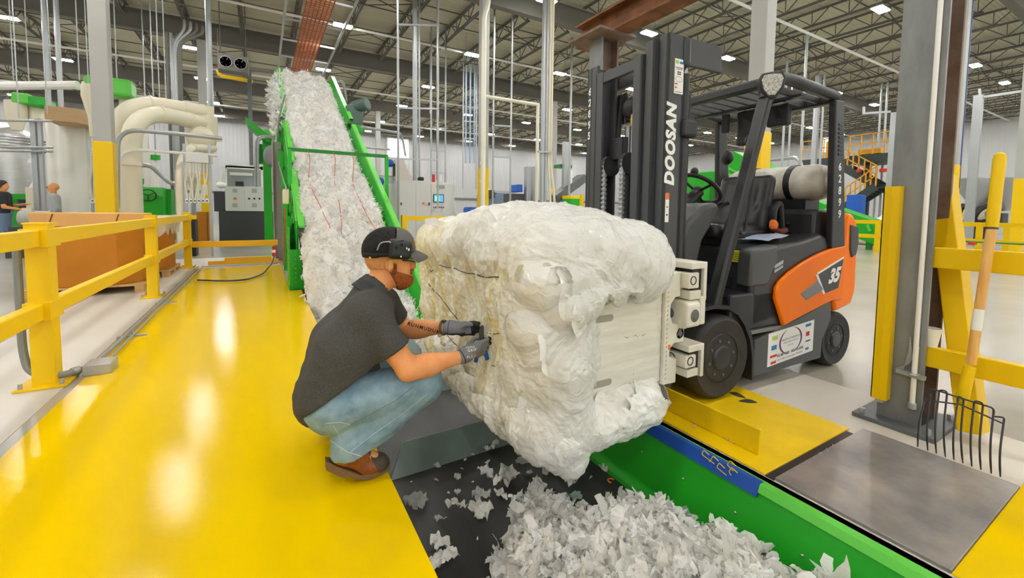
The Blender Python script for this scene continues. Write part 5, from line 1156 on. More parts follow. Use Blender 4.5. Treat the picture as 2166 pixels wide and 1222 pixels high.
for i, (px, py, s_, a_) in enumerate(SCR):
    z = -0.345 if not (860 < px < 960 and py < 955) else BZ+0.01
    c = onz(px, py, z); v, F = scrap_mesh(s_*1.15, a_, 100+i, 0.9); M_ = rotm((0, 0, 1), i*1.7 if i != 1 else 0.35); v = v@M_.T+np.array(c)
    sheer = px in (880,) and py == 1066 or px == 1108
    o = finish('film_scrap', np_mesh('film_scrap', v, F), SHEER if sheer else (FLAKE if i % 3 == 0 else FILM), None, PI)
    tag(o, 'torn scrap of crumpled white film on the dark conveyor belt', 'plastic scrap', 'film scraps on the belt')
c = onz(1208, 1058, -0.32); v, F = scrap_mesh(0.17, 0.35, 7, 0.8); v = v@rotm((0, 0, 1), -0.5).T+np.array(c)
tag(finish('film_scrap', np_mesh('film_scrap', v, F), film('green_film', (0.42, 0.6, 0.5), (0.35, 0.5, 0.42), 0.25, 0.1), None, PI), 'pale green strip of film lying among the white scraps', 'plastic scrap')
c = onz(1108, 976, -0.345); v, F = scrap_mesh(0.17, 0.45, 17, 0.25); v = v@rotm((0, 0, 1), -0.8).T+np.array(c)
tag(finish('film_scrap', np_mesh('film_scrap', v, F), SHEER, None, PI), 'flat see-through film piece under the bale corner', 'plastic scrap')
c = onz(1293, 1019, -0.34); o = MB().tube(arc(c+Vector((0, 0, 0.008)), (1, 0, 0), (0, 1, 0), 0.02, 0, 4.0, 12), 0.004, 6).build('orange_strap_bit', LABELO); tag(o, 'tiny curl of orange strap on the dark belt by the green wall', 'strap scrap')
for i, (px, py) in enumerate(((1468, 901), (1487, 899), (1538, 930), (1553, 936))):
    c = onz(px, py, 0.015); v, F = scrap_mesh(0.04, 0.6, 300+i, 0.8); v = v@rotm((0, 0, 1), i*2.1).T+np.array(c)
    tag(finish('film_scrap', np_mesh('film_scrap', v, F), FLAKE, None, PI), 'tiny film scrap lying on the yellow loading plate', 'plastic scrap', 'film scraps on the loading plate')
for i in range(9):
    t_ = i/8; px, py = 1660+115*t_, 1004-66*t_; c = onz(px+3, py+2, 0.004); v, F = scrap_mesh(0.07, 0.6, 400+i, 0.7); v = v@rotm((0, 0, 1), 0.1*i).T*np.array([1, 0.5, 0.8])+np.array(c)
    tag(finish('film_scrap', np_mesh('film_scrap', v, F), FILM, None, PI), 'dusty film scrap in the gap between yellow plate and steel sheet', 'plastic scrap', 'film scraps in the plate gap')
for i, (px, py) in enumerate(((1500, 962), (1533, 990), (1556, 985), (1560, 1000), (1520, 975))):
    c = atx(px, py, 1.925); o = MB().tube(bend([c, c+Vector((0.0, 0.03, 0.012)), c+Vector((0.004, 0.045, -0.02)), c+Vector((0, 0.02*i-0.03, -0.03))], 0.01), 0.0022, 5).build('paint_curl', YEL); tag(o, 'thin yellow paint curl stuck on the blue tape', 'paint scrap', 'yellow paint curls on the tape')
# ------------------------------------------------------------------ crouching worker
SKIN = mat('skin', srgb(240, 172, 116), 0.5, var=0.12, vscale=14, vcol=srgb(232, 152, 94), spec=0.3); MATS['skin'].node_tree.nodes['Principled BSDF'].inputs['Subsurface Weight'].default_value = 0.08
SHIRT = mat('charcoal_heather_knit', srgb(86, 86, 84), 0.9, var=0.45, vscale=190, bump=0.25, bscale=260, detail=2, spec=0.2)
JEAN = mat('washed_denim', srgb(150, 176, 188), 0.85, var=0.4, vscale=9, vcol=srgb(104, 136, 156), bump=0.25, bscale=330, spec=0.2)
BEARD = mat('ginger_hair', srgb(194, 104, 46), 0.7, var=0.5, vscale=120, bump=0.8, bscale=170, spec=0.3)
LEATHER = mat('brown_boot_leather', srgb(166, 92, 34), 0.45, var=0.5, vscale=24, vcol=srgb(112, 58, 22), bump=0.15, bscale=60)
SOLE = mat('boot_sole', srgb(120, 92, 62), 0.8); TOEC = mat('worn_toe_cap', srgb(84, 72, 60), 0.6, var=0.4, vscale=60, bump=0.3, bscale=120)
CAPM = mat('grey_cap_cotton', srgb(104, 102, 99), 0.85, bump=0.2, bscale=300, spec=0.2); CAPB = mat('black_cap_mesh', srgb(34, 33, 33), 0.8, bump=0.5, bscale=260, spec=0.3)
GLV = mat('grey_knit_glove', srgb(132, 134, 142), 0.85, bump=0.3, bscale=300, spec=0.2); GLVB = mat('black_glove_coating', srgb(34, 34, 38), 0.6)
wk = thing('person', 'man in charcoal polo, jeans and dark cap crouching to cut the bale wire', 'person', (0.36, 2.1, 0.008))
V3 = lambda *a: np.array(a, float)
SH_R, EL_R, WR_R = V3(.415, 1.97, .762), V3(.565, 1.885, .515), V3(.835, 1.90, .525)
SH_L, EL_L, WR_L = V3(.555, 2.28, .755), V3(.665, 2.33, .575), V3(.845, 2.095, .623)
HC = V3(.545, 2.13, .985)
def head_f(p):
    q = p-HC
    d = ell_(q, (-.012, 0, .035), (.108, .080, .105)); d = smin(d, ell_(q, (.035, 0, -.03), (.068, .062, .098)), .03); d = smin(d, ell_(q, (.045, 0, -.082), (.056, .050, .036)), .03)
    d = smin(d, cap_(q, (.092, 0, .012), (.121, 0, -.028), .0095, .0155), .012)
    for s in (-1, 1):
        d = smin(d, cap_(q, (.084, s*.012, .026), (.074, s*.045, .024), .011, .010), .012); d = smin(d, ell_(q, (.070, s*.042, -.022), (.022, .018, .016)), .02)
        d = smax(d, -ell_(q, (.103, s*.032, .006), (.018, .017, .012)), .008); d = smin(d, cap_(q, (.106, s*.010, -.030), (.100, s*.012, -.031), .009, .008), .006)
        e = ell_(q, (-.022, s*.084, -.008), (.021, .014, .034)); e = smax(e, -ell_(q, (-.016, s*.099, -.004), (.011, .010, .020)), .004); d = smin(d, e, .004)
    d = smin(d, cap_(q, (.100, -.016, -.060), (.100, .016, -.060), .008, .008), .008)
    return smin(d, cap_(p, (.455, 2.125, .84), (.53, 2.13, .93), .066, .060), .03)
def arm_f(p, s, e, w, r):
    d = smin(cap_(p, s, e, r[0], r[1]), cap_(p, e, e+(w-e)*.45, r[1]*.98, r[2]), .02); d = smin(d, cap_(p, e+(w-e)*.4, w, r[2], r[3]), .02); return smin(d, ell_(p, e+(w-e)*.28, (r[2]*1.3, r[2]*1.02, r[2]*1.05)), .03)
def torso_f(p, g=0.0):
    d = None
    for dy in (-.085, .085):
        k = smin(cap_(p, (.255, 2.12+dy, .40), (.325, 2.12+dy, .60), .118+g, .125+g), cap_(p, (.325, 2.12+dy, .60), (.425+.2*dy, 2.12+dy*1.1, .765), .125+g, .092+g), .05); d = k if d is None else smin(d, k, .08)
    d = smin(d, cap_(p, SH_R+V3(.02, .03, .004), SH_L+V3(-.03, -.03, 0), .070+g, .070+g), .07)
    return d
def body_f(p):
    d = head_f(p); d = smin(d, torso_f(p, -.02-.05*np.clip((.62-p[:, 2])/.12, 0, 1)), .03)
    d = smin(d, arm_f(p, SH_R, EL_R, WR_R, (.060, .052, .047, .031)), .03); d = smin(d, arm_f(p, SH_L, EL_L, WR_L, (.058, .049, .046, .031)), .03)
    for W_, T in ((WR_R, V3(.93, 1.905, .55)), (WR_L, V3(.90, 2.07, .615))): d = smin(d, cap_(p, W_, T, .024, .018), .015)
    for h_, k_, a_ in ((V3(.26, 2.01, .36), V3(.62, 1.965, .40), V3(.34, 1.985, .15)), (V3(.26, 2.23, .36), V3(.60, 2.37, .39), V3(.29, 2.44, .16))):
        d = smin(d, cap_(p, h_, k_, .06, .05), .015); d = smin(d, cap_(p, k_, a_, .045, .036), .02); d = smin(d, cap_(p, a_, a_+V3(.10, -.005, -.08), .034, .03), .02)
    return d
body = sdf_obj('body', body_f, (.08, 1.78, .02), (1.0, 2.56, 1.16), .0085, SKIN, wk, it=1)
def cut(p, c, n): n = V3(*n); n = n/np.linalg.norm(n); return (p-V3(*c))@n      # positive beyond the plane
def shirt_f(p):
    d = torso_f(p, .004)
    sl = lambda s, e, t, r0, r1: cap_(p, s, s+(e-s)*t, r0, r1)
    d = smin(d, sl(SH_R, EL_R, .84, .072, .072), .05); d = smin(d, sl(SH_L, EL_L, .85, .074, .068), .05)
    d = smin(d, cap_(p, (.41, 2.12, .775), (.462, 2.125, .862), .090, .076), .03); d = smin(d, ell_(p, (.25, 2.12, .35), (.138, .195, .12)), .05); d = smin(d, ell_(p, (.33, 2.12, .46), (.15, .19, .13)), .05)
    u = p*V3(1, 1, 1); k = ridge(warp(p, 3, .08)@rotm((0, 1, 0), .5)*V3(4, 5, 13), 3)
    d = d-.0075*k*np.clip((.74-p[:, 2])/.22, .2, 1) - .004*fbm(p*8, 2)
    ax_ = (EL_R-SH_R); d = smax(d, np.where(p[:, 1] < 2.0, cut(p, SH_R+ax_*.66, ax_), -1), .006)
    ax2 = (EL_L-SH_L); d = smax(d, np.where(p[:, 1] > 2.22, cut(p, SH_L+ax2*.62, ax2), -1), .006)
    d = smax(d, cut(p, (.33, 2.12, .375), (.55, 0, -1)), .006)
    return smax(d, -cap_(p, (.455, 2.125, .85), (.56, 2.13, .97), .060, .066), .006)
sdf_obj('polo_shirt', shirt_f, (.06, 1.80, .22), (.74, 2.45, .93), .0085, SHIRT, wk)
def ring(name, c, ax, R, r, mt, sq=1.0, arc_=(0, 2*PI), n=28, parent=None):
    ax = Vector(ax).normalized(); u = ax.orthogonal().normalized(); w_ = ax.cross(u); full = abs(arc_[1]-arc_[0]-2*PI) < 1e-3
    pts = [Vector(c)+(u*math.cos(a)+w_*math.sin(a)*sq)*R for a in np.linspace(arc_[0], arc_[1], n+1)]
    return MB().tube(pts[:-1] if full else pts, r, 8, closed=full).build(name, mt, parent or wk)
def collar_f(p):
    a, b = V3(.452, 2.125, .842), V3(.50, 2.128, .905); q = p-a; ax = (b-a)/np.linalg.norm(b-a); h = q@ax; rad = np.linalg.norm(q-h[:, None]*ax, axis=1)
    return np.maximum(np.abs(rad-(.0855-.30*h))-.005, np.maximum(-h-.02, h-.036))-.002
sdf_obj('collar', collar_f, (.33, 2.0, .78), (.60, 2.25, .98), .006, mat('dark_collar_knit', srgb(64, 66, 68), 0.9, spec=0.2), wk)
ax_ = (EL_R-SH_R)
ring('sleeve_hem', SH_R+ax_*.625, ax_, .0765, .0035, SHIRT)
for nm, h_, k_, a_, y0, y1, ce in (('jeans', V3(.27, 2.01, .36), V3(.655, 1.955, .405), V3(.335, 1.985, .175), 0, 0, 0),):
    def jean_f(p):
        d = smin(ell_(p, (.26, 2.12, .345), (.135, .185, .105)), ell_(p, (.32, 2.12, .41), (.13, .175, .085)), .03)
        for h2, k2, a2 in ((h_, k_, a_), (V3(.27, 2.23, .36), V3(.615, 2.375, .40), V3(.29, 2.44, .18))):
            t_ = smin(cap_(p, h2, k2, .112, .080), cap_(p, h2+(k2-h2)*.5, k2, .10, .082), .03); s_ = cap_(p, k2, a2, .078, .073)
            dirn = (a2-k2)/np.linalg.norm(a2-k2); tt = (p-k2)@dirn; s_ = s_-.007*ridge(np.stack([tt*16, p[:, 1]*5, p[:, 0]*3], 1), 2)*np.clip(tt/.2, 0, 1)-.012*np.clip((tt-.30)/.12, 0, 1)
            s_ = smax(s_, cut(p, a2+dirn*.055, V3(.28, 0, -1)), .004)
            d = smin(d, smin(t_, s_, .022), .045)
        k = ridge(warp(p, 4, .08)@rotm((0, 1, 0), -.5)*V3(4, 4, 13), 3); return d-.0075*k-.004*fbm(p*10, 2)
    sdf_obj('jeans', jean_f, (.08, 1.80, .05), (.80, 2.56, .56), .0085, JEAN, wk)
def boot(a, heel, ball, toe, yc, tag_):
    # side profile in (x, z): sole line and upper
    def up_f(p):
        q = p.copy(); q[:, 1] -= yc
        d = cap_(q, (a[0], 0, a[1]+.01), (heel[0]+.045, 0, heel[1]+.030), .054, .048); d = smin(d, cap_(q, (heel[0]+.045, 0, heel[1]+.028), (ball[0], 0, ball[1]+.045), .046, .046), .03)
        d = smin(d, cap_(q, (ball[0], 0, ball[1]+.042), (toe[0]-.045, 0, toe[1]+.04), .046, .042), .02); d = smin(d, ell_(q, (toe[0]-.05, 0, toe[1]+.038), (.055, .048, .042)), .02)
        d = smin(d, cap_(q, (a[0]+.02, 0, a[1]-.01), (ball[0]+.01, 0, ball[1]+.075), .045, .026), .03)
        d = d-.0035*ridge(p*V3(22, 8, 16), 2)*np.clip((p[:, 0]-heel[0]-.06)/.05, 0, 1)*np.clip((toe[0]-.08-p[:, 0])/.03, 0, 1)
        line = np.interp(p[:, 0], [heel[0]-.03, heel[0]+.06, ball[0], toe[0]], [heel[1]+.012, heel[1]-.040, ball[1]+.004, toe[1]+.008])
        return smax(d, line+.012-p[:, 2], .004)
    lo = (heel[0]-.06, yc-.08, -.01); hi = (toe[0]+.04, yc+.08, a[1]+.07); o = sdf_obj('work_boot', up_f, lo, hi, .006, LEATHER, wk)
    out = [(-.028, .9), (-.02, .95)]; m = MB(); n = 22
    prof = []
    for i in range(n+1):
        t_ = i/n; x = heel[0]-.028+(toe[0]+.012-heel[0]+.028)*t_; z = float(np.interp(x, [heel[0]-.03, heel[0]+.05, ball[0]-.03, ball[0]+.02, toe[0]-.01, toe[0]+.02], [heel[1]+.0, heel[1]-.052, ball[1]+.010, ball[1]+.0, toe[1]+.0, toe[1]+.012]))
        wdt = .047*min(1, math.sin(PI*min(.985, max(.03, t_)))**.33)+.004*math.sin(PI*t_); prof.append((x, z, wdt))
    vs = []
    for x, z, w_ in prof: vs += [(x, yc-w_, z), (x, yc+w_, z), (x, yc+w_, z+.024), (x, yc-w_, z+.024)]
    fs = []
    for i in range(n):
        b = i*4
        for j in range(4): fs.append((b+j, b+(j+1) % 4, b+4+(j+1) % 4, b+4+j))
    fs += [(0, 1, 2, 3), (n*4+3, n*4+2, n*4+1, n*4)]
    m.add(vs, fs).build('boot_sole', SOLE, o, smooth=0.9)
    hm = MB(); hs = [(x, z, w_) for x, z, w_ in prof if x < heel[0]+.055]; vs = []
    for x, z, w_ in hs: vs += [(x, yc-w_*.95, z-.018), (x, yc+w_*.95, z-.018), (x, yc+w_*.95, z+.002), (x, yc-w_*.95, z+.002)]
    fs = [(i*4+j, i*4+(j+1) % 4, i*4+4+(j+1) % 4, i*4+4+j) for i in range(len(hs)-1) for j in range(4)]+[(0, 1, 2, 3), tuple((len(hs)-1)*4+j for j in (3, 2, 1, 0))]
    hm.add(vs, fs).build('boot_heel', SOLE, o, smooth=0.9)
    def toe_f(p): return np.maximum(up_f(p)-.0035, cut(p, (toe[0]-.062, yc, toe[1]+.045), (-1, 0, -.45)))
    sdf_obj('toe_cap', toe_f, lo, hi, .006, TOEC, o)
    m = MB()
    for k in range(4):
        t_ = k/3; x = a[0]+.035+(ball[0]+.01-a[0]-.035)*t_; z = a[1]-.012+(ball[1]+.10-a[1]+.012)*t_; m.tube([(x, yc-.030, z-.004), (x+.012, yc, z+.014), (x, yc+.030, z-.004)], .0035, 6)
    m.build('boot_lace', LEATHER, o)
boot((.335, .165), (.248, .115), (.39, .012), (.49, .012), 1.985, 'near'); boot((.295, .17), (.222, .12), (.355, .012), (.455, .012), 2.44, 'far')
# cap, muffs, glasses, beard
def crown_f(p):
    q = p-HC; d = ell_(q, (-.008, 0, .062), (.124, .098, .112)); d = smin(d, ell_(q, (.045, 0, .085), (.07, .085, .078)), .03); d = np.abs(d)-.004
    return smax(d, cut(p, HC+V3(0, 0, .038), V3(.10, 0, -1)), .003)
def half(f, sgn): return lambda p: smax(f(p), sgn*cut(p, HC+V3(-.005, 0, .09), V3(1, 0, -.35)), .002)
cp = sdf_obj('cap', half(crown_f, -1), (.38, 2.0, .98), (.72, 2.26, 1.19), .006, CAPM, wk); sdf_obj('cap_back', half(crown_f, 1), (.38, 2.0, .98), (.72, 2.26, 1.19), .006, CAPB, cp)
m = MB(); n1, n2 = 15, 8
for zz in (0.0, -.005):
    pts = []
    for i in range(n1):
        a = -1.25+2.5*i/(n1-1)
        for j in range(n2):
            r_ = j/(n2-1); x = HC[0]+.045+.068*math.cos(a)+r_*(.082*math.cos(a*.75)); y = HC[1]+.092*math.sin(a)*(1-.06*r_); z = HC[2]+.060-.014*r_-.022*r_*r_-.022*abs(math.sin(a))**2+zz; pts.append((x, y, z))
    m.grid(pts, n1, n2)
m.build('cap_brim', CAPM, cp, smooth=PI)
ring('cap_strap', HC+V3(-.02, 0, .048), (.0, 0, 1), .118, .009, CAPB, .80, (PI*.0, PI*2), parent=cp)
def muff_f(p): q = p-(HC+V3(.022, -.102, .072)); return smin(rbox_(q, (0, 0, 0), (.058, .022, .048), .02, rotm((0, 1, 0), .12)), rbox_(q, (0, -.012, -.002), (.049, .018, .040), .017, rotm((0, 1, 0), .12)), .008)
mf = sdf_obj('ear_muff', muff_f, (.49, 1.98, .99), (.65, 2.06, 1.13), .004, BLK, wk)
MB().tube(bend([HC+V3(-.02, -.117, .10), HC+V3(-.03, -.116, .112), HC+V3(-.07, -.098, .108), HC+V3(-.082, -.09, .07)], .02), .0032, 6).build('muff_wire', GALV, mf)
MB().bar(HC+V3(-.02, -.124, .106), HC+V3(.035, -.124, .116), .003, .007).build('muff_arm', BLK, mf, smooth=0)
for dx, dz, a, b, mt in ((-.004, .085, .012, .016, CAPB), (.022, .096, .012, .012, CAPB), (.018, .040, .006, .008, LABELW), (.056, .072, .008, .012, LABELW), (.046, .078, .006, .010, LABELW)):
    MB().cbox(HC+V3(dx, -.1345, dz), a, .004, b).build('muff_mark', mt, mf, smooth=0, bev=.002)
MB().cbox(HC+V3(-.107, -.055, .035), .012, .012, .018).build('cap_tag', BRASS, cp, smooth=0, bev=.003)
def beard_f(p):
    q = p-HC; d = head_f(p)-.007-.0055*np.clip(ridge(p*70, 2), -.5, 2); d = smin(d, ell_(q, (.062, 0, -.098), (.052, .050, .040)), .02)-.002*gn(p*160)
    k = smax(cut(q, (.035, 0, -.046), (.38, 0, 1)), cut(q, (-.020, 0, -.04), (-1, 0, -.55)), .01); k = smin(k, ell_(q, (.100, 0, -.047), (.022, .036, .010)), .008); k = smin(k, rbox_(q, (.006, 0, -.022), (.008, .2, .024), .005), .008)      # cheek line, sideburn
    k = smax(k, -ell_(q, (.115, 0, -.060), (.02, .022, .007)), .003); k = smax(k, -ell_(q, (.115, 0, -.018), (.030, .026, .026)), .004)
    return smax(d, k, .006)
sdf_obj('beard', beard_f, (.50, 2.03, .82), (.70, 2.23, 1.02), .0045, BEARD, wk, it=1)
def hair_f(p):
    q = p-HC; return smax(smax(smax(head_f(p)-.003, cut(q, (0, 0, -.030), (0, 0, -1)), .004), cut(q, (-.03, 0, 0), (1, 0, 0)), .004), cut(q, (0, 0, .05), (0, 0, 1)), .003)
def hair_g(p): q = p-HC; return smax(smin(cap_(q, (.112, -.004, -.046), (.098, -.034, -.058), .0095, .008), cap_(q, (.112, .004, -.046), (.098, .034, -.058), .0095, .008), .006)-.002*gn(p*150), -cap_(q, (.117, -.02, -.064), (.117, .02, -.064), .006, .006), .003)
sdf_obj('moustache', hair_g, (.61, 2.07, .90), (.69, 2.19, .96), .0035, BEARD, wk, it=1)
sdf_obj('hair', hair_f, (.40, 2.02, .92), (.56, 2.24, 1.06), .006, mat('short_hair', srgb(226, 158, 102), 0.7, var=0.3, vscale=90), wk, it=1)
for s in (-1, 1):
    e = MB().sph(HC+V3(.083, s*.032, .006), .012).build('eye', WHITE, wk); MB().sph(HC+V3(.092, s*.032, .005), .0055).build('iris', INK, e)
YG = mat('lime_frame', srgb(206, 214, 40), 0.35)
LENS = bpy.data.materials.new('clear_lens'); LENS.use_nodes = True; b_ = LENS.node_tree.nodes['Principled BSDF']; b_.inputs['Transmission Weight'].default_value = 0.95; b_.inputs['Roughness'].default_value = 0.02; b_.inputs['IOR'].default_value = 1.1; b_.inputs['Base Color'].default_value = (0.9, 0.94, 0.95, 1)
gl = thing('person_glasses', 'x', 'x') if False else None
for s in (-1, 1):
    g = MB().tube(bend([HC+V3(-.03, s*.088, .018), HC+V3(.03, s*.084, .020), HC+V3(.075, s*.066, .018), HC+V3(.108, s*.052, .012)], .03), [.0035]*0 or .0036, 8).build('glasses_temple', YG, wk)
    MB().tube(bend([HC+V3(.04, s*.084, .016), HC+V3(.08, s*.068, .010), HC+V3(.112, s*.050, .002)], .03), .0035, 8).build('temple_grip', BLK, g)
    pts = []
    for i in range(9):
        a = -.15+1.15*i/8
        for j in range(6):
            k = j/5; pts.append(HC+V3(.132*math.cos(a*.62)-.002, s*(.008+.052*math.sin(a)*1.05), .022-.040*k*(1-.25*(i/8)**2)))
    MB().grid(pts, 9, 6).build('glasses_lens', LENS, g, smooth=PI)
    MB().tube([pts[i*6] for i in range(9)], .0025, 6).build('lens_rim', BLK, g)
# gloves with five separate fingers
def glove(name, wrist, chains, palm, thumb, blk):
    def f(p):
        d = cap_(p, wrist, wrist+(palm[0]-wrist)*.35, .036, .037); d = smin(d, cap_(p, wrist+(palm[0]-wrist)*.3, palm[0], .034, .030), .02)
        for b in [c[0] for c in chains]: d = smin(d, cap_(p, palm[0], b, .024, .0145), .016)
        fg = None
        for c in chains+[thumb]:
            for i, (a, b) in enumerate(zip(c[:-1], c[1:])):
                k = cap_(p, a, b, .0118-.0008*i, .0112-.0009*i); d = smin(d, k, .0055)
        return d
    P_ = np.array([wrist]+[x for c in chains+[thumb] for x in c]); v, F = isosurf(f, P_.min(0)-.055, P_.max(0)+.055, .0034)
    me = np_mesh(name, v, F); c = v[F].mean(1); _, fn = normals(v, F); me.polygons.foreach_set('material_index', blk(c, fn).astype(np.int32)[:len(me.polygons)])
    o = finish(name, me, [GLV, GLVB], wk, PI); ring('glove_cuff', wrist+(palm[0]-wrist)*.02, palm[0]-wrist, .0365, .003, GLVB, parent=o); return o
ch = []
for k, (tipx, tipz, ydep) in enumerate(((1.000, .592, 1.922), (1.003, .566, 1.924), (.985, .540, 1.930), (.968, .518, 1.932))):
    b = V3(.938-.004*k, 1.900, .578-.0195*k); t_ = V3(tipx, ydep, tipz); mid = (b+t_)/2+V3(.006, -.012, .004); ch.append([b, mid, mid*.4+t_*.6+V3(.006, -.002, 0), t_])
g1_ = glove('work_glove', WR_R+V3(.0, 0, 0), ch, [V3(.905, 1.902, .548)], [V3(.885, 1.925, .572), V3(.925, 1.945, .590), V3(.960, 1.952, .588), V3(.985, 1.945, .580)], lambda c, n: (n[:, 1] > .35) | ((c[:, 0] > .985)))
ch = []
for k, (tx, ty, tz) in enumerate(((.995, 2.035, .640), (.992, 2.030, .618), (.985, 2.030, .600), (.965, 2.035, .588))):
    b = V3(.920-.003*k, 2.055+.004*k, .642-.0185*k); t_ = V3(tx, ty, tz); mid = (b+t_)/2+V3(.008, -.016, .006); ch.append([b, mid, mid*.35+t_*.65+V3(.006, 0, -.002), t_])
g2_ = glove('work_glove', WR_L, ch, [V3(.895, 2.068, .618)], [V3(.890, 2.045, .632), V3(.925, 2.022, .648), V3(.955, 2.012, .644), V3(.978, 2.014, .634)], lambda c, n: (c[:, 0] > .945) | ((c[:, 2] < .598) & (n[:, 2] < 0)))
hbv = BVHTree.FromPolygons([tuple(v.co) for v in body.data.vertices], [tuple(p.vertices) for p in body.data.polygons]); B0 = Vector(FRAME[wk.name].translation)
def decal(txt, pa, pb, size, mt, bv_, off, name, parent):
    ax = Vector((pb[0]-pa[0], pb[1]-pa[1])); me = text_mesh(txt, size, None, (0, 0, 0), (1, 0, 0), (0, 1, 0), align='LEFT', space=1.25, bold=size*0.02)
    wd = max(v.co.x for v in me.vertices); s_ = ax.length/wd; d = ax.normalized(); nn = Vector((d.y, -d.x))
    for v in me.vertices:
        px = pa[0]+d.x*v.co.x*s_+nn.x*v.co.y*s_; py = pa[1]+d.y*v.co.x*s_+nn.y*v.co.y*s_; r = ray(px, py).normalized(); h = bv_.ray_cast(CP-B0, r, 10); v.co = (h[0]-r*off+B0) if h[0] else CP+r*2.1
    return finish(name, me, mt, parent, 0)
decal('RUNMUDUM', (862, 684), (930, 703), 0.105, INK, hbv, .0016, 'tattoo', body)
jo = bpy.data.objects['jeans']; jbv = BVHTree.FromPolygons([tuple(v.co) for v in jo.data.vertices], [tuple(p.vertices) for p in jo.data.polygons])
SEAM = mat('denim_seam', srgb(176, 192, 196), 0.85)
def seam(pxs, r, mt=None):
    pts = []
    for (a, b), (c, d) in zip(pxs[:-1], pxs[1:]):
        for k in range(8):
            rr = ray(a+(c-a)*k/8, b+(d-b)*k/8).normalized(); h = jbv.ray_cast(CP-B0, rr, 10)
            if h[0] and (not pts or (h[0]+B0-pts[-1]).length < .08): pts.append(h[0]+B0-rr*.001)
    if len(pts) > 3: MB().tube(pts, r, 5).build('seam', mt or SEAM, jo)
seam([(742, 955), (790, 918), (850, 876), (912, 826)], .0016); seam([(690, 895), (720, 893), (742, 898)], .0016); seam([(705, 900), (712, 912), (722, 935)], .0014); seam([(700, 932), (735, 956), (775, 968), (800, 958)], .0022)
seam([(742, 898), (790, 872), (840, 845), (880, 812)], .0014, mat('denim_fold', srgb(96, 124, 142), 0.9))
gbv = BVHTree.FromPolygons([tuple(v.co) for v in g1_.data.vertices], [tuple(p.vertices) for p in g1_.data.polygons])
for i, (t_, x, y) in enumerate((('TRIPLE', 985, 736), ('GRIP', 989, 742), ('FLEX', 988, 756))): decal(t_, (x, y), (x+19, y-3), .05, LABELW, gbv, .0012, 'glove_print', g1_)
decal('o', (1001, 750), (1008, 749), .05, LABELO, gbv, .0012, 'glove_print', g1_)
ring('wrist_watch', WR_L+(EL_L-WR_L)*.10, WR_L-EL_L, .0345, .008, mat('olive_strap', srgb(92, 92, 72), 0.6), 1.0)
MB().cbox(WR_L+(EL_L-WR_L)*.10+V3(.0, -.012, .036), .026, .026, .012).build('watch_face', BLK, wk, smooth=0, bev=.004)
# pliers in the near hand
t = thing('wire_cutter', 'blue handled wire cutter gripped at the bale tie wire', 'pliers', (.985, 1.915, .52))
a, b, c = at(1020, 690, 1.925), at(1019, 718, 1.925), at(1031, 760, 1.915)
MB().tube([b, b*.4+c*.6, c], [.009, .012, .011], 10).build('handle', BLUE, t); MB().tube([b, b*.5+at(1008, 752, 1.94)*.5, at(1006, 765, 1.945)], [.008, .011, .010], 10).build('handle', BLUE, t)
m = MB(); m.tube([a+Vector((.004, 0, .004)), a, b], [.004, .009, .012], 8); m.tube([a+Vector((-.010, 0, .0)), a*.5+b*.5+Vector((-.008, 0, 0)), b], [.004, .008, .012], 8); m.build('jaws', DKG, t); MB().cyl(b-Vector((0, .014, 0)), b+Vector((0, .014, 0)), .006, n=10).build('pivot', CHROME, t)

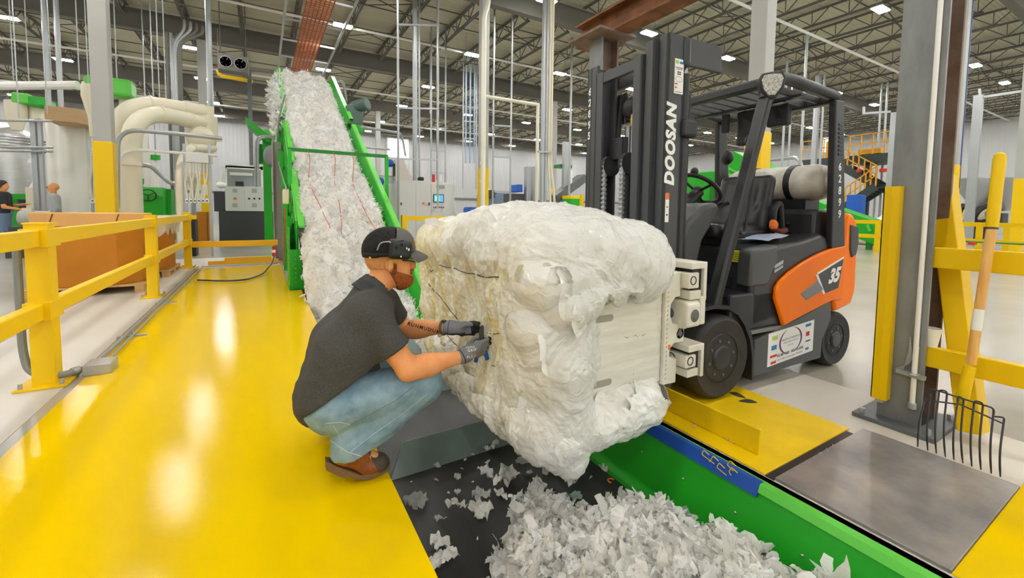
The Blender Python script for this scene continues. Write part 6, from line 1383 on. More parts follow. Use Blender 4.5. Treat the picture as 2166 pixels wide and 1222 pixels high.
# ------------------------------------------------------------------ two men talking far behind the rails
def stander(loc, ang, sc, label, shirt, trouser, hair, sleeves, arms, bald=False):
    t = thing('person', label, 'person', loc, ang); M_ = Matrix.Scale(sc, 4)
    hc = V3(0, 0, 1.60)
    def hd(p):
        q = p-hc; d = smin(ell_(q, (-.01, 0, .03), (.10, .078, .10)), ell_(q, (.03, 0, -.04), (.065, .06, .09)), .03); d = smin(d, cap_(q, (.09, 0, .01), (.11, 0, -.03), .01, .014), .012)
        for s in (-1, 1): d = smin(d, ell_(q, (-.01, s*.08, -.01), (.02, .012, .032)), .006)
        return smin(d, cap_(p, (-.01, 0, 1.40), (0, 0, 1.54), .055, .052), .03)
    def hand(p, e, w):
        dr = (w-e)/np.linalg.norm(w-e); sd = np.cross(dr, V3(0, 0, 1)); sd = sd/max(np.linalg.norm(sd), 1e-6); k = w+dr*.09; d = cap_(p, w, k, .03, .034)
        for i in range(4): o_ = sd*(.030-.02*i); d = smin(d, cap_(p, k+o_, k+o_+dr*(.085-.008*abs(i-1))+V3(0, 0, -.01), .011, .009), .008)
        return smin(d, cap_(p, w+sd*.03+dr*.03, w+sd*.065+dr*.08+V3(0, 0, .01), .013, .010), .01)
    def bd(p):
        d = hd(p); d = smin(d, smin(cap_(p, (0, -.08, 1.0), (0, -.09, 1.32), .10, .10), cap_(p, (0, .08, 1.0), (0, .09, 1.32), .10, .10), .06), .04)
        for s, e, w in arms: d = smin(d, cap_(p, s, e, .050, .042), .03); d = smin(d, cap_(p, e, w, .042, .028), .02); d = smin(d, hand(p, V3(*e), V3(*w)), .012)
        for s in (-1, 1): d = smin(d, smin(cap_(p, (0, s*.09, .92), (.01, s*.10, .50), .08, .055), cap_(p, (.01, s*.10, .50), (-.01, s*.11, .08), .052, .036), .02), .03)
        return d
    def O(nm, f, lo, hi, h, mt):
        v, F = isosurf(f, lo, hi, h); return finish(nm, np_mesh(nm, v*sc, F), mt, t, PI, local=True)
    O('body', bd, (-.35, -.45, 0), (.75, .45, 1.76), .014, SKIN)
    def sh(p):
        d = smin(cap_(p, (0, -.085, .96), (0, -.095, 1.33), .125, .118), cap_(p, (0, .085, .96), (0, .095, 1.33), .125, .118), .06); d = smin(d, cap_(p, (0, -.17, 1.38), (0, .17, 1.38), .062, .062), .06)
        for s, e, w in arms:
            s, e, w = V3(*s), V3(*e), V3(*w); d = smin(d, cap_(p, s, s+(e-s)*(1 if sleeves else .62), .066, .058), .03)
            if sleeves: d = smin(d, cap_(p, e, w, .056, .042), .02)
        d = d-.006*ridge(p*V3(6, 6, 9), 2); return smax(smax(d, .92-p[:, 2], .01), -cap_(p, (0, 0, 1.40), (.02, 0, 1.6), .058, .07), .01)
    O('shirt', sh, (-.35, -.45, .8), (.6, .45, 1.5), .014, shirt)
    def tr(p):
        d = ell_(p, (0, 0, .93), (.145, .19, .12))
        for s in (-1, 1): d = smin(d, smin(cap_(p, (0, s*.09, .90), (.01, s*.10, .50), .105, .08), cap_(p, (.01, s*.10, .50), (-.01, s*.11, .08), .078, .07), .02), .03)
        return smax(smax(d-.005*ridge(p*V3(5, 5, 8), 2), p[:, 2]-1.0, .01), .05-p[:, 2], .01)
    O('trousers', tr, (-.25, -.35, 0), (.25, .35, 1.08), .016, trouser)
    for s in (-1, 1): O('shoe', lambda p: smax(smin(cap_(p, (-.03, s*.11, .06), (.12, s*.12, .035), .045, .04), cap_(p, (-.01, s*.11, .06), (-.01, s*.11, .12), .045, .045), .03), .003-p[:, 2], .004), (-.12, s*.11-.08, -.01), (.22, s*.11+.09, .18), .012, DKG)
    if not bald: O('hair', lambda p: smax(hd(p)-.012, cut(p, (.045, 0, 1.635), (.9, 0, -.75)), .01), (-.15, -.12, 1.45), (.15, .12, 1.78), .012, hair)
    return t
d1 = CP+ray(6, 400)*11.5; d2 = CP+ray(113, 400)*11.8
stander((d1.x, d1.y, 0), 0.1, 1.09, 'man in black polo and jeans gesturing with both hands by the green frame', mat('black_polo', srgb(44, 48, 54), 0.85), mat('blue_denim', srgb(108, 130, 158), 0.85), mat('dark_hair', srgb(52, 44, 40), 0.7), False,
        [(V3(0, .19, 1.36), V3(.05, .24, 1.10), V3(.28, .14, 1.14)), (V3(0, -.19, 1.36), V3(.06, -.24, 1.08), V3(.30, -.16, 1.02))])
stander((d2.x, d2.y, 0), 3.45, 1.07, 'bald man in light grey sweater standing behind the lidded cardboard bin', mat('grey_sweater', srgb(176, 178, 180), 0.9), mat('grey_trousers', srgb(120, 122, 126), 0.9), None, True,
        [(V3(0, .20, 1.36), V3(-.03, .27, 1.08), V3(.05, .26, .84)), (V3(0, -.20, 1.36), V3(-.03, -.27, 1.08), V3(.05, -.26, .84))], bald=True)
# ------------------------------------------------------------------ machinery far behind, every piece at its own distance
def Q(px0, py0, px1, py1, Y, dep, m=None, g=False):       # axis-aligned box whose front face (plane y = Y) spans two pixels
    a, b = at(px0, py1, Y), at(px1, py0, Y); m = m or MB(); return m.box(a.x, b.x, Y, Y+dep, 0.0 if a.z < 0.35 and g is not None and b.z > 0.5 else a.z, b.z)
def QX(px0, py0, px1, py1, X, dep, m=None):      # the same on a plane x = X (far right of the hall)
    a, b = atx(px1, py1, X), atx(px0, py0, X); m = m or MB(); return m.box(X, X+dep, a.y, b.y, 0.0 if a.z < 0.35 and b.z > 0.5 else a.z, b.z)
def T(name, label, cat, p, group=None): return thing(name, label, cat, (p[0], p[1], 0), 0, group)
def pipe(name, label, cat, pts, r, mt, n=10, rad=0.4, group=None):
    o = MB().tube(bend(pts, rad), r, n).build(name, mt); return tag(o, label, cat, group)
def pole(px, py, Y, name, label, cat, r, mt, group=None, top=8.85, bot=None):
    a = at(px, py, Y); o = MB().cyl((a.x, Y, a.z if bot is None else bot), (a.x, Y, top), r, n=8).build(name, mt); return tag(o, label, cat, group)
# silos and cyclones at the far left
def lat(px, Y, prof, mt, name, parent):          # profile in (radius px at that depth, py)
    c = at(px, (prof[0][1]+prof[-1][1])/2, Y); s = (at(px+40, 433, Y)-at(px, 433, Y)).length/40*0.95
    return MB().lathe([(r*s, at(px, py, Y).z) for r, py in prof], (c.x, Y, 0), (0, 0, 1), 32).build(name, mt, parent)
t = T('silo', 'big stainless steel silo with hoop bands behind the talking men', 'silo', at(30, 433, 24))
lat(30, 24, [(0, 268), (40, 276), (66, 288), (68, 292), (68, 470), (66, 474), (0, 474)], STAIN, 'silo_body', t)
for py in (294, 300, 306, 312, 318): lat(30, 24, [(68.5, py-1), (70, py), (68.5, py+1)], GALV, 'hoop_band', t)
Q(58, 338, 72, 344, 22.3, 0.02).build('silo_plate', LABELW, t, smooth=0)
for k in (-0.9, 0.9): MB().cyl((at(30, 433, 24).x+k, 24, 0), (at(30, 433, 24).x+k, 24, 0.6), 0.12, n=8).build('leg', GALV, t)
t = T('cyclone_hopper', 'pale cyclone hopper with green lid above the big silo', 'hopper', at(38, 433, 22.5)); lat(34, 22.5, [(0, 214), (24, 214), (25, 240), (24, 250), (12, 276), (10, 276)], BEIGE, 'hopper_cone', t); Q(22, 198, 62, 216, 22.2, 0.9).build('hopper_lid', GRL, t, smooth=0, bev=0.06); Q(56, 206, 98, 222, 22.2, 0.9).build('lid_spout', GRN, t, smooth=0, bev=0.06); lat(78, 22.8, [(0, 222), (18, 222), (18, 250), (8, 285), (0, 285)], BEIGE, 'second_cone', t)
t = T('cyclone_hopper', 'pale cyclone hopper with long green lid above the filter bag', 'hopper', at(198, 433, 16)); lat(196, 16, [(0, 176), (20, 176), (24, 186), (24, 205), (11, 248), (9, 290), (0, 290)], BEIGE, 'hopper_cone', t); Q(176, 168, 276, 194, 15.8, 0.7).build('hopper_lid', GRL, t, smooth=0, bev=0.08)
Q(252, 190, 278, 232, 16.2, 0.5).build('spout_box', BEIGE, t, smooth=0)
q = at(196, 180, 16); MB().cyl((q.x, 16.1, q.z-0.2), (q.x, 16.1, 8.85), 0.015, n=6).build('hanger', GALV, t); q = at(248, 180, 16.1); MB().cyl((q.x, 16.1, q.z-0.1), (q.x, 16.1, 8.85), 0.015, n=6).build('hanger', GALV, t)
pipe('transfer_pipe', 'long pale transfer pipe running level into the cyclone', 'pipe', [at(-60, 182, 17), at(165, 180, 16.2)], 0.11, WHITE)
# filter bag with its wooden hood
t = T('filter_bag', 'tall white cloth filter bag under a wooden hood', 'filter bag', at(145, 433, 18.6)); a, b = at(107, 445, 19.3), at(186, 250, 19.3); pts = []
for i in range(60):
    th = 2*PI*i/60; cx, cy = (a.x+b.x)/2, 19.3; r_ = (b.x-a.x)/2*(1+0.07*math.sin(th*7)+0.04*math.sin(th*13+1))
    for j in range(6): z = a.z-0.9+(b.z-a.z+0.9)*j/5; pts.append((cx+r_*math.cos(th)*(1+0.02*math.sin(j*2+th*3)), cy+0.5*r_*math.sin(th), z))
m = MB(); m.add(pts, [(i*6+j, ((i+1) % 60)*6+j, ((i+1) % 60)*6+j+1, i*6+j+1) for i in range(60) for j in range(5)]); m.build('bag_cloth', CLOTHW, t, smooth=PI)
p0, p1, p2 = at(94, 238, 18), at(163, 246, 18), at(222, 272, 20); h_ = 0.42
m = MB(); m.add([(p0.x, 18, p0.z-h_/2), (p1.x, 18, p0.z-h_/2), (p1.x+1.0, 20.4, p0.z-h_/2), (p0.x, 20.4, p0.z-h_/2), (p0.x, 18, p0.z+h_/2), (p1.x, 18, p0.z+h_/2), (p1.x+1.0, 20.4, p0.z+h_/2), (p0.x, 20.4, p0.z+h_/2)], [(0, 1, 2, 3), (4, 5, 6, 7), (0, 1, 5, 4), (1, 2, 6, 5), (2, 3, 7, 6), (3, 0, 4, 7)])
m.build('hood', mat('plywood', srgb(206, 170, 128), 0.7, var=0.15, vscale=2, stretch=(1, 1, 8)), t, smooth=0)
# strut frame with level pipes
t = T('strut_rack', 'galvanised strut frame with level pipes beside the filter bag', 'frame', at(85, 433, 17.6))
for px, w_ in ((79, 0.055), (93, 0.035)): a = at(px, 433, 17.6); MB().box(a.x-w_, a.x+w_, 17.55, 17.7, 0, at(px, 252, 17.6).z).build('upright', GALV, t, smooth=0)
for py in (256, 312, 320): MB().cyl(at(-60, py-2, 17.4), at(112, py, 17.4), 0.035, n=8).build('level_pipe', GALV, t)
# cream granulator, motor, green bench
t = T('granulator', 'cream sheet metal hopper box behind the grey motor', 'machine', at(70, 433, 18.4)); Q(55, 396, 82, 444, 18.4, 0.5).build('hopper_box', BEIGE, t, smooth=0, bev=0.02); MB().lathe([(0.16, at(68, 396, 18.4).z), (0.08, at(68, 385, 18.4).z), (0.07, at(68, 372, 18.4).z), (0, at(68, 371, 18.4).z)], (at(69, 396, 18.4).x, 18.65, 0), (0, 0, 1), 16).build('feed_neck', WHITE, t); Q(58, 444, 80, 512, 18.4, 0.5).build('stand', DKG, t, smooth=0)
t = T('electric_motor', 'grey finned electric motor standing in front of the bald man', 'motor', at(58, 433, 14.6)); c = at(40, 461, 14.6); e = at(74, 461, 14.6)
MB().lathe([(0, 0), (0.16, 0.01), (0.19, 0.05), (0.19, 0.28), (0.175, 0.29), (0.175, 0.52), (0.19, 0.53), (0.19, 0.56), (0, 0.58)], c, (e-c), 24).build('motor_body', mat('motor_grey', srgb(176, 178, 168), 0.45), t); MB().cbox((c+e)/2-Vector((0, 0, 0.25)), 0.5, 0.4, 0.1).build('motor_foot', DKG, t, smooth=0); MB().cbox(((c.x+e.x)/2, 14.6, (c.z-0.3)/2), 0.6, 0.5, max(0.1, c.z-0.3)).build('plinth', DKG, t, smooth=0); MB().cbox((c*0.4+e*0.6)+Vector((0, 0, 0.2)), 0.16, 0.16, 0.08).build('terminal_box', BEIGE, t, smooth=0)
t = T('green_stand', 'green steel stand holding a black drive beside the motor', 'machine stand', at(30, 433, 18.8)); Q(4, 410, 54, 421, 18.8, 0.4).build('top_beam', GRN, t, smooth=0); Q(25, 421, 37, 508, 18.9, 0.25).build('leg', GRN, t, smooth=0); Q(40, 422, 56, 442, 18.7, 0.4).build('drive_box', BLK, t, smooth=0)
# beige air pipes and cyclone
AIR = 'beige air pipes'
t = T('air_cyclone', 'beige air cyclone fed by two large curved pipes', 'cyclone', at(440, 433, 15)); lat(440, 15, [(0, 226), (15, 226), (15, 246), (22, 247), (22, 290), (13, 318), (9, 330), (9, 345), (0, 345)], BEIGE, 'cyclone_body', t); MB().sph(at(424, 292, 14.7), 0.34, 0.3, 0.34).build('fan_housing', BEIGE, t); MB().bar(at(400, 300, 14.9), at(470, 296, 14.9), 0.08, 0.08).build('bracket', BEIGE, t, smooth=0)
def airpipe(lab, pts, r): 
    t = thing('air_pipe', lab, 'pipe', pts[0], 0, AIR); MB().tube(bend(pts, 1.1, 10), r, 16).build('pipe', BEIGE, t)
    for i, k in ((0, 0.25), (0, 0.6), (1, 0.35), (1, 0.75)): q = pts[i].lerp(pts[i+1], k); d = (pts[i+1]-pts[i]).normalized(); MB().cyl(q-d*0.02, q+d*0.02, r*1.1, n=16).build('joint_ring', BEIGE, t)
p = at(257, 440, 14.2); airpipe('thick beige pipe rising behind the column and curving over highest', [Vector((p.x, 14.2, 0.2)), Vector((p.x, 14.2, at(257, 211, 14.2).z)), at(432, 237, 15)], 0.21)
p = at(281, 440, 13.4); airpipe('thick beige pipe curving over just below its twin', [Vector((p.x, 13.4, 0.2)), Vector((p.x, 13.4, at(281, 228, 13.4).z)), at(436, 262, 15)], 0.2)
p = at(383, 440, 13.2); airpipe('slimmer beige pipe rising beside the conduit rack', [Vector((p.x, 13.2, 0.2)), Vector((p.x, 13.2, at(383, 311, 13.2).z)), at(452, 314, 14.9)], 0.1)
pipe('handrail_pipe', 'grey pipe running level across the beige pipes', 'pipe', [at(248, 440, 12.95), at(248, 273, 12.95), at(350, 280, 12.95), at(470, 293, 12.95)], 0.05, GALV)
pipe('handrail_pipe', 'pale pipe rail stepping down towards the conduit rack', 'pipe', [at(288, 349, 15), at(318, 349, 15), at(360, 388, 15), at(384, 389, 15)], 0.06, GALV)
pipe('pale_pipe', 'pale pipe running level just above the green shredder', 'pipe', [at(252, 500, 13.1), at(252, 314, 13.1), at(350, 321, 13.1), at(460, 329, 13.1)], 0.035, WHITE)
# green shredder
t = T('shredder', 'green shredder cabinet with a round emblem behind the column', 'machine', at(320, 433, 15.5)); a, b = at(288, 440, 15.5), at(345, 396, 15.5)
m = MB(); m.prism([(15.5, 0.02), (15.5, b.z-0.25), (15.75, b.z), (17.0, b.z), (17.0, 0.02)], 'x', a.x, b.x); m.build('cabinet', GRN, t, smooth=0, bev=0.03); Q(335, 400, 362, 470, 16, 0.6).build('side_cabinet', GRN, t, smooth=0, bev=0.02)
c = at(313, 413, 15.49); R_ = 0.155
m = MB().tube([c+Vector((R_*1.15*math.cos(k), 0, R_*math.sin(k))) for k in np.linspace(0, 2*PI, 29)[:-1]], 0.016, 6, closed=True)
for k in (PI/2, PI*7/6, PI*11/6): m.bar(c, c+Vector((R_*1.1*math.cos(k+PI), 0, R_*math.sin(k+PI))), 0.016, 0.03, (0, 1, 0))
m.build('emblem', BLK, t, smooth=0); lat(299, 15.9, [(0, 378), (6, 378), (6, 388), (4, 390), (4, 400), (0, 400)], GRN, 'valve_neck', t); MB().sph(at(291, 371, 15.9), 0.10).build('valve_motor', BLUE, t)
t = T('filter_sock', 'slim white filter sock hanging deep behind the beige pipes', 'filter bag', at(308, 433, 20)); lat(308, 20, [(1, 236), (1, 236), (9, 236), (8, 300), (10, 340), (9, 400), (0, 400)], CLOTHW, 'sock', t)
t = T('filter_sock', 'short white filter sock under a green clamp', 'filter bag', at(330, 433, 19)); lat(329, 19, [(0, 338), (6, 338), (9, 350), (8, 410), (0, 410)], CLOTHW, 'sock', t); lat(329, 19, [(0.6, 328), (0.6, 328), (11, 328), (11, 338), (0, 338)], GRN, 'clamp', t)
for px, Y, py, o in ((308, 20, 236, bpy.data.objects['filter_sock']), (329, 19, 328, t)):
    q = at(px, py, Y); MB().cyl((q.x, Y, q.z), (q.x, Y, 8.85), 0.02, n=6).build('hanger', GALV, o)
# conduit racks
def rack(px0, px1, py0, py1, Y, lab, nb):
    t = T('conduit_rack', lab, 'conduit rack', at((px0+px1)/2, 433, Y), 'wall of conduits')
    n = 7
    for i in range(n):
        px = px0+(px1-px0)*(i+0.5)/n; pts = [at(px, py0, Y), at(px, py0+(py1-py0)*0.45, Y), at(px+(3 if i % 2 else -3), py0+(py1-py0)*0.62, Y), at(px0+(px1-px0)*(0.1+0.8*i/n), py1, Y)]; MB().tube(bend(pts, 0.15), 0.02, 6).build('conduit', BEIGE, t)
    for i in range(nb): c = px0+(px1-px0)*(i+0.5)/nb; o = Q(c-3, py1, c+3, py1+9, Y-0.1, 0.15).build('switch_box', WHITE, t, smooth=0); Q(c-1.3, py1+3, c+1.3, py1+6, Y-0.12, 0.02).build('rotary_switch', BLK, o, smooth=0)
    for f in (0.0, 0.5, 1.0): MB().bar(at(px0-2, py0+(py1-py0)*f, Y+0.05), at(px1+2, py0+(py1-py0)*f, Y+0.05), 0.03, 0.04).build('cross_strut', GALV, t, smooth=0)
    for px in (px0-1, px1+1): a = at(px, py0, Y+0.1); MB().box(a.x-0.03, a.x+0.03, Y+0.08, Y+0.14, 0, a.z+0.3).build('upright', GALV, t, smooth=0)
    Q(px0+2, py0-4, px1-2, py0+12, Y-0.05, 0.2).build('wiring_box', CABW, t, smooth=0); return t
rack(191, 222, 318, 420, 17.0, 'conduit rack with four switch boxes between bag and column', 4); rack(391, 442, 330, 420, 13.0, 'conduit rack with six switch boxes near the beige pipes', 6)
t = T('feed_hopper', 'small cream hopper standing behind the second conduit rack', 'hopper', at(420, 433, 14)); lat(408, 14, [(0, 366), (13, 366), (13, 385), (4, 402), (0, 402)], BEIGE, 'hopper_cone', t); lat(432, 14.2, [(0, 390), (7, 390), (8, 412), (0, 412)], WHITE, 'blower', t); a = at(408, 402, 14); MB().box(a.x-0.05, a.x+0.05, 13.95, 14.05, 0, a.z).build('stand', GALV, t, smooth=0)
o = Q(412, 448, 437, 505, 19, 0.9).build('cardboard_bin', CARD, smooth=0); tag(o, 'small cardboard bin standing far behind the rails under the rack', 'cardboard box')
o = Q(403, 455, 413, 520, 13.2, 0.45).build('waste_bin', BLK, smooth=0, bev=0.02); tag(o, 'slim black bin just past the end of the long rails', 'bin')
# dark machine with two grey cabinets
t = T('pelletizer', 'dark grey machine carrying two light control cabinets beside the incline', 'machine', at(520, 433, 18)); YM = 18.0
MB().box(at(462, 440, YM).x, at(579, 440, YM).x, YM, YM+1.6, 0.0, at(520, 447, YM).z).build('machine_base', DKG, t, smooth=0, bev=0.03); Q(453, 405, 478, 447, YM+0.4, 1.2).build('machine_side', DKG, t, smooth=0, bev=0.03)
for px0, px1 in ((477, 517), (518, 558)):
    c_ = Q(px0, 395, px1, 446, YM-0.05, 0.5).build('control_cabinet', CABW, t, smooth=0, bev=0.012); mid = (px0+px1)/2
    for py in (403, 434): Q(mid-5, py-4, mid+5, py+4, YM-0.06, 0.02).build('vent_grille', mat('vent_grey', srgb(170, 172, 172), 0.6), c_, smooth=0)
    for k in ((0,) if px0 == 477 else (-11, 0, 11)): q = at(mid+k, 420, YM-0.06); MB().cyl(q, q+Vector((0, 0.02, 0)), 0.05 if px0 == 477 else 0.035, n=10).build('selector', LABELO if px0 == 477 else BLK, c_)
m = MB()
for px in (478, 554): Q(px-1.5, 352, px+1.5, 395, YM+0.1, 0.06, m)
for py in (352, 355): Q(477, py-1.2, 556, py+1, YM+0.1, 0.06, m)
m.build('guard_frame', WHITE, t, smooth=0); Q(480, 357, 553, 394, YM+0.5, 0.05).build('guard_panel', mat('smoky_panel', srgb(150, 156, 158), 0.3), t, smooth=0); Q(486, 366, 534, 370, YM+0.45, 0.04).build('inner_bar', WHITE, t, smooth=0); Q(498, 384, 515, 392, YM+0.3, 0.2).build('inner_motor', BLK, t, smooth=0)
MB().sph(at(468, 391, YM), 0.16, 0.14, 0.12).build('lamp_head', WHITE, t); MB().cyl(at(467, 388, YM), at(471, 354, YM), 0.03, n=6).build('lamp_arm', WHITE, t)
a = [at(565, 492, YM-0.01), at(578, 492, YM-0.01)]; m = MB(); lp2 = [(564, 497), (579, 497), (579, 485), (573, 478), (570, 476), (565, 483)]; m.add([at(x, y, YM-0.012) for x, y in lp2], [tuple(range(6))]); m.build('leaf_emblem', GRN, t, smooth=0)
t = T('feed_chute', 'green chute with slanted lid on a green column behind the conveyor side', 'chute', at(565, 433, 16.5)); Q(560, 290, 573, 511, 16.5, 0.3).build('column', GRN, t, smooth=0)
m = MB(); v = [at(518, 246, 16.2), at(523, 263, 16.2), at(566, 300, 16.2), at(578, 300, 16.2), at(568, 284, 16.2)]; w_ = [q+Vector((0, 0.9, 0)) for q in v]; m.add(v+w_, [(0, 1, 2, 3, 4), (9, 8, 7, 6, 5)]+[(i, i+5, (i+1) % 5+5, (i+1) % 5) for i in range(5)]); m.build('slanted_lid', GRN, t, smooth=0)
Q(560, 275, 582, 290, 16.9, 0.8).build('chute_box', GRL, t, smooth=0); Q(548, 305, 560, 345, 16.6, 0.4).build('bracket', GRD, t, smooth=0); MB().sph(at(572, 330, 16.1), 0.2, 0.2, 0.35).build('wrapped_motor', mat('wrapped_grey', srgb(150, 150, 152), 0.4), t)
MB().tube(bend([at(545, 395, 16), at(545, 290, 16), at(583, 291, 16)], 0.35), 0.04, 8).build('hand_pipe', GALV, t); MB().tube(bend([at(540, 395, 16), at(540, 287, 16), at(583, 287, 16)], 0.35), 0.03, 8).build('hand_pipe', GALV, t)
# thin hanger rods over the left side
for i, (px, py, Y) in enumerate(((30, 190, 17), (62, 186, 17), (100, 240, 15), (168, 170, 15), (187, 176, 15.5), (338, 225, 14.6), (352, 232, 14.6), (40, 250, 14), (110, 190, 18))):
    pole(px, py, Y, 'hanger_rod', 'thin steel hanger rod dropping from the roof joists', 'hanger rod', 0.012, GALV, 'hanger rods from the roof')
for i, px in enumerate((104, 130)): pole(px, 240, 19.5, 'strut_post', 'galvanised strut post dropping from the roof behind the filter hood', 'strut', 0.07, GALV, 'strut posts behind the hood')
for i, px in enumerate((366, 374, 388)): pole(px, 440, 20.2, 'riser_conduit', 'dark riser conduit climbing the shaded column to the roof', 'conduit', 0.05, GIRD if i != 1 else GALV, 'riser conduits on the column', top=7.6, bot=0)
t = T('conduit_bend', 'four conduits bending off the shaded column under the girder', 'conduit', at(380, 433, 20))
for i in range(4): MB().tube(bend([Vector((at(366+5*i, 110, 20).x, 20, 0.0)), at(366+5*i, 110, 20), at(370+5*i, 88, 20), at(390+13*i, 62+3*i, 20), at(390+13*i, 42+4*i, 20)], 0.3), 0.05, 8).build('conduit', GALV if i < 2 else GIRD, t)
pole(447, 260, 16.5, 'strut_post', 'bright strut post dropping from the roof above the cyclone', 'strut', 0.08, GALV)
# middle distance: big control cabinet, rails, poles, pipes
t = T('control_cabinet', 'large light grey control cabinet with a small blue screen', 'cabinet', at(900, 433, 14)); YK = 14.0
for px0, px1, py0 in ((845, 880, 382), (880, 912, 383), (912, 962, 388)):
    d_ = Q(px0, py0, px1-0.4, 523, YK, 0.6).build('cabinet_door', CABW, t, smooth=0, bev=0.01)
    if px0 < 900: Q(px0+3 if px0 < 870 else px1-5, 428, px0+5 if px0 < 870 else px1-3, 434, YK-0.03, 0.03).build('handle', BLK, d_, smooth=0)
    if px0 == 880: q = at(896, 430, YK-0.02); MB().cyl(q, q+Vector((0, .02, 0)), 0.04, n=10).build('main_switch', LABELO, d_)
s_ = Q(917, 411, 939, 428, YK-0.03, 0.03).build('screen_bezel', DKG, t, smooth=0); Q(918.5, 412.5, 937.5, 426.5, YK-0.035, 0.006).build('screen', mat('screen_blue', srgb(60, 150, 200), 0.3, emit=(srgb(90, 170, 210), 0.9)), s_, smooth=0); Q(920, 415, 929, 424, YK-0.038, 0.004).build('screen_graphic', mat('screen_green', srgb(150, 210, 160), 0.3, emit=(srgb(170, 225, 170), 0.8)), s_, smooth=0)
m = MB()
for k in range(6): Q(917+4*k, 437, 919+4*k, 439.5, YK-0.02, 0.02, m)
m.build('button', BLK, t, smooth=0); Q(923, 392, 941, 398, YK-0.01, 0.012).build('cabinet_print', mat('print_grey', srgb(160, 164, 160), 0.6), t, smooth=0)
q = at(931, 384, YK+0.2); MB().cyl(q, q+Vector((0, 0, 0.22)), 0.06, n=10).build('beacon', WHITE, t); q = at(917, 376, YK+0.3); MB().cyl(q-Vector((0, 0, .15)), q+Vector((0, 0, 0.12)), 0.05, n=10).build('red_beacon', RED, t); Q(886, 374, 898, 382, YK+0.3, 0.2).build('robot_elbow', BLK, t, smooth=0, bev=0.05)
o = Q(820, 389, 843, 522, 14.6, 0.5).build('side_cabinet', CABW, smooth=0, bev=0.012); tag(o, 'narrow grey cabinet tucked between the incline and the control cabinet', 'cabinet')
t = T('feed_funnel', 'grey machine with a slanted tan sheet behind the control cabinet', 'machine', at(845, 433, 15.6)); m = MB(); v = [at(836, 337, 15.6), at(852, 337, 15.6), at(874, 381, 15.6), at(838, 381, 15.6)]; w_ = [q+Vector((0, .6, 0)) for q in v]; m.add(v+w_, [(0, 1, 2, 3), (7, 6, 5, 4)]+[(i, i+4, (i+1) % 4+4, (i+1) % 4) for i in range(4)]); m.build('slanted_sheet', mat('tan_sheet', srgb(214, 206, 194), 0.5), t, smooth=0); Q(800, 372, 842, 516, 15.9, 0.8).build('machine_body', STAIN, t, smooth=0, bev=0.05); MB().sph(at(825, 345, 15.5), 0.14).build('valve_motor', BLUE, t); MB().sph(at(803, 384, 15.5), 0.16).build('valve_motor', BLUE, t); Q(832, 346, 836, 372, 15.4, 0.1).build('dark_lever', BLK, t, smooth=0)
t = T('guard_rail', 'low yellow rail with a corner post behind the bale', 'guard rail', at(857, 433, 9.2)); a, b = at(854, 452, 9.2), at(1010, 450, 9.2)
MB().box(a.x, b.x, 9.17, 9.23, 1.0, 1.10).build('rail', YEL, t, smooth=0); MB().box(a.x, b.x, 9.17, 9.23, 0.47, 0.57).build('rail', YEL, t, smooth=0); MB().box(a.x-0.05, a.x+0.06, 9.14, 9.26, 0, 1.12).build('post', YEL, t, smooth=0); MB().box(b.x-0.1, b.x, 9.14, 9.26, 0, 1.10).build('post', YEL, t, smooth=0)
t = T('guard_rail', 'short yellow rail in front of the blue drums', 'guard rail', at(985, 433, 12.2)); a, b = at(962, 446, 12.2), at(1014, 446, 12.2)
for z in (1.05, 0.55): MB().box(a.x, b.x, 12.17, 12.23, z-0.05, z+0.05).build('rail', YEL, t, smooth=0)
MB().box(at(987, 440, 12.2).x-0.05, at(987, 440, 12.2).x+0.05, 12.15, 12.25, 0, 1.1).build('post', YEL, t, smooth=0)
for i, (px, py) in enumerate(((998, 442), (975, 462))): tag(MB().lathe([(0, 0.003), (0.27, 0.003), (0.29, 0.05), (0.29, at(px, py, 13.2+i).z), (0.25, at(px, py, 13.2+i).z+0.06), (0, at(px, py, 13.2+i).z+0.08)], (at(px, py, 13.2+i).x, 13.2+i, 0)).build('blue_drum', BLUE), ['blue drum lid above the short yellow rail', 'blue drum lid between the short rail bars'][i], 'drum')
PO = 'poles dropping from the roof'
pole(843, 455, 12.6, 'strut_post', 'slim bright pole standing before the far window', 'pole', 0.035, GALV, None, bot=0); pole(878, 382, 14.4, 'riser_duct', 'thick galvanised riser standing on the control cabinet', 'riser', 0.085, GALV); pole(887, 382, 14.5, 'riser_conduit', 'thin conduit riser beside the thick one over the cabinet', 'conduit', 0.035, GALV); pole(925, 380, 14.3, 'riser_conduit', 'single pale conduit rising over the cabinet screen', 'conduit', 0.04, GALV); pole(910, 240, 18, 'strut_post', 'slim strut dropping behind the cabinet risers', 'strut', 0.03, GALV)
def ladder(px0, px1, py0, py1, Y, rungs, lab):
    t = T('strut_ladder', lab, 'strut frame', at(px0, 433, Y), None)
    for px in (px0, px1): a = at(px, py1, Y); MB().box(a.x-0.025, a.x+0.025, Y-0.025, Y+0.025, a.z, 8.85).build('upright', GALV, t, smooth=0)
    for py in rungs: MB().bar(at(px0, py, Y), at(px1, py+2, Y), 0.05, 0.05).build('rung', GALV, t, smooth=0)
ladder(1042, 1079, 118, 432, 13.4, (265, 331, 404), 'tall strut ladder hanging beside the pale pipe frame'); ladder(912, 942, 220, 385, 17, (270, 318, 364), 'small strut ladder behind the cabinet risers'); ladder(979, 1007, 250, 400, 19, (256, 292), 'distant strut ladder near the yellow sleeved column'); ladder(843, 926, 0, 440, 13.2, (52, 228, 336), 'wide strut frame standing around the cabinet risers')
for i, px in enumerate((985, 994, 1003)): pole(px, 345, 19.2, 'drop_pipe', 'bluish drop pipe ending above the machines', 'pipe', 0.045, mat('pale_blue_pipe', srgb(160, 180, 206), 0.4), 'blue drop pipes', top=8.85)
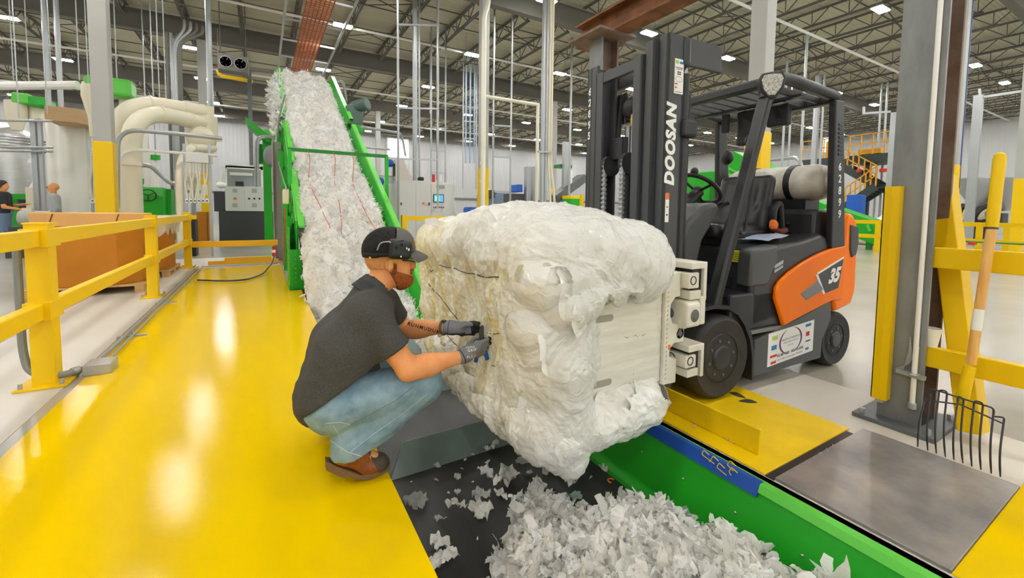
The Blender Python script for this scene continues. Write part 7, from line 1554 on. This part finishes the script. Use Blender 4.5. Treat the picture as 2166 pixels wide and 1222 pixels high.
CREAM = mat('cream_pipe', srgb(232, 228, 212), 0.35)
t = T('pipe_frame', 'cream pipe loop strapped to the yellow sleeved column', 'pipe', at(1022, 433, 12.1)); c = at(1021, 440, 12.1); MB().tube(bend([Vector((c.x, 12.1, 0.0)), Vector((c.x, 12.1, at(1021, 30, 12.1).z)), at(1033, 10, 12.1), at(1033, -40, 12.1)], 0.3), 0.075, 12).build('riser', CREAM, t); MB().cyl(at(1023, 203, 12.1), at(1140, 222, 12.1), 0.055, n=10).build('cross_pipe', CREAM, t); e = at(1138, 222, 12.1); MB().cyl((e.x, 12.1, 0), (e.x, 12.1, e.z), 0.06, n=10).build('drop_leg', CREAM, t)
for px, py in ((1054, 214), (1112, 222)): q = at(px, py, 12.1); MB().cyl(q, q-Vector((0, 0, 0.12)), 0.02, n=6).build('drain_stub', CREAM, t)
for py in (345, 383): q = at(1021, py, 12.1); MB().cyl(q-Vector((0, 0, .04)), q+Vector((0, 0, .04)), 0.085, n=12).build('coupling', CREAM, t)
t = T('conduit_bundle', 'bundle of four grey risers clamped before the truck mast', 'conduit', at(1155, 433, 10.6))
for i, (px, r) in enumerate(((1146, 0.07), (1153, 0.05), (1159, 0.04), (1164, 0.04))):
    c = at(px, 380, 10.6); k = (0, 0.0, 8, 14)[i]; MB().tube(bend([Vector((c.x, 10.6, 8.1)), Vector((c.x, 10.6, at(px, 350, 10.6).z)), at(px+k*0.5, 395, 10.6), at(px+k*0.7, 450, 10.6)], 0.3), r, 10).build('riser', GALV if i < 2 else BEIGE, t)
MB().bar(at(1138, 321, 10.5), at(1170, 321, 10.5), 0.06, 0.05).build('clamp_strut', GALV, t, smooth=0)
def junk(name, lab, cat, rects, Y, dep=0.8, X=False):
    p = atx(rects[0][1], 433, Y) if X else at(rects[0][1], 433, Y); t = T(name, lab, cat, p)
    for k_, (nm, x0, y0, x1, y1, mt, dd) in enumerate(rects):
        (QX if X else Q)(x0, y0, x1, y1, Y+dd, dep).build(nm, mt, t, smooth=0, bev=0.03)
        if k_ == 0:
            f_ = atx if X else at; a_, b_ = f_(x0, y1, Y+dd), f_(x1, y1, Y+dd); lo_, hi_ = min(a_.z, b_.z), 0.0
            (MB().box(Y+dd+0.1, Y+dd+dep-0.1, min(a_.y, b_.y)+0.05, max(a_.y, b_.y)-0.05, 0, a_.z) if X else MB().box(a_.x+0.05, b_.x-0.05, Y+dd+0.1, Y+dd+dep-0.1, 0, a_.z)).build('stand', DKG, t, smooth=0)
    return t
BLG = mat('blue_grey_machine', srgb(120, 142, 160), 0.5)
junk('extruder', 'blue grey machine with dark drives behind the yellow sleeved column', 'machine', (('machine_body', 1022, 412, 1062, 448, BLG, 0.4), ('drive_box', 1030, 402, 1048, 418, DKG, 0.2), ('motor_box', 1050, 408, 1080, 440, BLG, 0.6), ('hopper', 1026, 398, 1036, 412, WHITE, 0.5)), 19)
t = junk('dark_mixer', 'dark rounded mixer with a blue motor above the bale', 'machine', (('mixer_body', 1082, 410, 1112, 440, DKG, 0.2), ('motor_box', 1096, 390, 1106, 406, BLUE, 0.1)), 17)
t = T('air_duct', 'pair of pale upright air ducts beside the cream pipe leg', 'duct', at(1120, 433, 17)); Q(1114, 352, 1124, 440, 17, 0.3).build('duct', GALV, t, smooth=0, bev=0.04); Q(1127, 352, 1135, 440, 17.3, 0.3).build('duct', GALV, t, smooth=0, bev=0.04)
t = T('belt_elevator', 'slanted grey belt elevator rising towards the rusty post', 'conveyor', at(1200, 433, 16)); MB().bar(at(1172, 420, 16), at(1232, 376, 16), 0.6, 0.35).build('trough', STEEL, t, smooth=0); q = at(1195, 380, 16); MB().box(q.x-0.12, q.x+0.12, 15.9, 16.1, 0, at(1195, 300, 16).z).build('support_post', GALV, t, smooth=0); Q(1185, 349, 1210, 354, 16.1, 0.5).build('green_cap', GRD, t, smooth=0); Q(1204, 360, 1211, 425, 15.8, 0.3).build('hose_drop', WHITE, t, smooth=0)
t = junk('blue_blower', 'bright blue blower low behind the bale top', 'machine', (('blower_body', 1150, 433, 1172, 447, BLUE, 0), ('outlet', 1168, 430, 1186, 438, BLUE, 0.1)), 13, 0.4)
junk('green_cart', 'green cart with a yellow rim beside the rusty post', 'cart', (('cart_body', 1206, 420, 1232, 446, GRN, 0), ('rim', 1206, 414, 1232, 421, YEL, 0.02)), 15, 0.6)
o = Q(1147, 399, 1151, 529, 12.8, 0.12).build('bollard', YEL, smooth=0); tag(o, 'thin yellow bollard behind the conduit bundle', 'bollard'); o = Q(1229, 412, 1235, 523, 12.8, 0.14).build('bollard', YEL, smooth=0); tag(o, 'thin yellow bollard peeking beside the rusty post', 'bollard')
pole(1203, 440, 15.2, 'riser_conduit', 'pale conduit rising behind the rusty post with a small box', 'conduit', 0.05, GALV)
# ------------------------------------------------------------------ far right of the hall, seen past the truck
def PX(px, py, X): return atx(px, py, X)
t = T('green_hopper', 'green conveyor hopper with ribbed sides seen through the truck cab', 'conveyor', PX(1500, 433, 11)); QX(1445, 366, 1545, 545, 11, 1.2).build('hopper_body', GRN, t, smooth=0, bev=0.04); QX(1500, 384, 1560, 440, 10.6, 0.6).build('hopper_side', GRD, t, smooth=0, bev=0.04)
m = MB(); v = [PX(1512, 385, 10.4), PX(1530, 345, 10.4), PX(1552, 320, 10.4), PX(1652, 372, 10.4), PX(1640, 402, 10.4), PX(1560, 408, 10.4)]; w_ = [q+Vector((0.9, 0, 0)) for q in v]; m.add(v+w_, [tuple(range(6)), tuple(range(11, 5, -1))]+[(i, i+6, (i+1) % 6+6, (i+1) % 6) for i in range(6)]); m.build('slanted_chute', GRN, t, smooth=0)
for k in range(3): MB().bar(PX(1530+6*k, 350+16*k, 10.38), PX(1598+6*k, 384+14*k, 10.38), 0.04, 0.05).build('side_rib', GRL, t, smooth=0)
t = T('green_belt', 'long green belt conveyor sloping down behind the truck tail', 'conveyor', PX(1840, 433, 19)); a, b = PX(1640, 408, 19), PX(1900, 505, 19)
MB().bar(PX(1655, 418, 19), PX(1915, 512, 19), 0.9, 0.75).build('belt_frame', GRN, t, smooth=0)
for k in range(5): q = PX(1700+45*k, 424+17*k, 18.5); MB().bar(q, PX(1706+45*k, 438+17*k, 18.5), 0.05, 0.08).build('side_rib', GRL, t, smooth=0)
for px, py in ((1700, 440), (1840, 495)): q = PX(px, py, 19); MB().box(q.x-0.08, q.x+0.08, q.y-0.08, q.y+0.08, 0, q.z).build('leg', GRN, t, smooth=0)
def fence(pxs, X, lab, rails=((458, 4), (482, 4)), floor=508):
    t = T('guard_fence', lab, 'fence', PX(pxs[0], 433, X), 'yellow fences by the far machines')
    for z in (1.02, 0.55): a, b = PX(pxs[0], 470, X), PX(pxs[-1], 470, X); MB().box(X-0.04, X+0.04, min(a.y, b.y), max(a.y, b.y), z-0.06, z+0.06).build('rail', YEL, t, smooth=0)
    for px in pxs[1:-1]: q = PX(px, 470, X); MB().box(X-0.06, X+0.06, q.y-0.06, q.y+0.06, 0, 1.08).build('post', YEL, t, smooth=0)
fence((1805, 1858, 1935), 17.5, 'yellow two rail fence in front of the sloping green belt'); fence((2015, 2073, 2132, 2250), 17.5, 'yellow two rail fence in front of the grey wall machines')
o = QX(2020, 511, 2300, 522, 16.4, 0.5).build('floor_chute', GRD, smooth=0, bev=0.02); tag(o, 'low green channel lying on the floor before the fence', 'channel'); o = QX(2047, 512, 2060, 518, 16.2, 0.25).build('red_block', RED, smooth=0); tag(o, 'small red block lying on the low green channel', 'block')
# mezzanine with yellow stairs
STY = mat('stair_yellow', srgb(232, 168, 28), 0.5); STD = mat('platform_dark_green_grey', srgb(56, 66, 64), 0.5); XM = 27.0
t = T('mezzanine', 'dark steel mezzanine with yellow railings and zigzag stairs', 'platform', PX(1800, 433, XM))
def rail(pts, name='railing', h=1.05, n=5):
    m = MB()
    for (a, b) in zip(pts[:-1], pts[1:]):
        for k in (1.0, 0.55): m.bar(a+Vector((0, 0, h*k)), b+Vector((0, 0, h*k)), 0.05, 0.05)
        for i in range(n+1): q = a.lerp(b, i/n); m.bar(q, q+Vector((0, 0, h)), 0.05, 0.05)
    m.build(name, STY, t, smooth=0)
def deck(p, q, th=0.42, dep=2.0): MB().add([p, q, q+Vector((dep, 0, 0)), p+Vector((dep, 0, 0)), p-Vector((0, 0, th)), q-Vector((0, 0, th)), q+Vector((dep, 0, -th)), p+Vector((dep, 0, -th))], [(0, 1, 2, 3), (4, 5, 6, 7), (0, 1, 5, 4), (1, 2, 6, 5), (2, 3, 7, 6), (3, 0, 4, 7)]).build('platform_deck', STD, t, smooth=0)
A0, A1, A2, A3 = PX(1697, 334, XM), PX(1765, 338, XM), PX(1796, 336, XM), PX(1925, 324, XM); zt = (A0.z+A3.z)/2
for q in (A0, A1, A2, A3): q.z = zt
deck(A0, A1); deck(A2, A3); rail([A0, A1], n=3); rail([A2, A3]); B0_, B1_ = PX(1800, 392, XM), PX(1900, 390, XM); B0_.z = B1_.z = PX(1850, 391, XM).z; deck(B0_+Vector((0, -0.6, 0)), B1_, 0.35, 1.6); rail([B0_+Vector((0, -1.5, 0)), B1_], n=4)
def stair(p, q, name='stair_flight'):
    MB().bar(p, q, 0.12, 0.36).build(name, STD, t, smooth=0); rail([p, q], 'stair_railing', 1.0, 6)
    MB().bar(p+Vector((1.0, 0, 0)), q+Vector((1.0, 0, 0)), 0.12, 0.36).build(name, STD, t, smooth=0)
    m = MB()
    for i in range(9): c = p.lerp(q, (i+0.5)/9)+Vector((0.5, 0, 0)); m.cbox(c, 1.0, 0.28, 0.04)
    m.build('stair_tread', STD, t, smooth=0)
stair(PX(1780, 352, XM-0.3), PX(1852, 392, XM-0.3)); stair(PX(1852, 394, XM-0.9), PX(1786, 438, XM-0.9))
for px in (1702, 1760, 1838, 1890): q = PX(px, 340, XM+0.4); MB().box(q.x-0.1, q.x+0.1, q.y-0.1, q.y+0.1, 0, zt-0.3).build('leg', STD, t, smooth=0)
QX(1746, 298, 1770, 336, XM+0.8, 0.9).build('hoist_cover', STY, t, smooth=0, bev=0.1); QX(1815, 317, 1862, 323, XM+0.5, 0.3).build('deck_pipe', STY, t, smooth=0)
for px, py, w_ in ((1815, 361, 7), (1868, 360, 16), (1888, 360, 8)): QX(px-w_/2, py-3, px+w_/2, py+3, XM-0.6, 0.2).build('red_sign', RED, t, smooth=0)
o = QX(1790, 412, 1812, 500, 24, 0.8).build('blue_tank', BLUE, smooth=0, bev=0.05); tag(o, 'blue tank under the lower stair flight', 'tank')
for i, (px, py, rx, rz, lab) in enumerate(((1836, 470, 0.5, 0.3, 'pale pinkish bulk sack slumped before the machine wall'), (1874, 455, 0.45, 0.75, 'white bulk sack standing upright behind the yellow channel'), (1872, 486, 0.5, 0.34, 'white bulk sack lying low behind the fence'))):
    q = PX(px, py, (22.0, 23.4, 22.0)[i]); q.z = rz*0.7+(0.1 if i < 0 else 0.0); lump('bulk_sack', lab, 'sack', q, (0.5, rx, rz), CLOTHW if i else mat('pinkish_sack', srgb(226, 206, 194), 0.8), 20+i*3, None, sq=0.25)
XW = 40.0
t = junk('wall_machine', 'grey machine line with pipes and funnels along the far wall', 'machine', (('machine_body', 2040, 420, 2098, 462, CABW, 0), ('machine_base', 2024, 450, 2120, 476, DKG, -0.4), ('side_box', 2098, 430, 2112, 462, CABW, 0.3), ('blue_panel', 2046, 434, 2058, 442, BLUE, -0.1), ('red_panel', 2118, 428, 2141, 437, RED, -0.1), ('drive_box', 2024, 432, 2040, 452, DKG, 0.2)), 32.0, 1.0, X=True)
for px in (2067, 2134):
    q = PX(px, 420, 31.8); MB().lathe([(0.9, 1.0), (0.85, 0.6), (0.25, -0.35), (0.25, -0.6)], q, (0, 0, 1), 14).build('funnel', GALV, t)
for pts in (((2022, 380), (2060, 377), (2110, 378), (2166, 380)), ((2028, 410), (2030, 386), (2055, 384), (2060, 400)), ((2100, 400), (2112, 380), (2128, 390))): MB().tube(bend([PX(x, y, 31.6) for x, y in pts], 0.5), 0.08, 8).build('air_hose', GALV, t)
for k in range(6): q = PX(2036+13*k, 448+3*math.sin(k*2), 31.4); MB().lathe([(0.3, -0.1), (0.45, 0), (0.3, 0.1)], q, (0.3, 1, 0.2*k), 12).build('coiled_hose', (DKG, BEIGE, GALV)[k % 3], t)
t = T('strut_mast', 'tall bright strut mast with a level top frame by the wall', 'strut', PX(2054, 433, 26)); q = PX(2052, 440, 26); MB().box(q.x-0.1, q.x+0.1, q.y-0.14, q.y+0.14, 0, PX(2062, 203, 26).z).build('mast', GALV, t, smooth=0); MB().bar(PX(2062, 208, 26), PX(2180, 190, 26), 0.1, 0.1).build('top_strut', GALV, t, smooth=0); MB().bar(PX(2072, 188, 26), PX(2074, 205, 26), 0.08, 0.08).build('hook_strut', GALV, t, smooth=0)
t = T('strut_mast', 'bright strut mast with a bracket above the mezzanine', 'strut', PX(1886, 433, 25)); q = PX(1886, 320, 25); MB().box(q.x-0.08, q.x+0.08, q.y-0.1, q.y+0.1, 0, PX(1890, 238, 25).z).build('mast', GALV, t, smooth=0); MB().bar(PX(1826, 240, 25), PX(1884, 236, 25), 0.09, 0.09).build('top_strut', GALV, t, smooth=0); MB().bar(PX(1827, 226, 25), PX(1827, 240, 25), 0.08, 0.08).build('hook_strut', GALV, t, smooth=0)
for i, (px, Xd) in enumerate(((1655, 20), (1668, 24), (1694, 18), (1722, 24), (1735, 24), (1856, 28), (1868, 28))):
    q = PX(px, 330, Xd); o = MB().cyl((q.x, q.y, 0.0 if i != 2 else 2.0), (q.x, q.y, 8.1), 0.05 if i != 3 else 0.14, n=8).build('riser_conduit', GALV); tag(o, 'bright riser conduit climbing to the roof beyond the truck', 'conduit', 'risers beyond the truck')
pipe('cooling_pipe', 'bent pale pipe frame behind the gas bottle', 'pipe', [PX(1630, 338, 22), PX(1690, 332, 22), PX(1697, 360, 22), PX(1697, 508, 22)], 0.09, GALV)
o = QX(1742, 292, 1760, 320, X1-0.05, 0.04).build('window_pane', SKYL, smooth=0); o.name = 'window_4'; structure(o)
